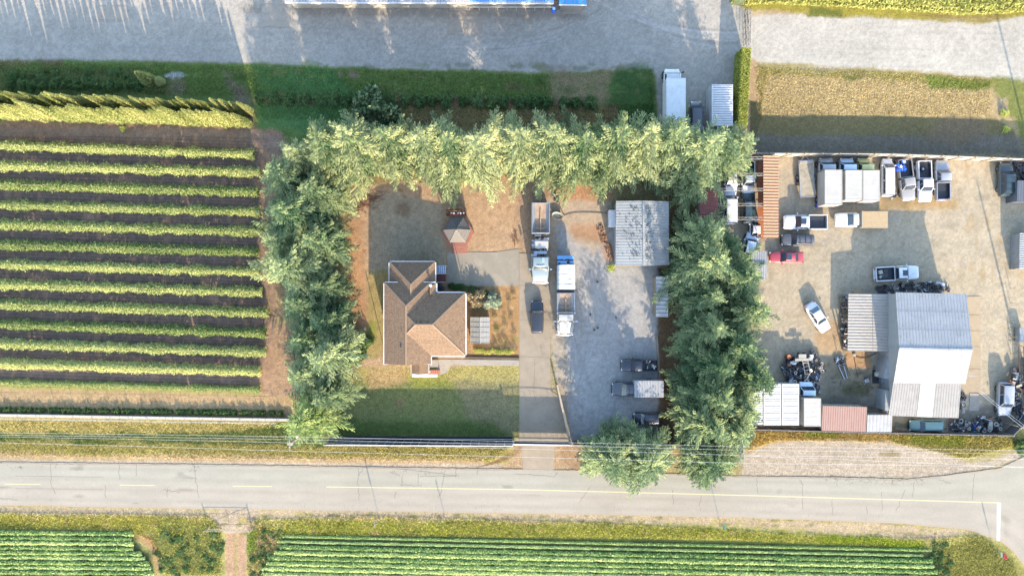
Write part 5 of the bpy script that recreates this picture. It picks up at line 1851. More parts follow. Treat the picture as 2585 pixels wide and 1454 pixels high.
# ---- orange carport with open frame
cp = thing('carport', 'open carport frame with orange ribbed roof strip and steel trusses', 'carport', (P(1870, 500).x, P(1870, 500).y, 0), wp=True)
ORM = mat('orange_metal', A(222, 164, 120), .55, var=.08, scale=2)
RDM = mat('red_metal', A(200, 110, 92), .6, var=.15, scale=2, dirt=A(120, 70, 60), damt=.4)
zc = 3.2
a = P(1927, 392, zc); b = P(1967, 600, zc)
q = MB(); ribbed(q, (a.x, b.y, zc), (b.x, b.y, zc - .25), (b.x, a.y, zc - .25), (a.x, a.y, zc), 'u', .4, .05); q.build('roof', ORM, cp)
q = MB(); q.box(b.x - .12, b.x - .06, b.y + .1, a.y - .1, .3, zc - .3); q.build('side_sheet', ORM, cp)
c = P(1768, 476, zc); d = P(1812, 562, zc)
q = MB(); ribbed(q, (c.x, d.y, zc - .3), (d.x, d.y, zc), (d.x, c.y, zc), (c.x, c.y, zc - .3), 'u', .3, .05); q.build('roof', RDM, cp)
q = MB(); q.box(d.x + .03, d.x + .35, d.y, c.y, zc - 1.5, zc - 1.45); q.build('side_sheet', RDM, cp)
for y in (399, 441, 479, 517, 552):
    q = MB()
    x0, x1 = P(1812 if y > 470 else 1865, y, zc).x, P(1927, y, zc).x
    yy = P(0, y, zc).y
    for oy in (-.16, .16):
        q.bar((x0, yy + oy, zc - .02), (x1, yy + oy, zc - .02), .05, .05)
    n = 6
    for k in range(n):
        xa, xb = x0 + (x1 - x0) * k / n, x0 + (x1 - x0) * (k + 1) / n
        s_ = .16 if k % 2 else -.16
        q.bar((xa, yy - s_, zc), (xb, yy + s_, zc), .035, .035)
    q.build('truss', OFFW, cp)
for x in (1815, 1925, 1965):
    for y in (399, 441, 479, 517, 552, 595):
        if x == 1815 and (y < 470 or y > 560):
            continue
        v = P(x, y, zc); q = MB(); q.box(v.x - .05, v.x + .05, v.y - .05, v.y + .05, 0, zc - .35); q.build('post', OFFW, cp)
a = P(1905, 560, 1.0)
q = MB(); q.box(P(1912, 0, 1).x, P(1925, 0, 1).x, P(0, 602, 1).y, P(0, 410, 1).y, 1.2, 1.25)
q.build('shelf', mat('orange_sheet', A(222, 140, 96), .7, var=.2), cp)


def shed(name, x0, y0, x1, y1, h, m, along, label, cat='shed', drop=.15, walls=True, wm=None, rot=0, pitch=.3, skew=0):
    a, b = P(x0, y0, h), P(x1, y1, h)
    t = thing(name, label, cat, (a.x, a.y, 0), wp=True)
    q = MB()
    ribbed(q, (a.x, b.y, h - drop), (b.x, b.y - skew, h - drop), (b.x, a.y - skew, h), (a.x, a.y, h), along, pitch, .045)
    q.build('roof', m, t)
    if walls:
        q = MB()
        q.solid([(a.x + .1, b.y + .1, 0), (b.x - .1, b.y + .1 - skew, 0), (b.x - .1, a.y - .1 - skew, 0), (a.x + .1, a.y - .1, 0)], [(a.x + .1, b.y + .1, h - drop - .05), (b.x - .1, b.y + .1 - skew, h - drop - .05), (b.x - .1, a.y - .1 - skew, h - .06), (a.x + .1, a.y - .1, h - .06)])
        q.build('wall', wm or m, t)
    return t


shed('small_shed', 1897, 634, 1937, 668, 2.1, GALV, 'v', 'small grey metal shed below the red car, upper one', drop=.1)
shed('small_shed', 1893, 668.5, 1936, 705, 2.3, MROOF, 'v', 'small white metal shed at the edge of the conifers', drop=.1)
# bottom sheds
shed('red_shed', 2077, 1024, 2189, 1088, 2.5, mat('faded_red_roof', A(200, 158, 146), .6, var=.06, scale=1), 'v', 'shed with faded red ribbed roof at the bottom fence', drop=.3, pitch=.3, skew=.15, wm=OFFW)
shed('white_shed', 2190, 1047, 2253, 1091, 2.2, MROOF, 'v', 'white ribbed roof shed right of the red shed', drop=.2, pitch=.45, wm=OFFW)
shed('edge_shed', 2574, 588, 2640, 680, 1.9, GALV, 'u', 'grey ribbed shed at the right edge', drop=.1, pitch=.3)
shed('dark_shed', 2569, 456, 2640, 510, 2.3, mat('dark_tin', A(120, 130, 145), .5, var=.1), 'v', 'dark ribbed shed at the right edge below the tyre pile', drop=.1)


def container(x0, y0, x1, y1, h, label, group=None, m=None, loc=None, end='n'):
    a, b = P(x0, y0, h), P(x1, y1, h)
    m = m or mat('container_white', (.42, .42, .42), .5, var=.05, scale=1, dirt=A(200, 185, 165), dscale=.8, damt=.4)
    t = thing('shipping_container', label, 'container', (a.x, a.y, 0), group=group, wp=True)
    q = MB()
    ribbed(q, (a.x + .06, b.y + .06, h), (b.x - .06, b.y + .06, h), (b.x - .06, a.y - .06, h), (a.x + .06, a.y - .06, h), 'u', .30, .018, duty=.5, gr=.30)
    q.build('roof', m, t)
    q = MB()
    q.box(a.x + .05, b.x - .05, b.y + .05, a.y - .05, .15, h - .05)
    n = int((a.y - b.y) / .3)
    for k in range(n):
        y = b.y + .15 + k * .3
        q.box(a.x + .02, a.x + .05, y, y + .14, .2, h - .15); q.box(b.x - .05, b.x - .02, y, y + .14, .2, h - .15)
    q.build('wall', m, t)
    q = MB()
    for x in (a.x, b.x - .1):
        q.box(x, x + .1, b.y, a.y, h - .08, h + .03); q.box(x, x + .1, b.y, a.y, 0, .15)
    for y in (a.y - .1, b.y):
        q.box(a.x + .1, b.x - .1, y, y + .1, h - .08, h + .028)
    for x in (a.x, b.x - .12):
        for y in (a.y - .12, b.y):
            q.box(x, x + .12, y, y + .12, .15, h - .08)
    q.build('frame', m, t)
    q = MB()
    yy = a.y if end == 'n' else b.y
    for x in (a.x + .5, a.x + .9, b.x - .9, b.x - .5):
        q.tube([(x, yy, .2), (x, yy, h - .2)], .025, 6)
    q.build('lock_rod', STEEL, t)
    return t


container(1797, 214, 1850, 318, 2.6, 'white ribbed container beside the clipped hedge at the top')
container(1893, 970, 1925, 1072, 2.6, 'white container in the bottom row, leftmost and partly under the tree', 'containers in the bottom row')
container(1927.5, 969, 1971, 1073, 2.6, 'white container in the bottom row, middle of the three', 'containers in the bottom row')
container(1973.5, 969, 2017, 1073, 2.6, 'white container in the bottom row, rightmost beside the box truck', 'containers in the bottom row')
# ---------------------------------------------------------------- vehicles (local axes: +x forward, +y left)
def paintm(name, col, rough=.28, metal=0.0):
    return mat(name, col, rough, metal=metal, var=.06, coat=.5)


def ring(x, w, zb, zt, crown=.04):
    return [(x, -w * .9, zb), (x, -w, zb + .22 * (zt - zb)), (x, -w, zb + .62 * (zt - zb)), (x, -w * .95, zt - .06), (x, -w * .82, zt), (x, -w * .4, zt + crown * .8), (x, 0, zt + crown),
            (x, w * .4, zt + crown * .8), (x, w * .82, zt), (x, w * .95, zt - .06), (x, w, zb + .62 * (zt - zb)), (x, w, zb + .22 * (zt - zb)), (x, w * .9, zb)]


def panel(q, pts, off=.012, u=(0.04, .96), v=(.06, .94), th=.012, m=0):
    """thin glass plate set proud of a quad face (pts counter-clockwise seen from outside)"""
    a, b, c, d = (Vector(p) for p in pts)
    g = lambda s, t: (a.lerp(b, s)).lerp(d.lerp(c, s), t)
    Q = [g(u[0], v[0]), g(u[1], v[0]), g(u[1], v[1]), g(u[0], v[1])]
    n = (Q[1] - Q[0]).cross(Q[3] - Q[0]).normalized()
    q.solid([p + n * (off - th) for p in Q], [p + n * off for p in Q], m)


WHM = {}


def wheel(parent, x, y, r, w_):
    key = (round(r, 3), round(w_, 3))
    if key not in WHM:
        q = MB(); q.lathe([(r * .58, -w_ / 2), (r * .9, -w_ / 2), (r, -w_ / 2 + .03), (r, w_ / 2 - .03), (r * .9, w_ / 2), (r * .58, w_ / 2), (r * .58, -w_ / 2)], axis='Y', n=18)
        q2 = MB(); q2.lathe([(0, -w_ * .35), (r * .6, -w_ * .4), (r * .6, w_ * .4), (r * .2, w_ * .3), (0, w_ * .34)], axis='Y', n=14)
        WHM[key] = (q.mesh('wheel', RUBBER), q2.mesh('rim', RIM))
    o = bpy.data.objects.new('wheel', WHM[key][0]); COL.objects.link(o); o.parent = parent; o.location = (x, y, r)
    o2 = bpy.data.objects.new('rim', WHM[key][1]); COL.objects.link(o2); o2.parent = o


def place(name, label, cat, px, py, hd, hm=.8, group=None):
    g = P(px, py, hm)
    return thing(name, label, cat, (g.x, g.y, -.03), R(hd), group)


def greenhouse(q, xf0, xf1, xr1, xr0, wb, wt, zb, zr, m=0):
    """cabin frustum: windscreen base xf0 -> roof front xf1 -> roof rear xr1 -> base rear xr0"""
    b = [(xr0, -wb, zb), (xf0, -wb, zb), (xf0, wb, zb), (xr0, wb, zb)]
    t = [(xr1, -wt, zr - .05), (xf1, -wt, zr - .05), (xf1, wt, zr - .05), (xr1, wt, zr - .05)]
    q.solid(b, t, m)
    # crowned roof skin
    e = .03
    rings = []
    for f in (0, .08, .5, .92, 1):
        x = xr1 + (xf1 - xr1) * f
        c = .03 if f in (0, 1) else .065
        rings.append([(x, -wt, zr - .055), (x, -wt * .92, zr - .02 + c * .2), (x, 0, zr - .02 + c), (x, wt * .92, zr - .02 + c * .2), (x, wt, zr - .055)])
    q.loft(rings, m, True, True)
    return b, t


def car(px, py, hd, label, cat, col, L=4.6, W=1.8, kind='sedan', group=None, name=None, hm=.8, glass=None, roofm=None, rack=False, sunroof=False, H=None, hoodm=None):
    t = place(name or {'sedan': 'parked_car', 'suv': 'parked_suv', 'pickup': 'pickup_truck', 'van': 'parked_van'}[kind], label, cat, px, py, hd, hm, group)
    gl = glass or GLASS
    h, w = L / 2, W / 2
    q = MB()
    if kind == 'sedan':
        zh, zt, zr = .92, .98, H or 1.43
        st = [(-h, w * .78, .38, .84), (-h + .12, w * .88, .28, .93), (-h + .7, w * .97, .24, zt), (-h * .35, w, .22, .95), (h * .3, w, .22, .93), (h - .95, w * .97, .24, .88), (h - .35, w * .9, .26, .78), (h - .08, w * .76, .30, .70), (h, w * .6, .36, .62)]
        cab = (h * .42, h * .13, -h * .42, -h * .72, w * .88, w * .66, .90, zr)
    elif kind == 'suv':
        zr = H or 1.68
        st = [(-h, w * .85, .42, 1.0), (-h + .1, w * .92, .3, 1.04), (-h + .6, w * .98, .28, 1.05), (0, w, .28, 1.03), (h * .35, w, .28, 1.03), (h - .9, w * .97, .3, 1.0), (h - .3, w * .9, .3, .92), (h - .06, w * .78, .34, .84), (h, w * .62, .4, .75)]
        cab = (h * .46, h * .20, -h + .32, -h + .08, w * .9, w * .74, 1.0, zr)
    elif kind == 'van':
        zr = H or 1.95
        st = [(-h, w * .92, .4, 1.1), (-h + .1, w * .97, .3, 1.12), (0, w, .28, 1.12), (h * .5, w, .28, 1.1), (h - .5, w * .95, .3, .98), (h - .1, w * .82, .34, .88), (h, w * .68, .4, .78)]
        cab = (h * .72, h * .45, -h + .12, -h + .04, w * .93, w * .84, 1.08, zr)
    else:
        zr = H or 1.78
        st = [(-h * .02 - .0, w, .4, 1.08), (h * .30, w, .4, 1.08), (h - 1.1, w * .98, .4, 1.06), (h - .4, w * .94, .4, 1.0), (h - .1, w * .86, .42, .92), (h, w * .7, .46, .82)]
        cab = (h * .50, h * .30, -h * .06, -h * .10, w * .9, w * .74, 1.04, zr)
    q.loft([ring(*s) for s in st], 0)
    b, tp = greenhouse(q, *cab)
    q.build('body', col, t)
    (r0, f0, f1, r1), (r0t, f0t, f1t, r1t) = b, tp
    g = MB(); panel(g, (f0, f1, f1t, f0t)); g.build('windshield', gl, t)
    g = MB(); panel(g, (r1, r0, r0t, r1t)); g.build('rear_window', gl, t)
    for s_ in (0, 1):
        g = MB()
        if s_ == 0:
            panel(g, (r0, f0, f0t, r0t), u=(.05, .47), v=(.1, .9)); panel(g, (r0, f0, f0t, r0t), u=(.51, .94), v=(.1, .9))
        else:
            panel(g, (f1, r1, r1t, f1t), u=(.06, .49), v=(.1, .9)); panel(g, (f1, r1, r1t, f1t), u=(.53, .95), v=(.1, .9))
        g.build('side_window', gl, t)
    if sunroof:
        g = MB(); x = (cab[1] + cab[2]) / 2 + .25; g.box(x - .35, x + .35, -.38, .38, zr + .0, zr + .052); g.build('sunroof', gl, t)
    if rack:
        g = MB()
        for y in (-cab[5] * .86, cab[5] * .86):
            g.bar((cab[2] + .2, y, zr + .06), (cab[1] - .1, y, zr + .06), .05, .04)
        for k in range(3):
            x = cab[2] + .4 + (cab[1] - cab[2] - .8) * k / 2
            g.bar((x, -cab[5] * .86, zr + .1), (x, cab[5] * .86, zr + .1), .05, .03)
        g.build('roof_rack', DARKM, t)
    for y in (-1, 1):
        g = MB(); g.obox((cab[0] - .28, y * (w + .12), cab[6] + .1), (.16, .22, .15)); g.build('mirror', col, t, bevel=.03)
        g = MB(); g.obox((h - .16, y * w * .62, st[-2][3] - .1), (.3, .34, .14)); g.build('headlight', LAMP, t, bevel=.03)
        g = MB(); g.obox((-h + (.06 if kind != 'pickup' else .03), y * w * .74, .82), (.1, .26, .2)); g.build('taillight', REDL, t)
    g = MB(); g.obox((h - .02, 0, .48), (.14, w * 1.3, .2)); g.build('front_bumper', DARKM if kind != 'sedan' else col, t, bevel=.04)
    g = MB(); g.obox((-h + .0, 0, .48), (.14, w * 1.6, .2)); g.build('rear_bumper', col if kind != 'pickup' else CHROME, t, bevel=.04)
    if kind == 'pickup':
        bx0, bx1 = -h + .04, -h * .12
        g = MB()
        g.box(bx0, bx1, -w, -w + .13, .5, 1.12); g.box(bx0, bx1, w - .13, w, .5, 1.12)
        g.box(bx1 - .1, bx1, -w + .13, w - .13, .5, 1.12); g.box(bx0 + .08, bx1 - .1, -w + .13, w - .13, .5, .62)
        g.build('bed', col, t, bevel=.025)
        g = MB(); g.box(bx0, bx0 + .075, -w + .135, w - .135, .5, 1.1); g.build('tailgate', col, t, bevel=.02)
        g = MB(); g.box(bx0 + .09, bx1 - .11, -w + .14, w - .14, .625, .66)
        for y in (-1, 1):
            g.box(bx0 + .3, bx1 - .2, y * (w - .15) - .01, y * (w - .15) + .01, .66, 1.05)
        g.box(bx1 - .125, bx1 - .105, -w + .15, w - .15, .66, 1.05)
        g.build('bed_liner', DARKM, t)
    wr = .33 if kind == 'sedan' else .38
    for x in (h * .62, -h * .60):
        for y in (-w + .14, w - .14):
            wheel(t, x, y, wr, .22)
    return t


BLK = paintm('car_black', (0.02, 0.022, 0.028), .2)
DGR = paintm('car_dark_grey', (0.06, 0.062, 0.068), .3)
RED = paintm('car_red', (0.27, 0.035, 0.045), .35)
SIL = paintm('car_silver', (0.30, 0.30, 0.31), .3, .4)
TAN_ = paintm('car_taupe', (0.26, 0.24, 0.22), .35, .3)
GRN = paintm('car_green', (0.09, 0.17, 0.16), .45)
DGN = paintm('car_dark_green', (0.03, 0.05, 0.055), .3)
YEP = paintm('truck_yellow', (0.42, 0.38, 0.14), .4)
LBL = paintm('truck_pale_blue', (0.42, 0.50, 0.58), .4)

car(1356, 800, 90, 'black SUV driving up the concrete driveway', 'car', BLK, 4.3, 1.78, 'suv', name='parked_suv')
car(1614, 922, 180, 'black pickup truck with a cluttered bed parked on the shaded gravel', 'pickup truck', BLK, 4.9, 1.75, 'pickup')
t = car(1588, 982, 180, 'dark grey SUV with roof rack towing a white trailer', 'car', DGR, 4.6, 1.95, 'suv', rack=True)
car(1633, 1056, 180, 'black hatchback lowest of the cars on the shaded gravel', 'car', BLK, 3.6, 1.62, 'suv', H=1.5, name='parked_car')
car(2033, 561, 180, 'white crew cab pickup with an empty dark bed right of the orange carport', 'pickup truck', CARW, 5.9, 2.0, 'pickup', sunroof=True)
t = car(2014, 606, 180, 'charcoal SUV with ribbed cargo cover just below the white crew cab pickup', 'car', DGR, 4.35, 1.65, 'suv', H=1.6, rack=True)
car(1986, 649, 180, 'red sedan right of the small grey sheds', 'car', RED, 4.5, 1.6, 'sedan', sunroof=True)
car(2264, 690, 3, 'white pickup with boxes in its bed in the shade above the workshop', 'pickup truck', CARW, 5.9, 1.95, 'pickup', sunroof=True)
car(2066, 801, -57, 'white sedan parked askew left of the workshop', 'car', CARW, 4.3, 1.75, 'sedan', H=1.5)
# row along the white fence
car(2240, 448, 90, 'stripped silver-white van in the fence row between the box trucks and the grey pickup', 'van', CARW, 5.0, 1.5, 'van', H=1.6)
t = car(2288, 455, -83, 'taupe pickup with blue tarpaulin in its bed', 'pickup truck', TAN_, 5.6, 1.9, 'pickup')
t2 = car(2334, 458, -88, 'white pickup with a spare wheel in its dark bed', 'pickup truck', CARW, 5.6, 1.85, 'pickup')
car(2379, 455, 91, 'silver pickup facing the white fence with an empty bed', 'pickup truck', SIL, 5.4, 1.9, 'pickup')
car(2540, 452, 90, 'dark green SUV beside the tyre pile at the top right', 'car', DGN, 4.6, 1.9, 'suv', roofm=1, rack=True)
car(2537, 1008, -92, 'dark SUV with silver bonnet at the lower right corner of the yard', 'car', SIL, 4.5, 1.9, 'suv')
car(2338, 1074, 180, 'old green car squeezed between workshop and bottom fence', 'car', GRN, 4.4, 1.6, 'suv', H=1.45, name='parked_car')
car(1889, 450, -90, 'white pickup under the upper carport trusses', 'pickup truck', CARW, 4.6, 1.7, 'pickup')
car(1842, 524, 90, 'long white van under the carport frame', 'van', CARW, 4.4, 1.7, 'van')
car(1890, 520, 90, 'dark green SUV under the carport frame', 'car', DGN, 4.7, 1.8, 'suv')
car(1907, 575, 90, 'white car half hidden at the lower end of the carport', 'car', CARW, 3.4, 1.5, 'sedan')
car(1893, 617, 78, 'pale blue car sticking out from under the conifers', 'car', LBL, 3.2, 1.6, 'suv')
car(1846, 455, -90, 'white car almost hidden by the tree at the top of the carport', 'car', CARW, 4.2, 1.7, 'sedan')
# loads in pickup beds
def heap(name, label, cat, items, mats, loc=None):
    q = MB()
    for it in items:
        if it[0] == 'b':
            q.obox(it[1], it[2], it[3], it[4])
        else:
            q.tube(it[1], it[2], 7, it[3])
    o = q.build(name, mats, bevel=.02)
    tag(o, label, cat)
    return o


rr = random.Random(9)
c = P(2227, 691, .9)
heap('load_boxes', 'white boxes and dark tools lying in the white pickup bed', 'cargo', [('b', (c.x - .3, c.y + .2, .95), (.5, .5, .45), .3, 0), ('b', (c.x + .3, c.y - .2, .85), (.7, .4, .3), .1, 1), ('b', (c.x - .2, c.y - .4, .8), (.4, .3, .3), .8, 0), ('b', (c.x + .5, c.y + .4, .8), (.5, .3, .22), 0, 1)], [OFFW, DARKM])
c = P(2272, 419, 1)
q = MB()
for k in range(9):
    q.obox((c.x + rr.uniform(-.5, .6), c.y + rr.uniform(-.7, .7), 1.0 + rr.uniform(0, .3)), (rr.uniform(.4, .9), rr.uniform(.3, .7), .3), rr.uniform(0, 3), k % 3 == 2, rr.uniform(-.3, .3))
o = q.build('tarpaulin', [BLUEP, mat('tarp_pale', (0.35, 0.42, 0.6), .6)], bevel=.08)
tag(o, 'crumpled blue tarpaulin bundle in the taupe pickup bed', 'tarpaulin')
c = P(2333, 426, 1)
q = MB(); q.lathe([(.2, 0), (.34, 0), (.38, .05), (.38, .18), (.34, .22), (.2, .2), (.2, 0)], (c.x, c.y, .7), n=20)
o = q.build('spare_wheel', RUBBER); tag(o, 'spare wheel lying in the dark bed of the white pickup', 'wheel')
q = MB(); q.lathe([(0, .1), (.1, .14), (.2, .06)], (c.x, c.y, .7), n=12); q.build('rim', RIM, o, org=(0, 0, 0))
c = P(1641, 918, 1)
q = MB()
for k in range(14):
    q.obox((c.x + rr.uniform(-.5, .5), c.y + rr.uniform(-.55, .55), .9 + rr.uniform(0, .3)), (rr.uniform(.1, .6), rr.uniform(.1, .35), .15), rr.uniform(0, 3), k % 3, rr.uniform(-.4, .4))
tag(q.build('scrap_load', [DARKM, STEEL, OFFW], bevel=.01), 'jumble of metal parts in the black pickup bed', 'scrap')
# ribbed cargo cover
c = P(2027, 605, 1.62)
# trailer behind the SUV
a = P(1602, 961, 2.1); b = P(1676, 1003, 2.1)
t = thing('enclosed_trailer', 'pale enclosed trailer hitched behind the dark grey SUV', 'trailer', ((a.x + b.x) / 2, (a.y + b.y) / 2, 0), 0)
Lx, Ly = (b.x - a.x) / 2, (a.y - b.y) / 2
q = MB(); q.box(-Lx, Lx, -Ly, Ly, .5, 2.05); q.build('box', mat('trailer_white', A(222, 226, 232), .5, var=.05), t, bevel=.05)
q = MB(); ribbed(q, (-Lx, -Ly, 2.08), (Lx, -Ly, 2.08), (Lx, Ly, 2.08), (-Lx, Ly, 2.08), 'v', .35, .025); q.build('roof', MC['trailer_white'], t)
q = MB(); q.bar((-Lx - .9, 0, .5), (-Lx, .5, .5), .08, .08); q.bar((-Lx - .9, 0, .5), (-Lx, -.5, .5), .08, .08); q.build('hitch', DARKM, t)
for y in (-Ly + .05, Ly - .05):
    wheel(t, .3, y, .32, .2)


def box_truck(px, py, hd, label, cabm, Lb, Wb, Hb, cab_side=1, group=None, boxm=None, hm=2.0, roof_rib=False, cabH=2.1, total=None, cabw=None, deflector=False):
    """cab at +x"""
    t = place('box_truck', label, 'truck', px, py, hd, hm, group)
    boxm = boxm or WHITE
    Lc = 1.9
    L = Lb + Lc
    x0 = -L / 2
    xb = x0 + Lb
    w = Wb / 2
    q = MB(); q.box(x0, xb, -w, w, .9, Hb - .02); q.build('cargo_box', boxm, t, bevel=.05)
    q = MB()
    q.box(x0 + .06, xb - .06, -w + .06, w - .06, Hb - .01, Hb + .012)
    for y in (-w, w - .07):
        q.box(x0, xb, y, y + .07, Hb - .05, Hb + .035)
    for x in (x0, xb - .07):
        q.box(x, x + .07, -w + .07, w - .07, Hb - .05, Hb + .033)
    n = int(Lb / .6)
    for k in range(1, n):
        x = x0 + Lb * k / n
        q.box(x - .012, x + .012, -w + .07, w - .07, Hb + .012, Hb + .02)
    q.build('box_roof', boxm, t)
    q = MB(); q.box(x0 + .1, xb + Lc - .3, -.45, -.3, .55, .8); q.box(x0 + .1, xb + Lc - .3, .3, .45, .55, .8); q.box(x0 + .3, xb - .2, -w + .1, w - .1, .8, .9); q.build('chassis', DARKM, t)
    cw = (cabw or Wb * .88) / 2
    x1 = xb + .12
    x2 = x0 + L
    q = MB()
    q.loft([ring(x1, cw, .5, 1.25), ring((x1 + x2) / 2, cw, .5, 1.22), ring(x2 - .35, cw * .96, .5, 1.1), ring(x2 - .05, cw * .86, .52, 1.0), ring(x2, cw * .75, .55, .9)], 0)
    cabp = (x2 - .55, x2 - 1.0, x1 + .1, x1 + .02, cw * .93, cw * .84, 1.2, cabH)
    b, tp = greenhouse(q, *cabp)
    q.build('cab', cabm, t)
    (r0, f0, f1, r1), (r0t, f0t, f1t, r1t) = b, tp
    g = MB(); panel(g, (f0, f1, f1t, f0t)); g.build('windshield', GLASS, t)
    for P4 in ((r0, f0, f0t, r0t), (f1, r1, r1t, f1t)):
        g = MB(); panel(g, P4, u=(.15, .9), v=(.1, .9)); g.build('side_window', GLASS, t)
    for y in (-1, 1):
        g = MB(); g.obox((x2 - .6, y * (cw + .22), 1.5), (.12, .26, .34)); g.bar((x2 - .6, y * cw * .95, 1.4), (x2 - .6, y * (cw + .2), 1.45), .04, .04); g.build('mirror', DARKM, t)
        g = MB(); g.obox((x2 - .06, y * cw * .7, .85), (.16, .3, .16)); g.build('headlight', LAMP, t)
        g = MB(); g.obox((x0 - .01, y * w * .85, .8), (.08, .2, .14)); g.build('taillight', REDL, t)
    if deflector:
        g = MB()
        for k in range(7):
            y = -cw * .75 + k * cw * 1.5 / 6
            g.bar((x1 + .15, y, cabH + .1), (x2 - 1.0, y, cabH + .04), .12, .06)
        g.build('roof_ribs', cabm, t)
    for x in (x0 + 1.0, x2 - .75):
        for y in (-w + .18, w - .18):
            wheel(t, x, y, .42, .28)
    return t


box_truck(1704, 243, 90, 'long white box truck at the end of the shaded strip beside the conifers', WHITE, 6.3, 2.55, 3.2, deflector=True, hm=2.6)
GB = 'box trucks backed along the white fence'
BT = mat('box_offwhite', A(236, 234, 228), .55, var=.05, dirt=A(205, 198, 186), dscale=.6, damt=.4)
box_truck(2098, 457, 90, 'white box truck with pale cab, leftmost of three in the fence row', paintm('cab_white', A(232, 238, 244)), 4.6, 2.3, 3.1, group=GB, boxm=BT, hm=2.4)
box_truck(2151, 451, 90, 'white box truck with light blue cab, middle of three in the fence row', LBL, 3.95, 2.25, 2.9, group=GB, boxm=BT, hm=2.4)
box_truck(2196, 452, 90, 'white box truck with yellow cab, rightmost of three in the fence row', YEP, 4.05, 2.2, 2.8, group=GB, boxm=BT, hm=2.4)
box_truck(2047, 1021, 90, 'white box truck between the containers and the red shed, blue cab stripped', LBL, 3.7, 2.25, 2.9, boxm=BT, hm=2.4)
# dark van with a tree-hidden front near the top truck
car(1757, 296, 90, 'dark van with white front half hidden by the conifer at the top', 'van', DGR, 4.2, 1.7, 'van', H=1.8)
# white pickup with wooden flatbed
t = place('flatbed_truck', 'white truck with a pale wooden flatbed', 'truck', 2175, 555, 180, .9)
q = MB(); q.loft([ring(*s) for s in ((.7, .98, .4, 1.08), (1.6, .98, .4, 1.08), (2.6, .96, .4, 1.04), (3.3, .92, .42, .96), (3.5, .78, .46, .85))])
b, tp = greenhouse(q, 2.0, 1.45, .78, .72, .88, .74, 1.04, 1.8); q.build('cab', CARW, t)
(r0, f0, f1, r1), (r0t, f0t, f1t, r1t) = b, tp
g = MB(); panel(g, (f0, f1, f1t, f0t)); g.build('windshield', GLASS, t)
for P4 in ((r0, f0, f0t, r0t), (f1, r1, r1t, f1t)):
    g = MB(); panel(g, P4, u=(.1, .9), v=(.1, .9)); g.build('side_window', GLASS, t)
FLATW = mat('pale_planks', A(232, 206, 164), .75, var=.12, scale=3)
q = MB()
for k in range(11):
    y = -1.13 + k * .207
    q.box(-3.5, .25, y, y + .195, .95, 1.02 + .004 * (k % 2))
q.build('flatbed', FLATW, t)
q = MB(); q.box(.26, .36, -1.1, 1.1, .95, 1.75)
for k in range(6):
    q.box(.36, .4, -1.0 + k * .36, -.95 + k * .36, 1.0, 1.7)
q.build('headboard', OFFW, t)
q = MB(); q.box(-3.3, 3.0, -.45, -.3, .6, .9); q.box(-3.3, 3.0, .3, .45, .6, .9); q.build('chassis', DARKM, t)
for y in (-1, 1):
    g = MB(); g.obox((3.4, y * .6, .8), (.2, .3, .14)); g.build('headlight', LAMP, t)
    for x in (2.5, -2.1):
        wheel(t, x, y * .84, .38, .24)
# worn flatbed trailer
a = P(2037, 451, .8)
t = thing('flatbed_trailer', 'flatbed trailer with a worn grey plank deck left of the box trucks', 'trailer', (a.x, a.y, 0), R(93))
q = MB()
for k in range(12):
    y = -.92 + k * .154
    q.box(-2.45 + rr.uniform(0, .02), 2.3, y, y + .146, .72, .78 + .004 * (k % 2))
q.build('deck', mat('old_planks', A(216, 208, 188), .85, var=.25, scale=1.6, dirt=A(130, 118, 100), dscale=1.4, damt=.6), t)
q = MB(); q.bar((-2.5, -.97, .74), (2.4, -.97, .74), .07, .14); q.bar((-2.5, .97, .74), (2.4, .97, .74), .07, .14); q.bar((2.42, -1, .74), (2.42, 1, .74), .1, .16); q.bar((-2.5, -1, .74), (-2.5, 1, .74), .07, .16)
q.bar((2.4, -.6, .6), (3.3, 0, .5), .08, .08); q.bar((2.4, .6, .6), (3.3, 0, .5), .08, .08); q.build('frame', STEEL, t)
q = MB(); q.box(2.0, 2.36, -.92, .92, .79, .95); q.build('toolbox', OFFW, t)
for x in (.3, -.5):
    for y in (-1.12, 1.12):
        wheel(t, x, y, .34, .2)


# dump trucks
DCAB = paintm('cab_silver_blue', A(205, 226, 232), .25, .25)
DWH = paintm('truck_cream', A(240, 240, 236), .35)
BOXB = mat('tipper_steel', A(222, 230, 240), .35, metal=.4, var=.1)
PLY = mat('tipper_floor', A(226, 196, 168), .6, var=.25, scale=2, dirt=A(140, 112, 92), dscale=1.6, damt=.6)
BLU2 = paintm('truck_blue', (0.12, 0.30, 0.52), .35)


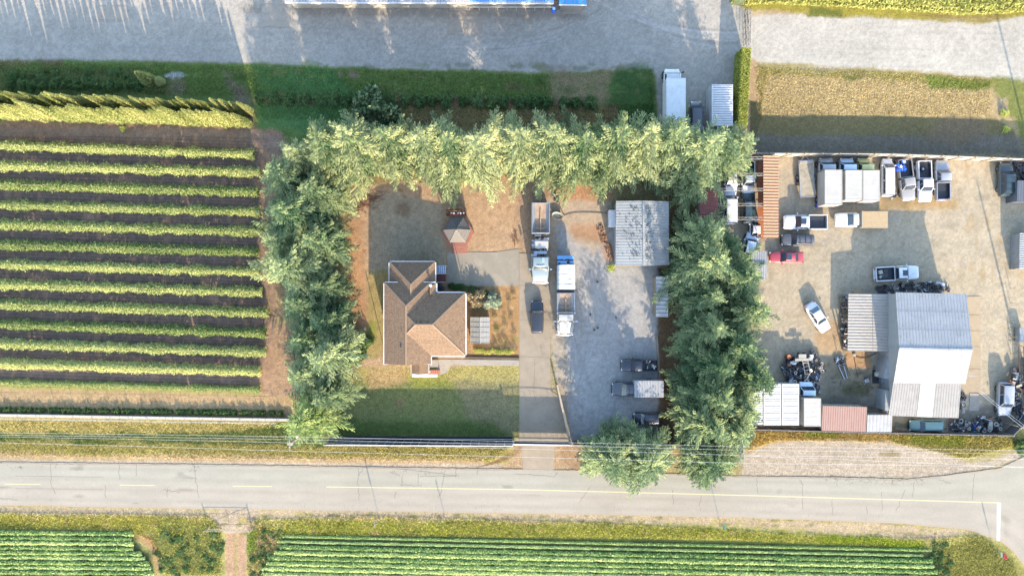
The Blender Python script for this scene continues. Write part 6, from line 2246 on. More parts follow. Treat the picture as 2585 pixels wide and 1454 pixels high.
def tipper_box(t, x0, x1, w, z0, z1, name='tipper_box'):
    q = MB()
    q.box(x0, x1, -w, -w + .1, z0, z1); q.box(x0, x1, w - .1, w, z0, z1)
    q.box(x0, x0 + .1, -w + .1, w - .1, z0, z1); q.box(x1 - .1, x1, -w + .1, w - .1, z0, z1 + .15)
    q.box(x0 + .1, x1 - .1, -w + .1, w - .1, z0, z0 + .12)
    o = q.build(name, BOXB, t, bevel=.02)
    q = MB(); z0 = z1 - .75
    q.box(x0 + .12, x1 - .12, -w + .12, w - .12, z0 + .125, z0 + .16)
    for s_ in (-1, 1):
        q.solid([(x0 + .12, s_ * (w - .12), z0 + .16), (x1 - .12, s_ * (w - .12), z0 + .16), (x1 - .12, s_ * (w - .5), z0 + .16), (x0 + .12, s_ * (w - .5), z0 + .16)][::s_],
                [(x0 + .12, s_ * (w - .12), z1 - .25), (x1 - .12, s_ * (w - .12), z1 - .25), (x1 - .12, s_ * (w - .15), z1 - .25), (x0 + .12, s_ * (w - .15), z1 - .25)][::s_], 1)
    sub(o, 'floor', q, [PLY, BOXB])
    q = MB(); q.bar((x0 + .8, 0, z1 - .5), (x1 - .1, 0, z1 - .35), .14, .14); q.bar((x1 - .9, -w + .1, z1 - .35), (x1 - .6, 0, z1 - .3), .08, .08); q.bar((x1 - .9, w - .1, z1 - .35), (x1 - .6, 0, z1 - .3), .08, .08)
    sub(o, 'cross_beam', q, mat('beam_orange', A(240, 205, 165), .6))
    return o


def big_wheels(t, xs, w):
    for x in xs:
        for y in (-w, w):
            wheel(t, x, y, .52, .36)


t = place('dump_truck', 'left dump truck with open wood-floored box and pale blue cab on the driveway edge', 'truck', 1364.5, 613, -90, 2.0, 'dump trucks parked nose down')
tipper_box(t, -5.25, -1.2, 1.2, 1.2, 2.85)
for y in (-.9, .9):
    q = MB(); q.obox((-3.1, y, 1.75), (.7, .36, .1), 0, 0, .9 * (1 if y < 0 else -1)); q.build('blue_cover', BLU2, t)
q = MB(); q.box(-5.1, 3.4, -.5, -.32, .75, 1.05); q.box(-5.1, 3.4, .32, .5, .75, 1.05); q.build('chassis', DARKM, t)
q = MB()
for k in range(46):
    x, y = rr.uniform(-1.15, 1.8), rr.uniform(-1.0, 1.0)
    q.obox((x, y, rr.uniform(1.1, 1.8)), (rr.uniform(.15, .8), rr.uniform(.08, .4), rr.uniform(.1, .4)), rr.choice([0, 1.57, rr.uniform(0, 3)]), (0, 1, 2, 2, 1)[k % 5])
mc = q.build('machinery', [DARKM, STEEL, DWH], t, bevel=.01); mc['kind'] = 'stuff'; mc['label'] = 'tangle of hydraulic parts behind the cab'
q = MB(); q.box(-.3, .75, -.8, 1.05, 1.5, 2.2); q.build('tank', DWH, t, bevel=.1)
q = MB(); q.box(1.1, 1.5, -.9, .9, 1.6, 2.1); q.build('air_tank', STEEL, t, bevel=.1)
q = MB(); q.loft([ring(1.85, 1.18, .7, 1.9, .06), ring(3.3, 1.2, .7, 1.9, .08), ring(4.3, 1.12, .7, 1.75, .08), ring(5.0, 1.0, .75, 1.6, .07), ring(5.15, .85, .8, 1.45, .05)])
b, tp = greenhouse(q, 3.7, 3.2, 2.0, 1.88, 1.1, 1.02, 1.85, 2.8); q.build('cab', DCAB, t)
(r0, f0, f1, r1), (r0t, f0t, f1t, r1t) = b, tp
g = MB(); panel(g, (f0, f1, f1t, f0t)); g.build('windshield', GLASS, t)
for P4 in ((r0, f0, f0t, r0t), (f1, r1, r1t, f1t)):
    g = MB(); panel(g, P4, u=(.1, .9), v=(.1, .9)); g.build('side_window', GLASS, t)
g = MB(); g.tube([(3.1, -.5, 2.86), (3.1, .5, 2.86)], .07, 8); g.obox((2.3, .3, 2.88), (.5, .35, .12)); g.build('roof_beacons', CHROME, t)
g = MB(); g.tube([(5.28, -1.05, .9), (5.34, -.5, .95), (5.34, .5, .95), (5.28, 1.05, .9)], .09, 8); g.build('bumper', CHROME, t)
for y in (-1, 1):
    g = MB(); g.obox((3.55, y * 1.38, 2.1), (.14, .26, .5)); g.build('mirror', CHROME, t)
    g = MB(); g.obox((5.0, y * .85, 1.2), (.2, .28, .2)); g.build('headlight', LAMP, t)
big_wheels(t, (-4.3, -3.0, 4.0), 1.0)

t = place('dump_truck', 'right dump truck with white covered box and long white bonnet on the gravel', 'truck', 1428, 745, -90, 2.0, 'dump trucks parked nose down')
q = MB(); q.box(-5.3, 3.4, -.5, -.32, .75, 1.05); q.box(-5.3, 3.4, .32, .5, .75, 1.05); q.build('chassis', DARKM, t)
q = MB(); q.box(-5.3, -4.75, -1.12, 1.12, 1.3, 1.85); q.box(-4.6, -4.1, -1.1, 1.1, 1.3, 2.0); q.build('rear_gear', BLU2, t, bevel=.08)
q = MB(); q.box(-4.74, -4.62, -1.1, 1.1, 1.2, 1.6)
for k in range(8):
    q.obox((-4.4 + rr.uniform(-.5, .4), rr.uniform(-1, 1), 2.0), (.3, .2, .12), rr.uniform(0, 3), k % 2)
q.build('rear_fittings', [DARKM, STEEL], t)
q = MB(); q.box(-4.0, -.75, -1.18, 1.18, 1.2, 2.7); cv = q.build('covered_box', BOXB, t, bevel=.04)
q = MB()
for k in range(5):
    x0, x1 = -4.0 + k * .65, -4.0 + (k + 1) * .65
    q.loft([[(x0 + .01, -1.2, 2.7), (x0 + .01, -.6, 2.86 + rr.uniform(0, .08)), (x0 + .01, 0, 2.9), (x0 + .01, .6, 2.84 + rr.uniform(0, .08)), (x0 + .01, 1.2, 2.7)], [(x1 - .02, -1.2, 2.7), (x1 - .02, -.6, 2.82 + rr.uniform(0, .06)), (x1 - .02, 0, 2.8 + rr.uniform(0, .08)), (x1 - .02, .6, 2.8), (x1 - .02, 1.2, 2.7)]], 0, True, True)
sub(cv, 'tarp_cover', q, WHITE)
q = MB(); q.box(-.7, -.35, -1.1, 1.1, 1.0, 2.2)
q.build('bulkhead', DARKM, t)
tipper_box(t, -.3, 2.35, 1.18, 1.2, 2.7)
q = MB(); q.loft([ring(2.45, 1.1, .75, 1.95, .05), ring(3.6, 1.12, .75, 1.9, .06), ring(3.7, .82, .75, 1.85, .08), ring(4.9, .68, .8, 1.65, .08), ring(5.2, .6, .85, 1.4, .05)])
b, tp = greenhouse(q, 3.65, 3.35, 2.55, 2.48, 1.05, .98, 1.9, 2.75); q.build('cab', DWH, t)
(r0, f0, f1, r1), (r0t, f0t, f1t, r1t) = b, tp
g = MB(); panel(g, (f0, f1, f1t, f0t)); g.build('windshield', GLASS, t)
for P4 in ((r0, f0, f0t, r0t), (f1, r1, r1t, f1t)):
    g = MB(); panel(g, P4, u=(.1, .9), v=(.1, .9)); g.build('side_window', GLASS, t)
for y in (-1, 1):
    g = MB(); g.loft([[(3.7, y * .75, 1.25), (3.7, y * 1.15, 1.2), (3.7, y * 1.15, .9), (3.7, y * .75, .9)], [(4.3, y * .7, 1.45), (4.3, y * 1.15, 1.4), (4.3, y * 1.15, .9), (4.3, y * .7, .9)], [(5.1, y * .62, 1.3), (5.1, y * 1.0, 1.2), (5.1, y * 1.0, .9), (5.1, y * .62, .9)]])
    g.build('fender', DWH, t)
    g = MB(); g.obox((3.5, y * 1.42, 2.1), (.12, .26, .5)); g.bar((3.6, y * 1.0, 2.2), (3.5, y * 1.35, 2.2), .05, .05); g.build('mirror', CHROME, t)
    g = MB(); g.tube([(2.4, y * 1.15, .9), (2.4, y * 1.15, 2.95)], .08, 8); g.build('exhaust_stack', CHROME, t)
    g = MB(); g.obox((5.1, y * .8, 1.15), (.15, .25, .18)); g.build('headlight', LAMP, t)
g = MB(); g.tube([(5.32, -1.1, .85), (5.4, -.5, .88), (5.4, .5, .88), (5.32, 1.1, .85)], .1, 8); g.build('bumper', CHROME, t)
big_wheels(t, (-3.6, -2.3, 4.3), 1.0)
# ---------------------------------------------------------------- fences, poles, wires
FWH = mat('fence_white', A(236, 232, 224), .6, var=.06, dirt=A(190, 180, 165), damt=.3)


def panel_fence(name, pts, h, label, m, postm, spacing=42.5, top=None, gap=0.0, post_up=.3, braces=False, n_off=0, panel_t=.05):
    W = [P(*p) for p in pts]
    t = thing(name, label, 'fence', (W[0].x, W[0].y, 0), wp=True)
    for a, b in zip(W, W[1:]):
        d = (b - a); L = d.length; u = d.normalized(); s_ = Vector((-u.y, u.x, 0))
        n = max(1, int(round(L / (spacing / S))))
        for k in range(n):
            p, r_ = a + d * (k / n), a + d * ((k + 1) / n)
            q = MB()
            z = Vector((0, 0, 1))
            q.bar(p + u * .05 + z * (gap + (h - gap) / 2), r_ - u * .05 + z * (gap + (h - gap) / 2), panel_t, h - gap)
            for j in range(1, 7):
                c = p.lerp(r_, j / 7)
                q.bar(c - s_ * .03 + z * (gap + .05), c - s_ * .03 + z * (h - .05), .02, .02)
            q.build('panel', m, t)
            q = MB(); q.box(p.x - .05, p.x + .05, p.y - .12, p.y + .06, -.1, h + post_up)
            if braces:
                q.bar(p - s_ * .09 + u * .75 + z * (h - .1), p - s_ * .14 - u * .1 + z * .1, .09, .09)
            q.build('post', postm, t)
        q = MB(); q.bar(a + Vector((0, 0, h + .02)), b + Vector((0, 0, h + .02)), .09, .05)
        q.build('top_rail', postm if top is None else top, t)
    return t


panel_fence('white_fence', [(1885, 395), (2230, 397), (2640, 412)], 2.1, 'tall white panel fence along the top of the salvage yard', FWH, POLEW, top=FWH, braces=True)
BFM = mat('dark_fence_board', (0.05, 0.045, 0.045), .8, var=.2)
panel_fence('dark_fence', [(1889, 1077), (2200, 1085), (2420, 1090), (2532, 1092), (2580, 1045)], 1.9, 'dark board fence along the bottom of the salvage yard', BFM, POLEW, top=mat('dark_cap', (0.12, 0.11, 0.11), .7), post_up=.15, braces=True)
panel_fence('side_fence', [(2586, 1040), (2581, 900)], 2.0, 'grey fence along the right edge of the salvage yard', GALV, POLEW, post_up=.1)
# tall black screen fence beside the road
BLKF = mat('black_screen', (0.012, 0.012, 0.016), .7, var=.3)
tf = thing('screen_fence', 'tall black screen fence with white rails between lawn and road', 'fence', (P(830, 1106).x, P(830, 1106).y, 0), wp=True)
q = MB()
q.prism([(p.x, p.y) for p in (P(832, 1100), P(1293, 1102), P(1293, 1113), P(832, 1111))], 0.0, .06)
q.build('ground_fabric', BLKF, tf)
a, b = P(832, 1111), P(1295, 1113)
N_ = 22
for k in range(N_):
    p, r_ = a.lerp(b, k / N_), a.lerp(b, (k + 1) / N_)
    q = MB(); q.bar(p + Vector((.03, 0, 1.35)), r_ + Vector((-.03, 0, 1.35)), .05, 2.6)
    q.build('screen_panel', BLKF, tf)
    q = MB(); q.box(p.x - .04, p.x + .04, p.y - .05, p.y + .05, -.1, 2.7); q.build('post', OFFW, tf)
for zz, off, w_ in ((2.68, -.06, .10), (1.45, .06, .06), (.35, .30, .07)):
    q = MB(); q.bar(a + Vector((0, off, zz)), b + Vector((0, off, zz)), w_, .05); q.build('rail', WHITE, tf)
q = MB()
for k in range(150):
    p = a.lerp(b, .55 + .45 * k / 150)
    q.bar(p + Vector((0, .05, 1.6)), p + Vector((0, .05, 2.1)), .02, .02)
q.build('pickets', OFFW, tf)
# continuing screen behind the roadside trees
tf = thing('screen_fence', 'dark screen fence continuing behind the roadside conifers', 'fence', (P(1444, 1113).x, P(1444, 1113).y, 0), wp=True)
a, b = P(1444, 1113), P(1872, 1118)
for k in range(20):
    p, r_ = a.lerp(b, k / 20), a.lerp(b, (k + 1) / 20)
    q = MB(); q.bar(p + Vector((.03, 0, 1.15)), r_ + Vector((-.03, 0, 1.15)), .05, 2.3); q.build('screen_panel', BLKF, tf)
    q = MB(); q.box(p.x - .04, p.x + .04, p.y - .05, p.y + .05, -.1, 2.4); q.build('post', OFFW, tf)
q = MB(); q.bar(a + Vector((0, 0, 2.35)), b + Vector((0, 0, 2.35)), .08, .05); q.build('rail', OFFW, tf)
# driveway gate: solid middle, gaps above and below
gt = thing('driveway_gate', 'wide sliding gate across the driveway entrance', 'gate', (P(1296, 1110).x, P(1296, 1110).y, 0), wp=True)
a, b = P(1296, 1110), P(1438, 1112)
q = MB(); q.bar(a + Vector((0, 0, 1.38)), b + Vector((0, 0, 1.38)), .05, 1.8); q.build('gate_panel', BLKF, gt)
for zz in (.16, .47, 2.3, 2.7):
    q = MB()
    n = 10
    for k in range(n):
        f0, f1 = k / n, (k + 1) / n
        up = (lambda f: .12 * math.sin(f * math.pi)) if zz == 2.7 else (lambda f: 0)
        q.bar(a.lerp(b, f0) + Vector((0, -.05, zz + up(f0))), a.lerp(b, f1) + Vector((0, -.05, zz + up(f1))), .07, .06)
    q.build('rail', WHITE, gt)
for k in range(11):
    p = a.lerp(b, k / 10)
    q = MB(); q.bar(p + Vector((0, 0, .16)), p + Vector((0, 0, .52)), .04, .04); q.bar(p + Vector((0, 0, 2.3)), p + Vector((0, 0, 2.7)), .04, .04); q.build('bar', OFFW, gt)
for p in (a, b):
    q = MB(); q.box(p.x - .12, p.x + .12, p.y - .12, p.y + .12, -.1, 2.85); q.build('gate_post', OFFW, gt)
# wooden guide fence right of the driveway
t = thing('timber_wall', 'long weathered timber wall right of the driveway entrance', 'wall', (P(1405, 966).x, P(1405, 966).y, 0), wp=True)
a, b = P(1405, 968), P(1436, 1108)
q = MB()
for k in range(5):
    q.bar(a + Vector((0, 0, .15 + k * .24)), b + Vector((0, 0, .15 + k * .24)), .06, .22)
q.build('boards', WOOD, t)
q = MB(); q.bar(a + Vector((0, 0, 1.3)), b + Vector((0, 0, 1.3)), .24, .05); q.build('cap', mat('pale_timber', A(222, 205, 180), .8, var=.15), t)
for k in range(5):
    p = a.lerp(b, k / 4)
    q = MB(); q.box(p.x - .05, p.x + .05, p.y - .05, p.y + .05, -.1, 1.27); q.build('post', WOOD, t)
# retaining board right of the gravel yard
t = thing('timber_edge', 'low timber edging between the gravel yard and the conifers', 'edging', (P(1656, 845).x, P(1656, 845).y, 0), wp=True)
q = MB(); q.bar(P(1657, 845) + Vector((0, 0, .2)), P(1664, 960) + Vector((0, 0, .2)), .12, .4); q.build('boards', WOOD, t)
for k in range(4):
    p = P(1657 + k * 2.2, 848 + k * 36); q = MB(); q.box(p.x - .12, p.x - .07, p.y - .05, p.y + .05, -.1, .45); q.build('stake', WOOD, t)
# white kerb below the berry field
q = MB()
for k in range(24):
    x0, x1 = -60 + k * 33.4, -60 + (k + 1) * 33.4 - .6
    a, b = P(x0, 1046 + x0 * .0165), P(x1, 1046 + x1 * .0165)
    q.bar(a + Vector((0, 0, .3)), b + Vector((0, 0, .3)), .36, .6)
t = q.build('low_wall', mat('pale_block', A(240, 232, 222), .8, var=.1, scale=2), bevel=.02)
tag(t, 'long low pale wall between berry field and grass verge', 'wall')
t = thing('wire_fence', 'thin post and wire fence in front of the low pale wall', 'fence', (P(-40, 1052).x, P(-40, 1052).y, 0), wp=True)
for k in range(17):
    p = P(-40 + k * 46.5, 1052 + k * .75); q = MB(); q.tube([p, p + Vector((0, 0, 1.7))], .04, 6); q.build('post', POLEW, t)
for zz in (.9, 1.3, 1.6):
    q = MB(); q.tube([P(-40, 1052) + Vector((0, 0, zz)), P(704, 1064) + Vector((0, 0, zz))], .012, 4); q.build('wire', STEEL, t)
# farm gate at the bottom left
t = thing('farm_gate', 'white tubular farm gate across the dirt track below the road', 'gate', (P(530, 1336).x, P(530, 1336).y, 0), wp=True)
a, b = P(527, 1333), P(636, 1334)
q = MB()
for zz in (.2, .75, 1.15):
    q.tube([a + Vector((0, 0, zz)), b + Vector((0, 0, zz))], .026 if zz > 1 else .018, 7)
for k in range(5):
    p = a.lerp(b, k / 4); q.tube([p + Vector((0, 0, .2)), p + Vector((0, 0, 1.15))], .03, 6)
q.tube([a + Vector((0, 0, .2)), b + Vector((0, 0, 1.15))], .025, 6)
q.build('leaf', OFFW, t)
for p in (a + Vector((-.1, 0, 0)), b + Vector((.1, 0, 0))):
    q = MB(); q.box(p.x - .06, p.x + .06, p.y - .06, p.y + .06, -.1, 1.35); q.build('post', POLEW, t)
for i, (x, y) in enumerate(((657, 1358), (692, 1357))):
    p = P(x, y); q = MB(); q.tube([p, p + Vector((0, 0, .9))], .05, 6)
    tag(q.build('stake', POLEW), 'thin dark stake standing right of the farm track', 'stake', 'stakes right of the farm track')
# wire gate at the top
t = thing('wire_gate', 'thin dark wire gate between the two clipped hedges', 'gate', (P(1872, 30).x, P(1872, 30).y, 0), wp=True)
for x, y0, y1 in ((1878, 30, 118), (1886, 28, 120)):
    q = MB(); a, b = P(x, y0), P(x - 2, y1)
    for zz in (.15, .8, 1.5):
        q.tube([a + Vector((0, 0, zz)), b + Vector((0, 0, zz))], .03, 6)
    for k in range(7):
        p = a.lerp(b, k / 6); q.tube([p + Vector((0, 0, .15)), p + Vector((0, 0, 1.5))], .02, 5)
    q.tube([a + Vector((0, 0, .15)), b + Vector((0, 0, 1.5))], .02, 5)
    q.build('leaf', DARKM, t)


# utility poles
def pole(name, bx, by, h, label, arm=True, arm_y=1.45, double=False):
    g = P(bx, by)
    t = thing(name, label, 'utility pole', (g.x, g.y, 0), 0)
    q = MB(); q.tube([(0, 0, -.3), (0, 0, h)], .17, 10, 0, .11); q.build('pole', POLEW, t)
    if arm:
        for k, x in enumerate((-.18, .18) if double else (-.16,)):
            q = MB(); q.bar((x, -arm_y, h - .35), (x, arm_y, h - .35), .11, .13); q.build('crossarm', OFFW, t)
        for y in (-arm_y + .1, -.45, .45, arm_y - .1):
            q = MB(); q.lathe([(.02, 0), (.06, .04), (.04, .1), (.06, .14), (0, .2)], (-.16, y, h - .28), n=8); q.build('insulator', OFFW, t)
        q = MB(); q.bar((-.16, -.8, h - .4), (-.02, 0, h - 1.1), .04, .04); q.bar((-.16, .8, h - .4), (-.02, 0, h - 1.1), .04, .04); q.build('brace', STEEL, t)
    return t


pl = pole('utility_pole', 795, 1075, 10.4, 'left utility pole with pale crossarm above the road verge', arm_y=1.0)
q = MB(); q.lathe([(0, .9), (.26, .88), (.28, .8), (.28, .05), (0, 0)], (.1, .45, 7.6), n=14); q.build('transformer', OFFW, pl)
q = MB(); q.obox((-.3, -.35, 9.2), (.5, .3, .4)); q.build('junction_box', OFFW, pl)
pr_ = pole('utility_pole', 1811, 1097, 10.4, 'right utility pole with double crossarm beside the roadside conifer', arm_y=1.5, double=True)
q = MB(); q.bar((.15, 0, 8.5), (.9, -.5, 8.8), .06, .06); q.build('bracket', STEEL, pr_)
pole('utility_pole', 2600, 1010, 11.5, 'pole at the right edge that casts the long shadow over the salvage yard', arm=False)
pole('utility_pole', 2650, 590, 13, 'tall pole beyond the right edge that shadows the top gravel road', arm=False)

WIRM = mat('wire_aluminium', (0.40, 0.40, 0.40), .5, var=.05)


def wire(pts, label, sag=.35, r=.013, seg=10, group=None):
    q = MB()
    out = []
    for a, b in zip(pts, pts[1:]):
        a, b = Vector(a), Vector(b)
        for k in range(seg):
            f = k / seg
            p = a.lerp(b, f); p.z -= sag * 4 * f * (1 - f)
            out.append(p)
    out.append(Vector(pts[-1]))
    q.tube(out, r, 5)
    tag(q.build('power_line', WIRM), label, 'power line', group)


for i, (y0, yl, yr, ye) in enumerate(((1092, 1102, 1127, 1137), (1098, 1109, 1136, 1146), (1102, 1117, 1149, 1159), (1117, 1138, 1169, 1178))):
    h = 10.2
    wire([P(-700, y0 - (yl - y0) * .9, h), P(0, y0, h), P(732, yl, h), P(1874, yr, h), P(2585, ye, h), P(2900, ye + 6, h)], 'overhead wire along the road, %s from the top' % ORD[i], sag=.15, group='overhead wires along the road')
wire([P(1875, 1150, 10), P(2585, 1180, 9)], 'overhead wire drooping to the right edge below the others', .3)
for i in range(2):
    wire([P(2471 + i * 4, 989 - i * 3, 5.2), P(2590 + i * 5, 1085 - i * 4, 7.5)], ['upper', 'lower'][1 - i] + ' of the two service wires running from the workshop to the corner', .1, .018)
wire([P(960, 905, 4.8), P(700, 1000, 8)], 'service wire from the house into the left conifers', .3, .009)
v = P(2578, 1078, 3)
t = thing('ball_post', 'black round-topped post outside the corner of the salvage yard', 'post', (v.x, v.y, 0))
q = MB(); q.tube([(0, 0, 0), (0, 0, 2.8)], .06, 8); q.build('post', POLEW, t)
q = MB(); q.lathe([(0, 3.2), (.2, 3.12), (.3, 2.95), (.2, 2.8), (0, 2.75)], n=14); q.build('ball', DARKM, t)


# road signs (seen nearly edge-on from above)
def sign(bx, by, h, rz, w_, hh, m, label, octa=False, face=None, text=None):
    g = P(bx, by)
    t = thing('road_sign', label, 'sign', (g.x, g.y, 0), R(rz))
    q = MB(); q.tube([(0, 0, -.1), (0, 0, h)], .035, 7); q.build('post', STEEL, t)
    q = MB()
    if octa:
        pts = [(w_ / 2 * math.cos(R(22.5 + 45 * k)), w_ / 2 * math.sin(R(22.5 + 45 * k))) for k in range(8)]
    else:
        pts = [(-w_ / 2, -hh / 2), (w_ / 2, -hh / 2), (w_ / 2, hh / 2), (-w_ / 2, hh / 2)]
    q.solid([(.04, x, y + h - hh / 2) for x, y in pts], [(.06, x, y + h - hh / 2) for x, y in pts])
    pn = q.build('sign_panel', m, t)
    if text:
        cu = bpy.data.curves.new('lettering', 'FONT'); cu.body = text; cu.size = .24; cu.align_x = 'CENTER'; cu.align_y = 'CENTER'; cu.extrude = .002
        o = bpy.data.objects.new('lettering_src', cu); COL.objects.link(o)
        dg = bpy.context.evaluated_depsgraph_get()
        me = bpy.data.meshes.new_from_object(o.evaluated_get(dg)); bpy.data.objects.remove(o)
        me.transform(Matrix.Translation((.064, 0, h - hh / 2)) @ Matrix.Rotation(R(90), 4, 'Z') @ Matrix.Rotation(R(90), 4, 'X'))
        me.materials.clear(); me.materials.append(WHITE)
        oo = bpy.data.objects.new('lettering', me); COL.objects.link(oo); oo.parent = pn
    return t


sign(957, 1306, 3.0, 180, .6, 1.2, OFFW, 'thin road sign on the south verge, left one of the two near the centre', )
sign(1122, 1299, 1.9, 180, .35, .6, OFFW, 'short road sign on the south verge, right one of the two near the centre')
sign(1817, 1318, 2.2, 10, .7, .5, mat('teal_sign', (0.03, 0.35, 0.38), .5), 'small teal sign on the verge below the roadside conifer')
sg = sign(2508, 1388, 2.6, 180, .75, .75, mat('sign_red', (0.55, 0.02, 0.03), .5), 'red octagonal stop sign at the junction on the right', octa=True, text='STOP')
q = MB(); q.solid([(.03, -.3, 1.45), (.03, .3, 1.45), (.03, .3, 1.75), (.03, -.3, 1.75)], [(.045, -.3, 1.45), (.045, .3, 1.45), (.045, .3, 1.75), (.045, -.3, 1.75)]); q.build('lower_panel', WHITE, sg)

# ---------------------------------------------------------------- scrap, tyres, odds and ends
SCM = [DARKM, STEEL, OFFW, mat('rust', (0.16, 0.07, 0.035), .8, var=.4, scale=6), RUBBER, BLUEP]


def tyre_at(x, y, z=0, r=.34, tilt=0, label=None, group='tyres'):
    g = P(x, y, z)
    if 'TY' not in WHM:
        q = MB(); q.lathe([(.2, .02), (.3, 0), (.34, .05), (.34, .17), (.3, .22), (.2, .2), (.2, .02)], n=18)
        WHM['TY'] = q.mesh('tyre', mat('old_tyre', (0.05, 0.052, 0.058), .8, var=.3, scale=5))
    o = bpy.data.objects.new('tyre', WHM['TY']); COL.objects.link(o)
    o.location = (g.x, g.y, z); o.rotation_euler = (tilt, 0, random.uniform(0, 6)); o.scale = (r / .34,) * 3
    tag(o, label, 'tyre', group)


def scrap(x0, y0, x1, y1, n, hgt, label, seed, pale=.25, smax=1.0, round_=True):
    """heap of car parts: panels, bars, wheels, blocks"""
    r_ = random.Random(seed)
    q = MB()
    for k in range(n):
        while True:
            u, v = r_.uniform(-1, 1), r_.uniform(-1, 1)
            if not round_ or u * u + v * v < 1:
                break
        px, py = (x0 + x1) / 2 + u * (x1 - x0) / 2, (y0 + y1) / 2 + v * (y1 - y0) / 2
        top = hgt * (1 - .6 * (u * u + v * v) / 2)
        z = r_.uniform(.03, max(.1, top))
        g = P(px, py, z)
        m = 0 if r_.random() > pale + .15 else r_.choice([1, 2, 2, 3, 1])
        kind = r_.random()
        if kind < .45:
            q.obox((g.x, g.y, z), (r_.uniform(.12, .55) * smax, r_.uniform(.08, .4) * smax, r_.uniform(.05, .3)), r_.uniform(0, 3.1), m, r_.uniform(-.5, .5), r_.uniform(-.5, .5))
        elif kind < .62:
            q.obox((g.x, g.y, z + .05), (r_.uniform(.4, 1.2) * smax, r_.uniform(.2, .6) * smax, .04), r_.uniform(0, 3.1), m, r_.uniform(-.4, .4), r_.uniform(-.3, .3))
        elif kind < .82:
            a = r_.uniform(0, 3.1); L = r_.uniform(.3, 1.1) * smax
            q.tube([(g.x - math.cos(a) * L / 2, g.y - math.sin(a) * L / 2, z), (g.x + math.cos(a) * L / 2, g.y + math.sin(a) * L / 2, z + r_.uniform(-.15, .25))], r_.uniform(.02, .06), 6, m)
        else:
            rr_ = r_.uniform(.15, .33)
            q.lathe([(rr_ * .5, 0), (rr_ * .9, 0), (rr_, .04), (rr_, .14), (rr_ * .9, .18), (rr_ * .5, .16), (rr_ * .5, 0)], (g.x, g.y, z), n=12, m=4 if r_.random() < .7 else 2)
    g = P((x0 + x1) / 2, (y0 + y1) / 2)
    o = q.build('scrap_heap', SCM, org=(g.x, g.y, 0))
    tag(o, label, 'scrap heap', kind='stuff')
    return o


scrap(1974, 892, 2078, 972, 330, 1.0, 'round heap of dark scrap car parts above the white containers', 3, .3)
scrap(2022, 966, 2068, 995, 60, .9, 'scrap parts piled on the front of the stripped box truck', 4, .4)
scrap(2218, 720, 2400, 738, 110, .4, 'long dark heap of parts along the top wall of the workshop', 5, .12, round_=False)
scrap(2300, 714, 2394, 734, 90, .7, 'taller black part heap at the upper right corner of the workshop', 6, .1)
scrap(2126, 748, 2142, 878, 110, .6, 'line of scrap and posts along the left wall of the workshop', 7, .35, .8, False)
scrap(2398, 1060, 2452, 1090, 90, .7, 'scrap parts in the bottom right corner, left heap', 8, .3)
scrap(2456, 1052, 2530, 1092, 150, .7, 'scrap parts in the bottom right corner, right heap', 9, .35)
scrap(2548, 928, 2582, 1010, 80, .8, 'pale scrap pieces along the right edge of the yard', 10, .6)
scrap(2555, 1010, 2584, 1060, 50, .6, 'dark scrap below the pale pieces at the right edge', 11, .2)
scrap(2422, 990, 2434, 1040, 40, .7, 'narrow strip of wheels and parts right of the lower workshop roof', 12, .4, .8, False)
scrap(2225, 890, 2240, 925, 30, .6, 'small dark parts beside the grey annex', 13, .4)
scrap(2228, 1005, 2240, 1038, 26, .6, 'dark clutter beside the lower annex', 14, .2)
scrap(2230, 484, 2262, 500, 16, .5, 'white wheel rims behind the stripped van', 15, .8)
scrap(2254, 400, 2268, 440, 20, .5, 'rusty parts between stripped van and taupe pickup', 16, .3)
scrap(2308, 398, 2324, 450, 22, .5, 'rusty parts between taupe and white pickup', 17, .3)
scrap(1392, 485, 1412, 512, 14, .5, 'odds and ends beside the left dump truck', 18, .3, .6)
r_ = random.Random(31)
for k in range(34):
    tyre_at(2562 + r_.uniform(0, 34), 402 + r_.uniform(0, 52), r_.choice([0, .22, .44]), .34, r_.uniform(-.3, .3), 'old tyre in the heap right of the dark green SUV', 'tyres heaped at the top right of the salvage yard')
for x, y in ((2520, 404), (2530, 403)):
    tyre_at(x, y, 0, .34, 0, 'old tyre lying behind the dark green SUV by the white fence', 'tyres behind the dark green SUV')
for k in range(10):
    tyre_at(1392 + r_.uniform(0, 0), 0, 0) if False else None
for x, y in ((2054, 893), (2050, 888), (2010, 905), (1990, 925)):
    tyre_at(x, y, .3, .36, .2, 'tyre lying on the round scrap heap', 'tyres on the round scrap heap')
v = P(1993, 901, 1)
t = thing('barrel', 'rusty orange barrel at the top of the round scrap heap', 'barrel', (v.x, v.y, 0))
q = MB(); q.lathe([(0, .88), (.26, .88), (.29, .92), (.3, .86), (.28, .6), (.3, .56), (.28, .3), (.3, .25), (.29, 0)], n=18); q.build('drum', mat('orange_rust', A(220, 130, 80), .6, var=.2), t)
# white frames on the heap
t = thing('steel_frame', 'white steel ladder frame lying across the round scrap heap', 'frame', (P(2035, 925, 1.2).x, P(2035, 925, 1.2).y, 1.2), R(-80))
q = MB()
q.bar((-1, -.35, 0), (1, -.35, .1), .1, .08); q.bar((-1, .35, 0), (1, .35, .1), .1, .08)
for k in range(5):
    q.bar((-1 + k * .5, -.35, .02), (-1 + k * .5, .35, .05), .08, .06)
q.build('rails', OFFW, t)
t = thing('steel_frame', 'white flat panel frame lying at the top of the round scrap heap', 'frame', (P(2028, 908, 1.3).x, P(2028, 908, 1.3).y, 1.25), R(2))
q = MB(); q.box(-1.1, 1.1, -.16, .16, -.04, .06); q.box(-.6, .4, .2, .75, -.03, .05); q.build('panel', OFFW, t)
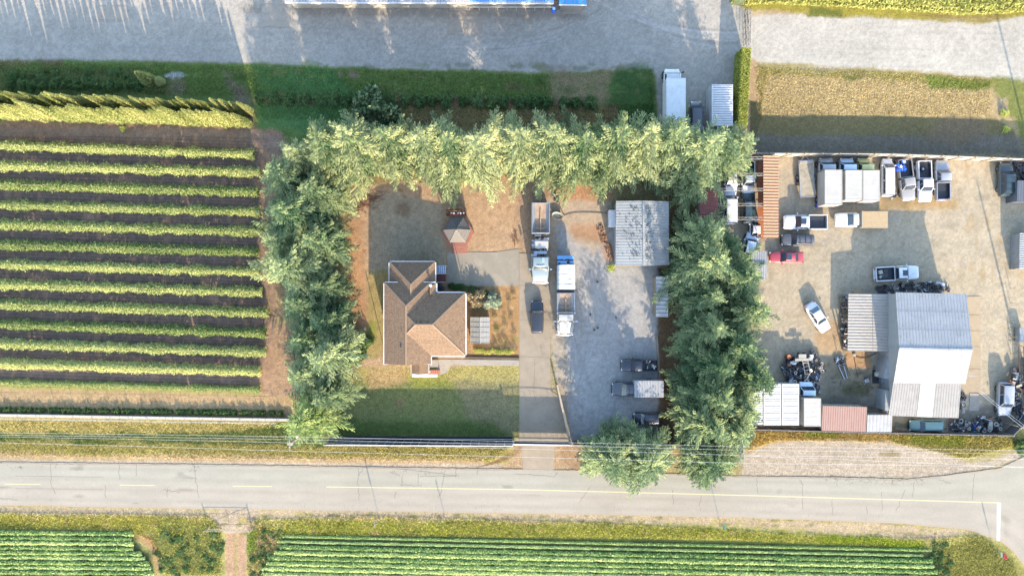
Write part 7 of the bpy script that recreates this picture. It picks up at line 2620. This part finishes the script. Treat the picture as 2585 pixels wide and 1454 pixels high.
# engine hoist and hoses by the side roof
t = thing('engine_hoist', 'steel engine hoist standing on the oil-stained ground', 'hoist', (P(2128, 938).x, P(2128, 938).y, 0), R(-70))
q = MB(); q.bar((-1.1, -.35, .12), (1.0, -.2, .12), .09, .09); q.bar((-1.1, .35, .12), (1.0, .2, .12), .09, .09); q.bar((-1.1, -.45, .12), (-1.1, .45, .12), .09, .09); q.build('base', STEEL, t)
q = MB(); q.bar((-1.1, 0, .12), (-1.1, 0, 1.6), .1, .1); q.bar((-1.1, 0, 1.55), (.3, 0, 1.8), .08, .08); q.build('boom', DARKM, t)
q = MB()
for k in range(12):
    g = P(2118 + r_.uniform(-9, 9), 908 + r_.uniform(-9, 9), .2)
    q.obox((g.x, g.y, .2), (r_.uniform(.2, .7), r_.uniform(.1, .3), .2), r_.uniform(0, 3), k % 2)
tag(q.build('parts_pile', [DARKM, STEEL]), 'dark parts on the ground at the lower left corner of the side roof', 'parts', kind='stuff')
t = thing('hose_reel', 'white hose reel with trailing black hose below the side roof', 'hose reel', (P(2156, 894).x, P(2156, 894).y, 0), 0, wp=True)
g = P(2156, 894)
q = MB(); q.lathe([(.05, 0), (.22, .02), (.24, .1), (.2, .16), (.05, .14)], (g.x, g.y, .02), n=16); q.build('reel', OFFW, t)
q = MB()
hp = curve((2156, 896), (2175, 915), (2212, 890), 12)
q.tube([P(*p) + Vector((0, 0, .04)) for p in hp], .035, 6)
q.tube([P(*p) + Vector((0, 0, .04)) for p in curve((2156, 900), (2160, 930), (2166, 952), 8)], .035, 6)
q.build('hose', DARKM, t)
# forklift-like machine left of the annex
t = thing('compressor', 'pale machine with tank and pump beside the grey annex', 'machine', (P(2222, 952).x, P(2222, 952).y, 0), 0)
q = MB(); q.lathe([(0, -1.1), (.25, -1.05), (.36, -.9), (.36, .9), (.25, 1.05), (0, 1.1)], (-.1, .55, .8), axis='X', n=16); q.build('tank', OFFW, t)
q = MB(); q.box(-.3, .9, -.75, .0, .2, 1.0); q.box(.2, .6, -.55, -.2, 1.0, 1.25); q.build('pump', STEEL, t, bevel=.04)
q = MB(); q.box(-1.1, 1.0, -.8, 1.0, .05, .2); q.build('skid', DARKM, t)
g = P(2214, 966)
q = MB(); q.obox((g.x, g.y, .06), (.5, 1.2, .06), R(12)); tag(q.build('plywood_board', FLATW), 'plywood board lying on the dark ground left of the annex', 'board')
g = P(2164, 736)
q = MB(); q.obox((g.x, g.y, .06), (1.0, .9, .05), R(35)); tag(q.build('plywood_board', FLATW), 'plywood board at the upper left corner of the side roof', 'board')
t = thing('handcart', 'small grey cart on the oil-stained ground', 'cart', (P(2185, 960).x, P(2185, 960).y, 0), R(20))
q = MB(); q.box(-.3, .3, -.25, .25, .3, .36); q.bar((-.3, -.2, .36), (-.7, -.2, .9), .04, .04); q.bar((-.3, .2, .36), (-.7, .2, .9), .04, .04); q.build('tray', STEEL, t)
for y in (-.27, .27):
    wheel(t, 0, y, .15, .06)
g0 = P(2136, 760)
t = thing('timber_stack', 'long boards stacked beside the left wall of the workshop', 'boards', (g0.x, g0.y, 0), wp=True)
q = MB()
for k in range(4):
    q.bar(P(2119 + k * 3, 752) + Vector((0, 0, .25 + k * .06)), P(2130 + k * 2, 815) + Vector((0, 0, .25 + k * .05)), .1, .05)
q.build('boards', WOOD, t)
for i, (x0, y0, x1, y1) in enumerate(((2258, 1066, 2296, 1074), (2258, 1073, 2296, 1077), (2258, 1080, 2330, 1083), (2275, 1084, 2330, 1086))):
    q = MB(); q.bar(P(x0, y0) + Vector((0, 0, .15)), P(x1, y1) + Vector((0, 0, .15)), .14, .06)
    tag(q.build('plank', mat('green_plank', A(170, 180, 140), .8) if i < 2 else OFFW), ('weathered green plank left of the old green car' if i < 2 else 'pale plank lying along the bottom fence'), 'plank', 'green planks' if i < 2 else 'pale planks')
t = thing('window_frame', 'small white square frame right of the old green car', 'frame', (P(2384, 1082).x, P(2384, 1082).y, 0))
q = MB()
for s_ in (-1, 1):
    q.box(-.4, .4, s_ * .24 - .04, s_ * .24 + .04, .1, .18); q.box(s_ * .36 - .04, s_ * .36 + .04, -.2, .2, .1, .18)
q.build('frame', OFFW, t)
for i, (x, y, m, nm) in enumerate(((2461, 1077, BLUEP, 'blue'), (2460, 1091, mat('teal_plastic', (0.02, 0.25, 0.28), .5), 'teal'))):
    g = P(x, y); t = thing('storage_crate', 'bright %s crate by the bottom fence' % nm, 'crate', (g.x, g.y, 0))
    q = MB(); q.box(-.36, .36, -.3, .3, .02, .08)
    for s_ in (-1, 1):
        q.box(-.36, .36, s_ * .28 - .02, s_ * .28 + .02, .08, .45); q.box(s_ * .34 - .02, s_ * .34 + .02, -.26, .26, .08, .45)
    q.build('shell', m, t)
# white tub by the dump truck
g = P(1407, 545, .4)
t = thing('bathtub', 'pale oval tub on the gravel beside the left dump truck', 'tub', (g.x, g.y, 0), R(-15))
q = MB(); q.loft([[(math.cos(a) * .75 * s_, math.sin(a) * .48 * s_, z) for a in [k * math.pi / 8 for k in range(16)]] for s_, z in ((.7, 0), (.9, .3), (1, .5), (1.04, .5), (.9, .48), (.8, .3), (.6, .1))], 0, True, True); q.build('tub', mat('cream', A(230, 226, 205), .4), t)
q = MB(); hp = curve((1537, 540), (1450, 532), (1425, 545), 10) + curve((1425, 545), (1415, 530), (1410, 505), 8)
q.tube([P(*p) + Vector((0, 0, .04)) for p in hp], .03, 6)
tag(q.build('garden_hose', DARKM), 'thin dark hose snaking from the white tank to the dump truck', 'hose')
# dirt berm
q = MB()
r2 = random.Random(8)
for k in range(150):
    f = r2.random(); x = 1512 + f * 30 + r2.uniform(-8, 8) + (0 if f < .5 else 4); y = 570 + f * 90
    g = P(x, y); s_ = r2.uniform(.06, .22)
    q.obox((g.x, g.y, .05), (s_, s_ * r2.uniform(.6, 1), s_), r2.uniform(0, 3), 0, r2.uniform(-.6, .6), r2.uniform(-.6, .6))
tag(q.build('dirt_clods', mat('orange_earth', A(205, 155, 118), .95, var=.2), bevel=.04), 'line of orange earth clods left of the metal barn', 'earth', kind='stuff')
# leaning posts by the right strip
for k, (x, y) in enumerate(((2549, 680), (2551, 728), (2551, 765), (2550, 812), (2552, 850), (2552, 895))):
    g = P(x, y); t = thing('slim_post', 'slim post in the line along the right edge, %s from the top' % ORD[k], 'post', (g.x, g.y, 0), group='slim posts along the right edge')
    q = MB(); q.tube([(0, 0, -.1), (0, 0, 1.1)], .045, 6); q.build('post', POLEW, t)
t = thing('lattice_frame', 'rusty lattice frame standing at the right edge', 'frame', (P(2577, 905).x, P(2577, 905).y, 0), R(92))
q = MB()
for z in (.6, 1.6):
    q.bar((-1.7, 0, z), (1.7, 0, z), .07, .07); q.bar((-1.7, .7, z), (1.7, .7, z), .07, .07)
for k in range(5):
    x = -1.7 + k * .85; q.bar((x, 0, 1.6), (x, .7, 1.6), .05, .05); q.bar((x, 0, 0), (x, 0, 1.6), .05, .05)
    if k < 4:
        q.bar((x, 0, 1.6), (x + .85, .7, 1.6), .04, .04)
q.build('lattice', mat('rusty_steel', A(160, 110, 90), .7, var=.25), t)
t = thing('white_crate', 'grey flat box on pallets at the right edge', 'box', (P(2568, 844).x, P(2568, 844).y, 0), 0)
q = MB(); q.box(-.45, .5, -.95, .95, .2, 1.0); q.build('box', GALV, t, bevel=.03)
q = MB()
for k in range(4):
    q.box(-.5, .55, -.95 + k * .6, -.85 + k * .6, .02, .18)
q.build('pallet', WOOD, t)
g = P(2066, 519, .6)
t = thing('blue_drum', 'blue drum at the lower left corner of the leftmost box truck', 'drum', (g.x, g.y, 0))
q = MB(); q.lathe([(0, .8), (.22, .8), (.26, .76), (.26, .05), (0, 0)], n=14); q.build('drum', BLUEP, t)
# power-pole debris / guards in the shade yard
for k, (x, y) in enumerate(((1500, 833), (1509, 828), (1490, 794), (1555, 802), (1508, 712))):
    g = P(x, y); q = MB(); q.obox((g.x, g.y, .03), (.28, .2, .12), k * .7)
    tag(q.build('dark_stone', DARKM, bevel=.03), 'small dark lump lying on the gravel yard', 'stone', 'dark lumps on the gravel yard')
# pruned branches on the house yard
q = MB()
r2 = random.Random(14)
for k in range(40):
    x, y = r2.uniform(890, 950), r2.uniform(480, 530); a = r2.uniform(-.6, .6); L = r2.uniform(8, 26)
    q.tube([P(x, y) + Vector((0, 0, .06)), P(x + L * .5, y + r2.uniform(-4, 4)) + Vector((0, 0, .16)), P(x + L * math.cos(a), y + L * math.sin(a)) + Vector((0, 0, .06))], .035, 5)
for k in range(12):
    x, y = r2.uniform(1292, 1308), r2.uniform(575, 612)
    q.tube([P(x, y) + Vector((0, 0, .06)), P(x + r2.uniform(-12, 12), y + r2.uniform(6, 20)) + Vector((0, 0, .08))], .03, 5)
tag(q.build('fallen_branches', mat('dry_branch', A(165, 115, 80), .9, var=.2)), 'fallen brown branches on the orange dirt of the yard', 'branches', kind='stuff')
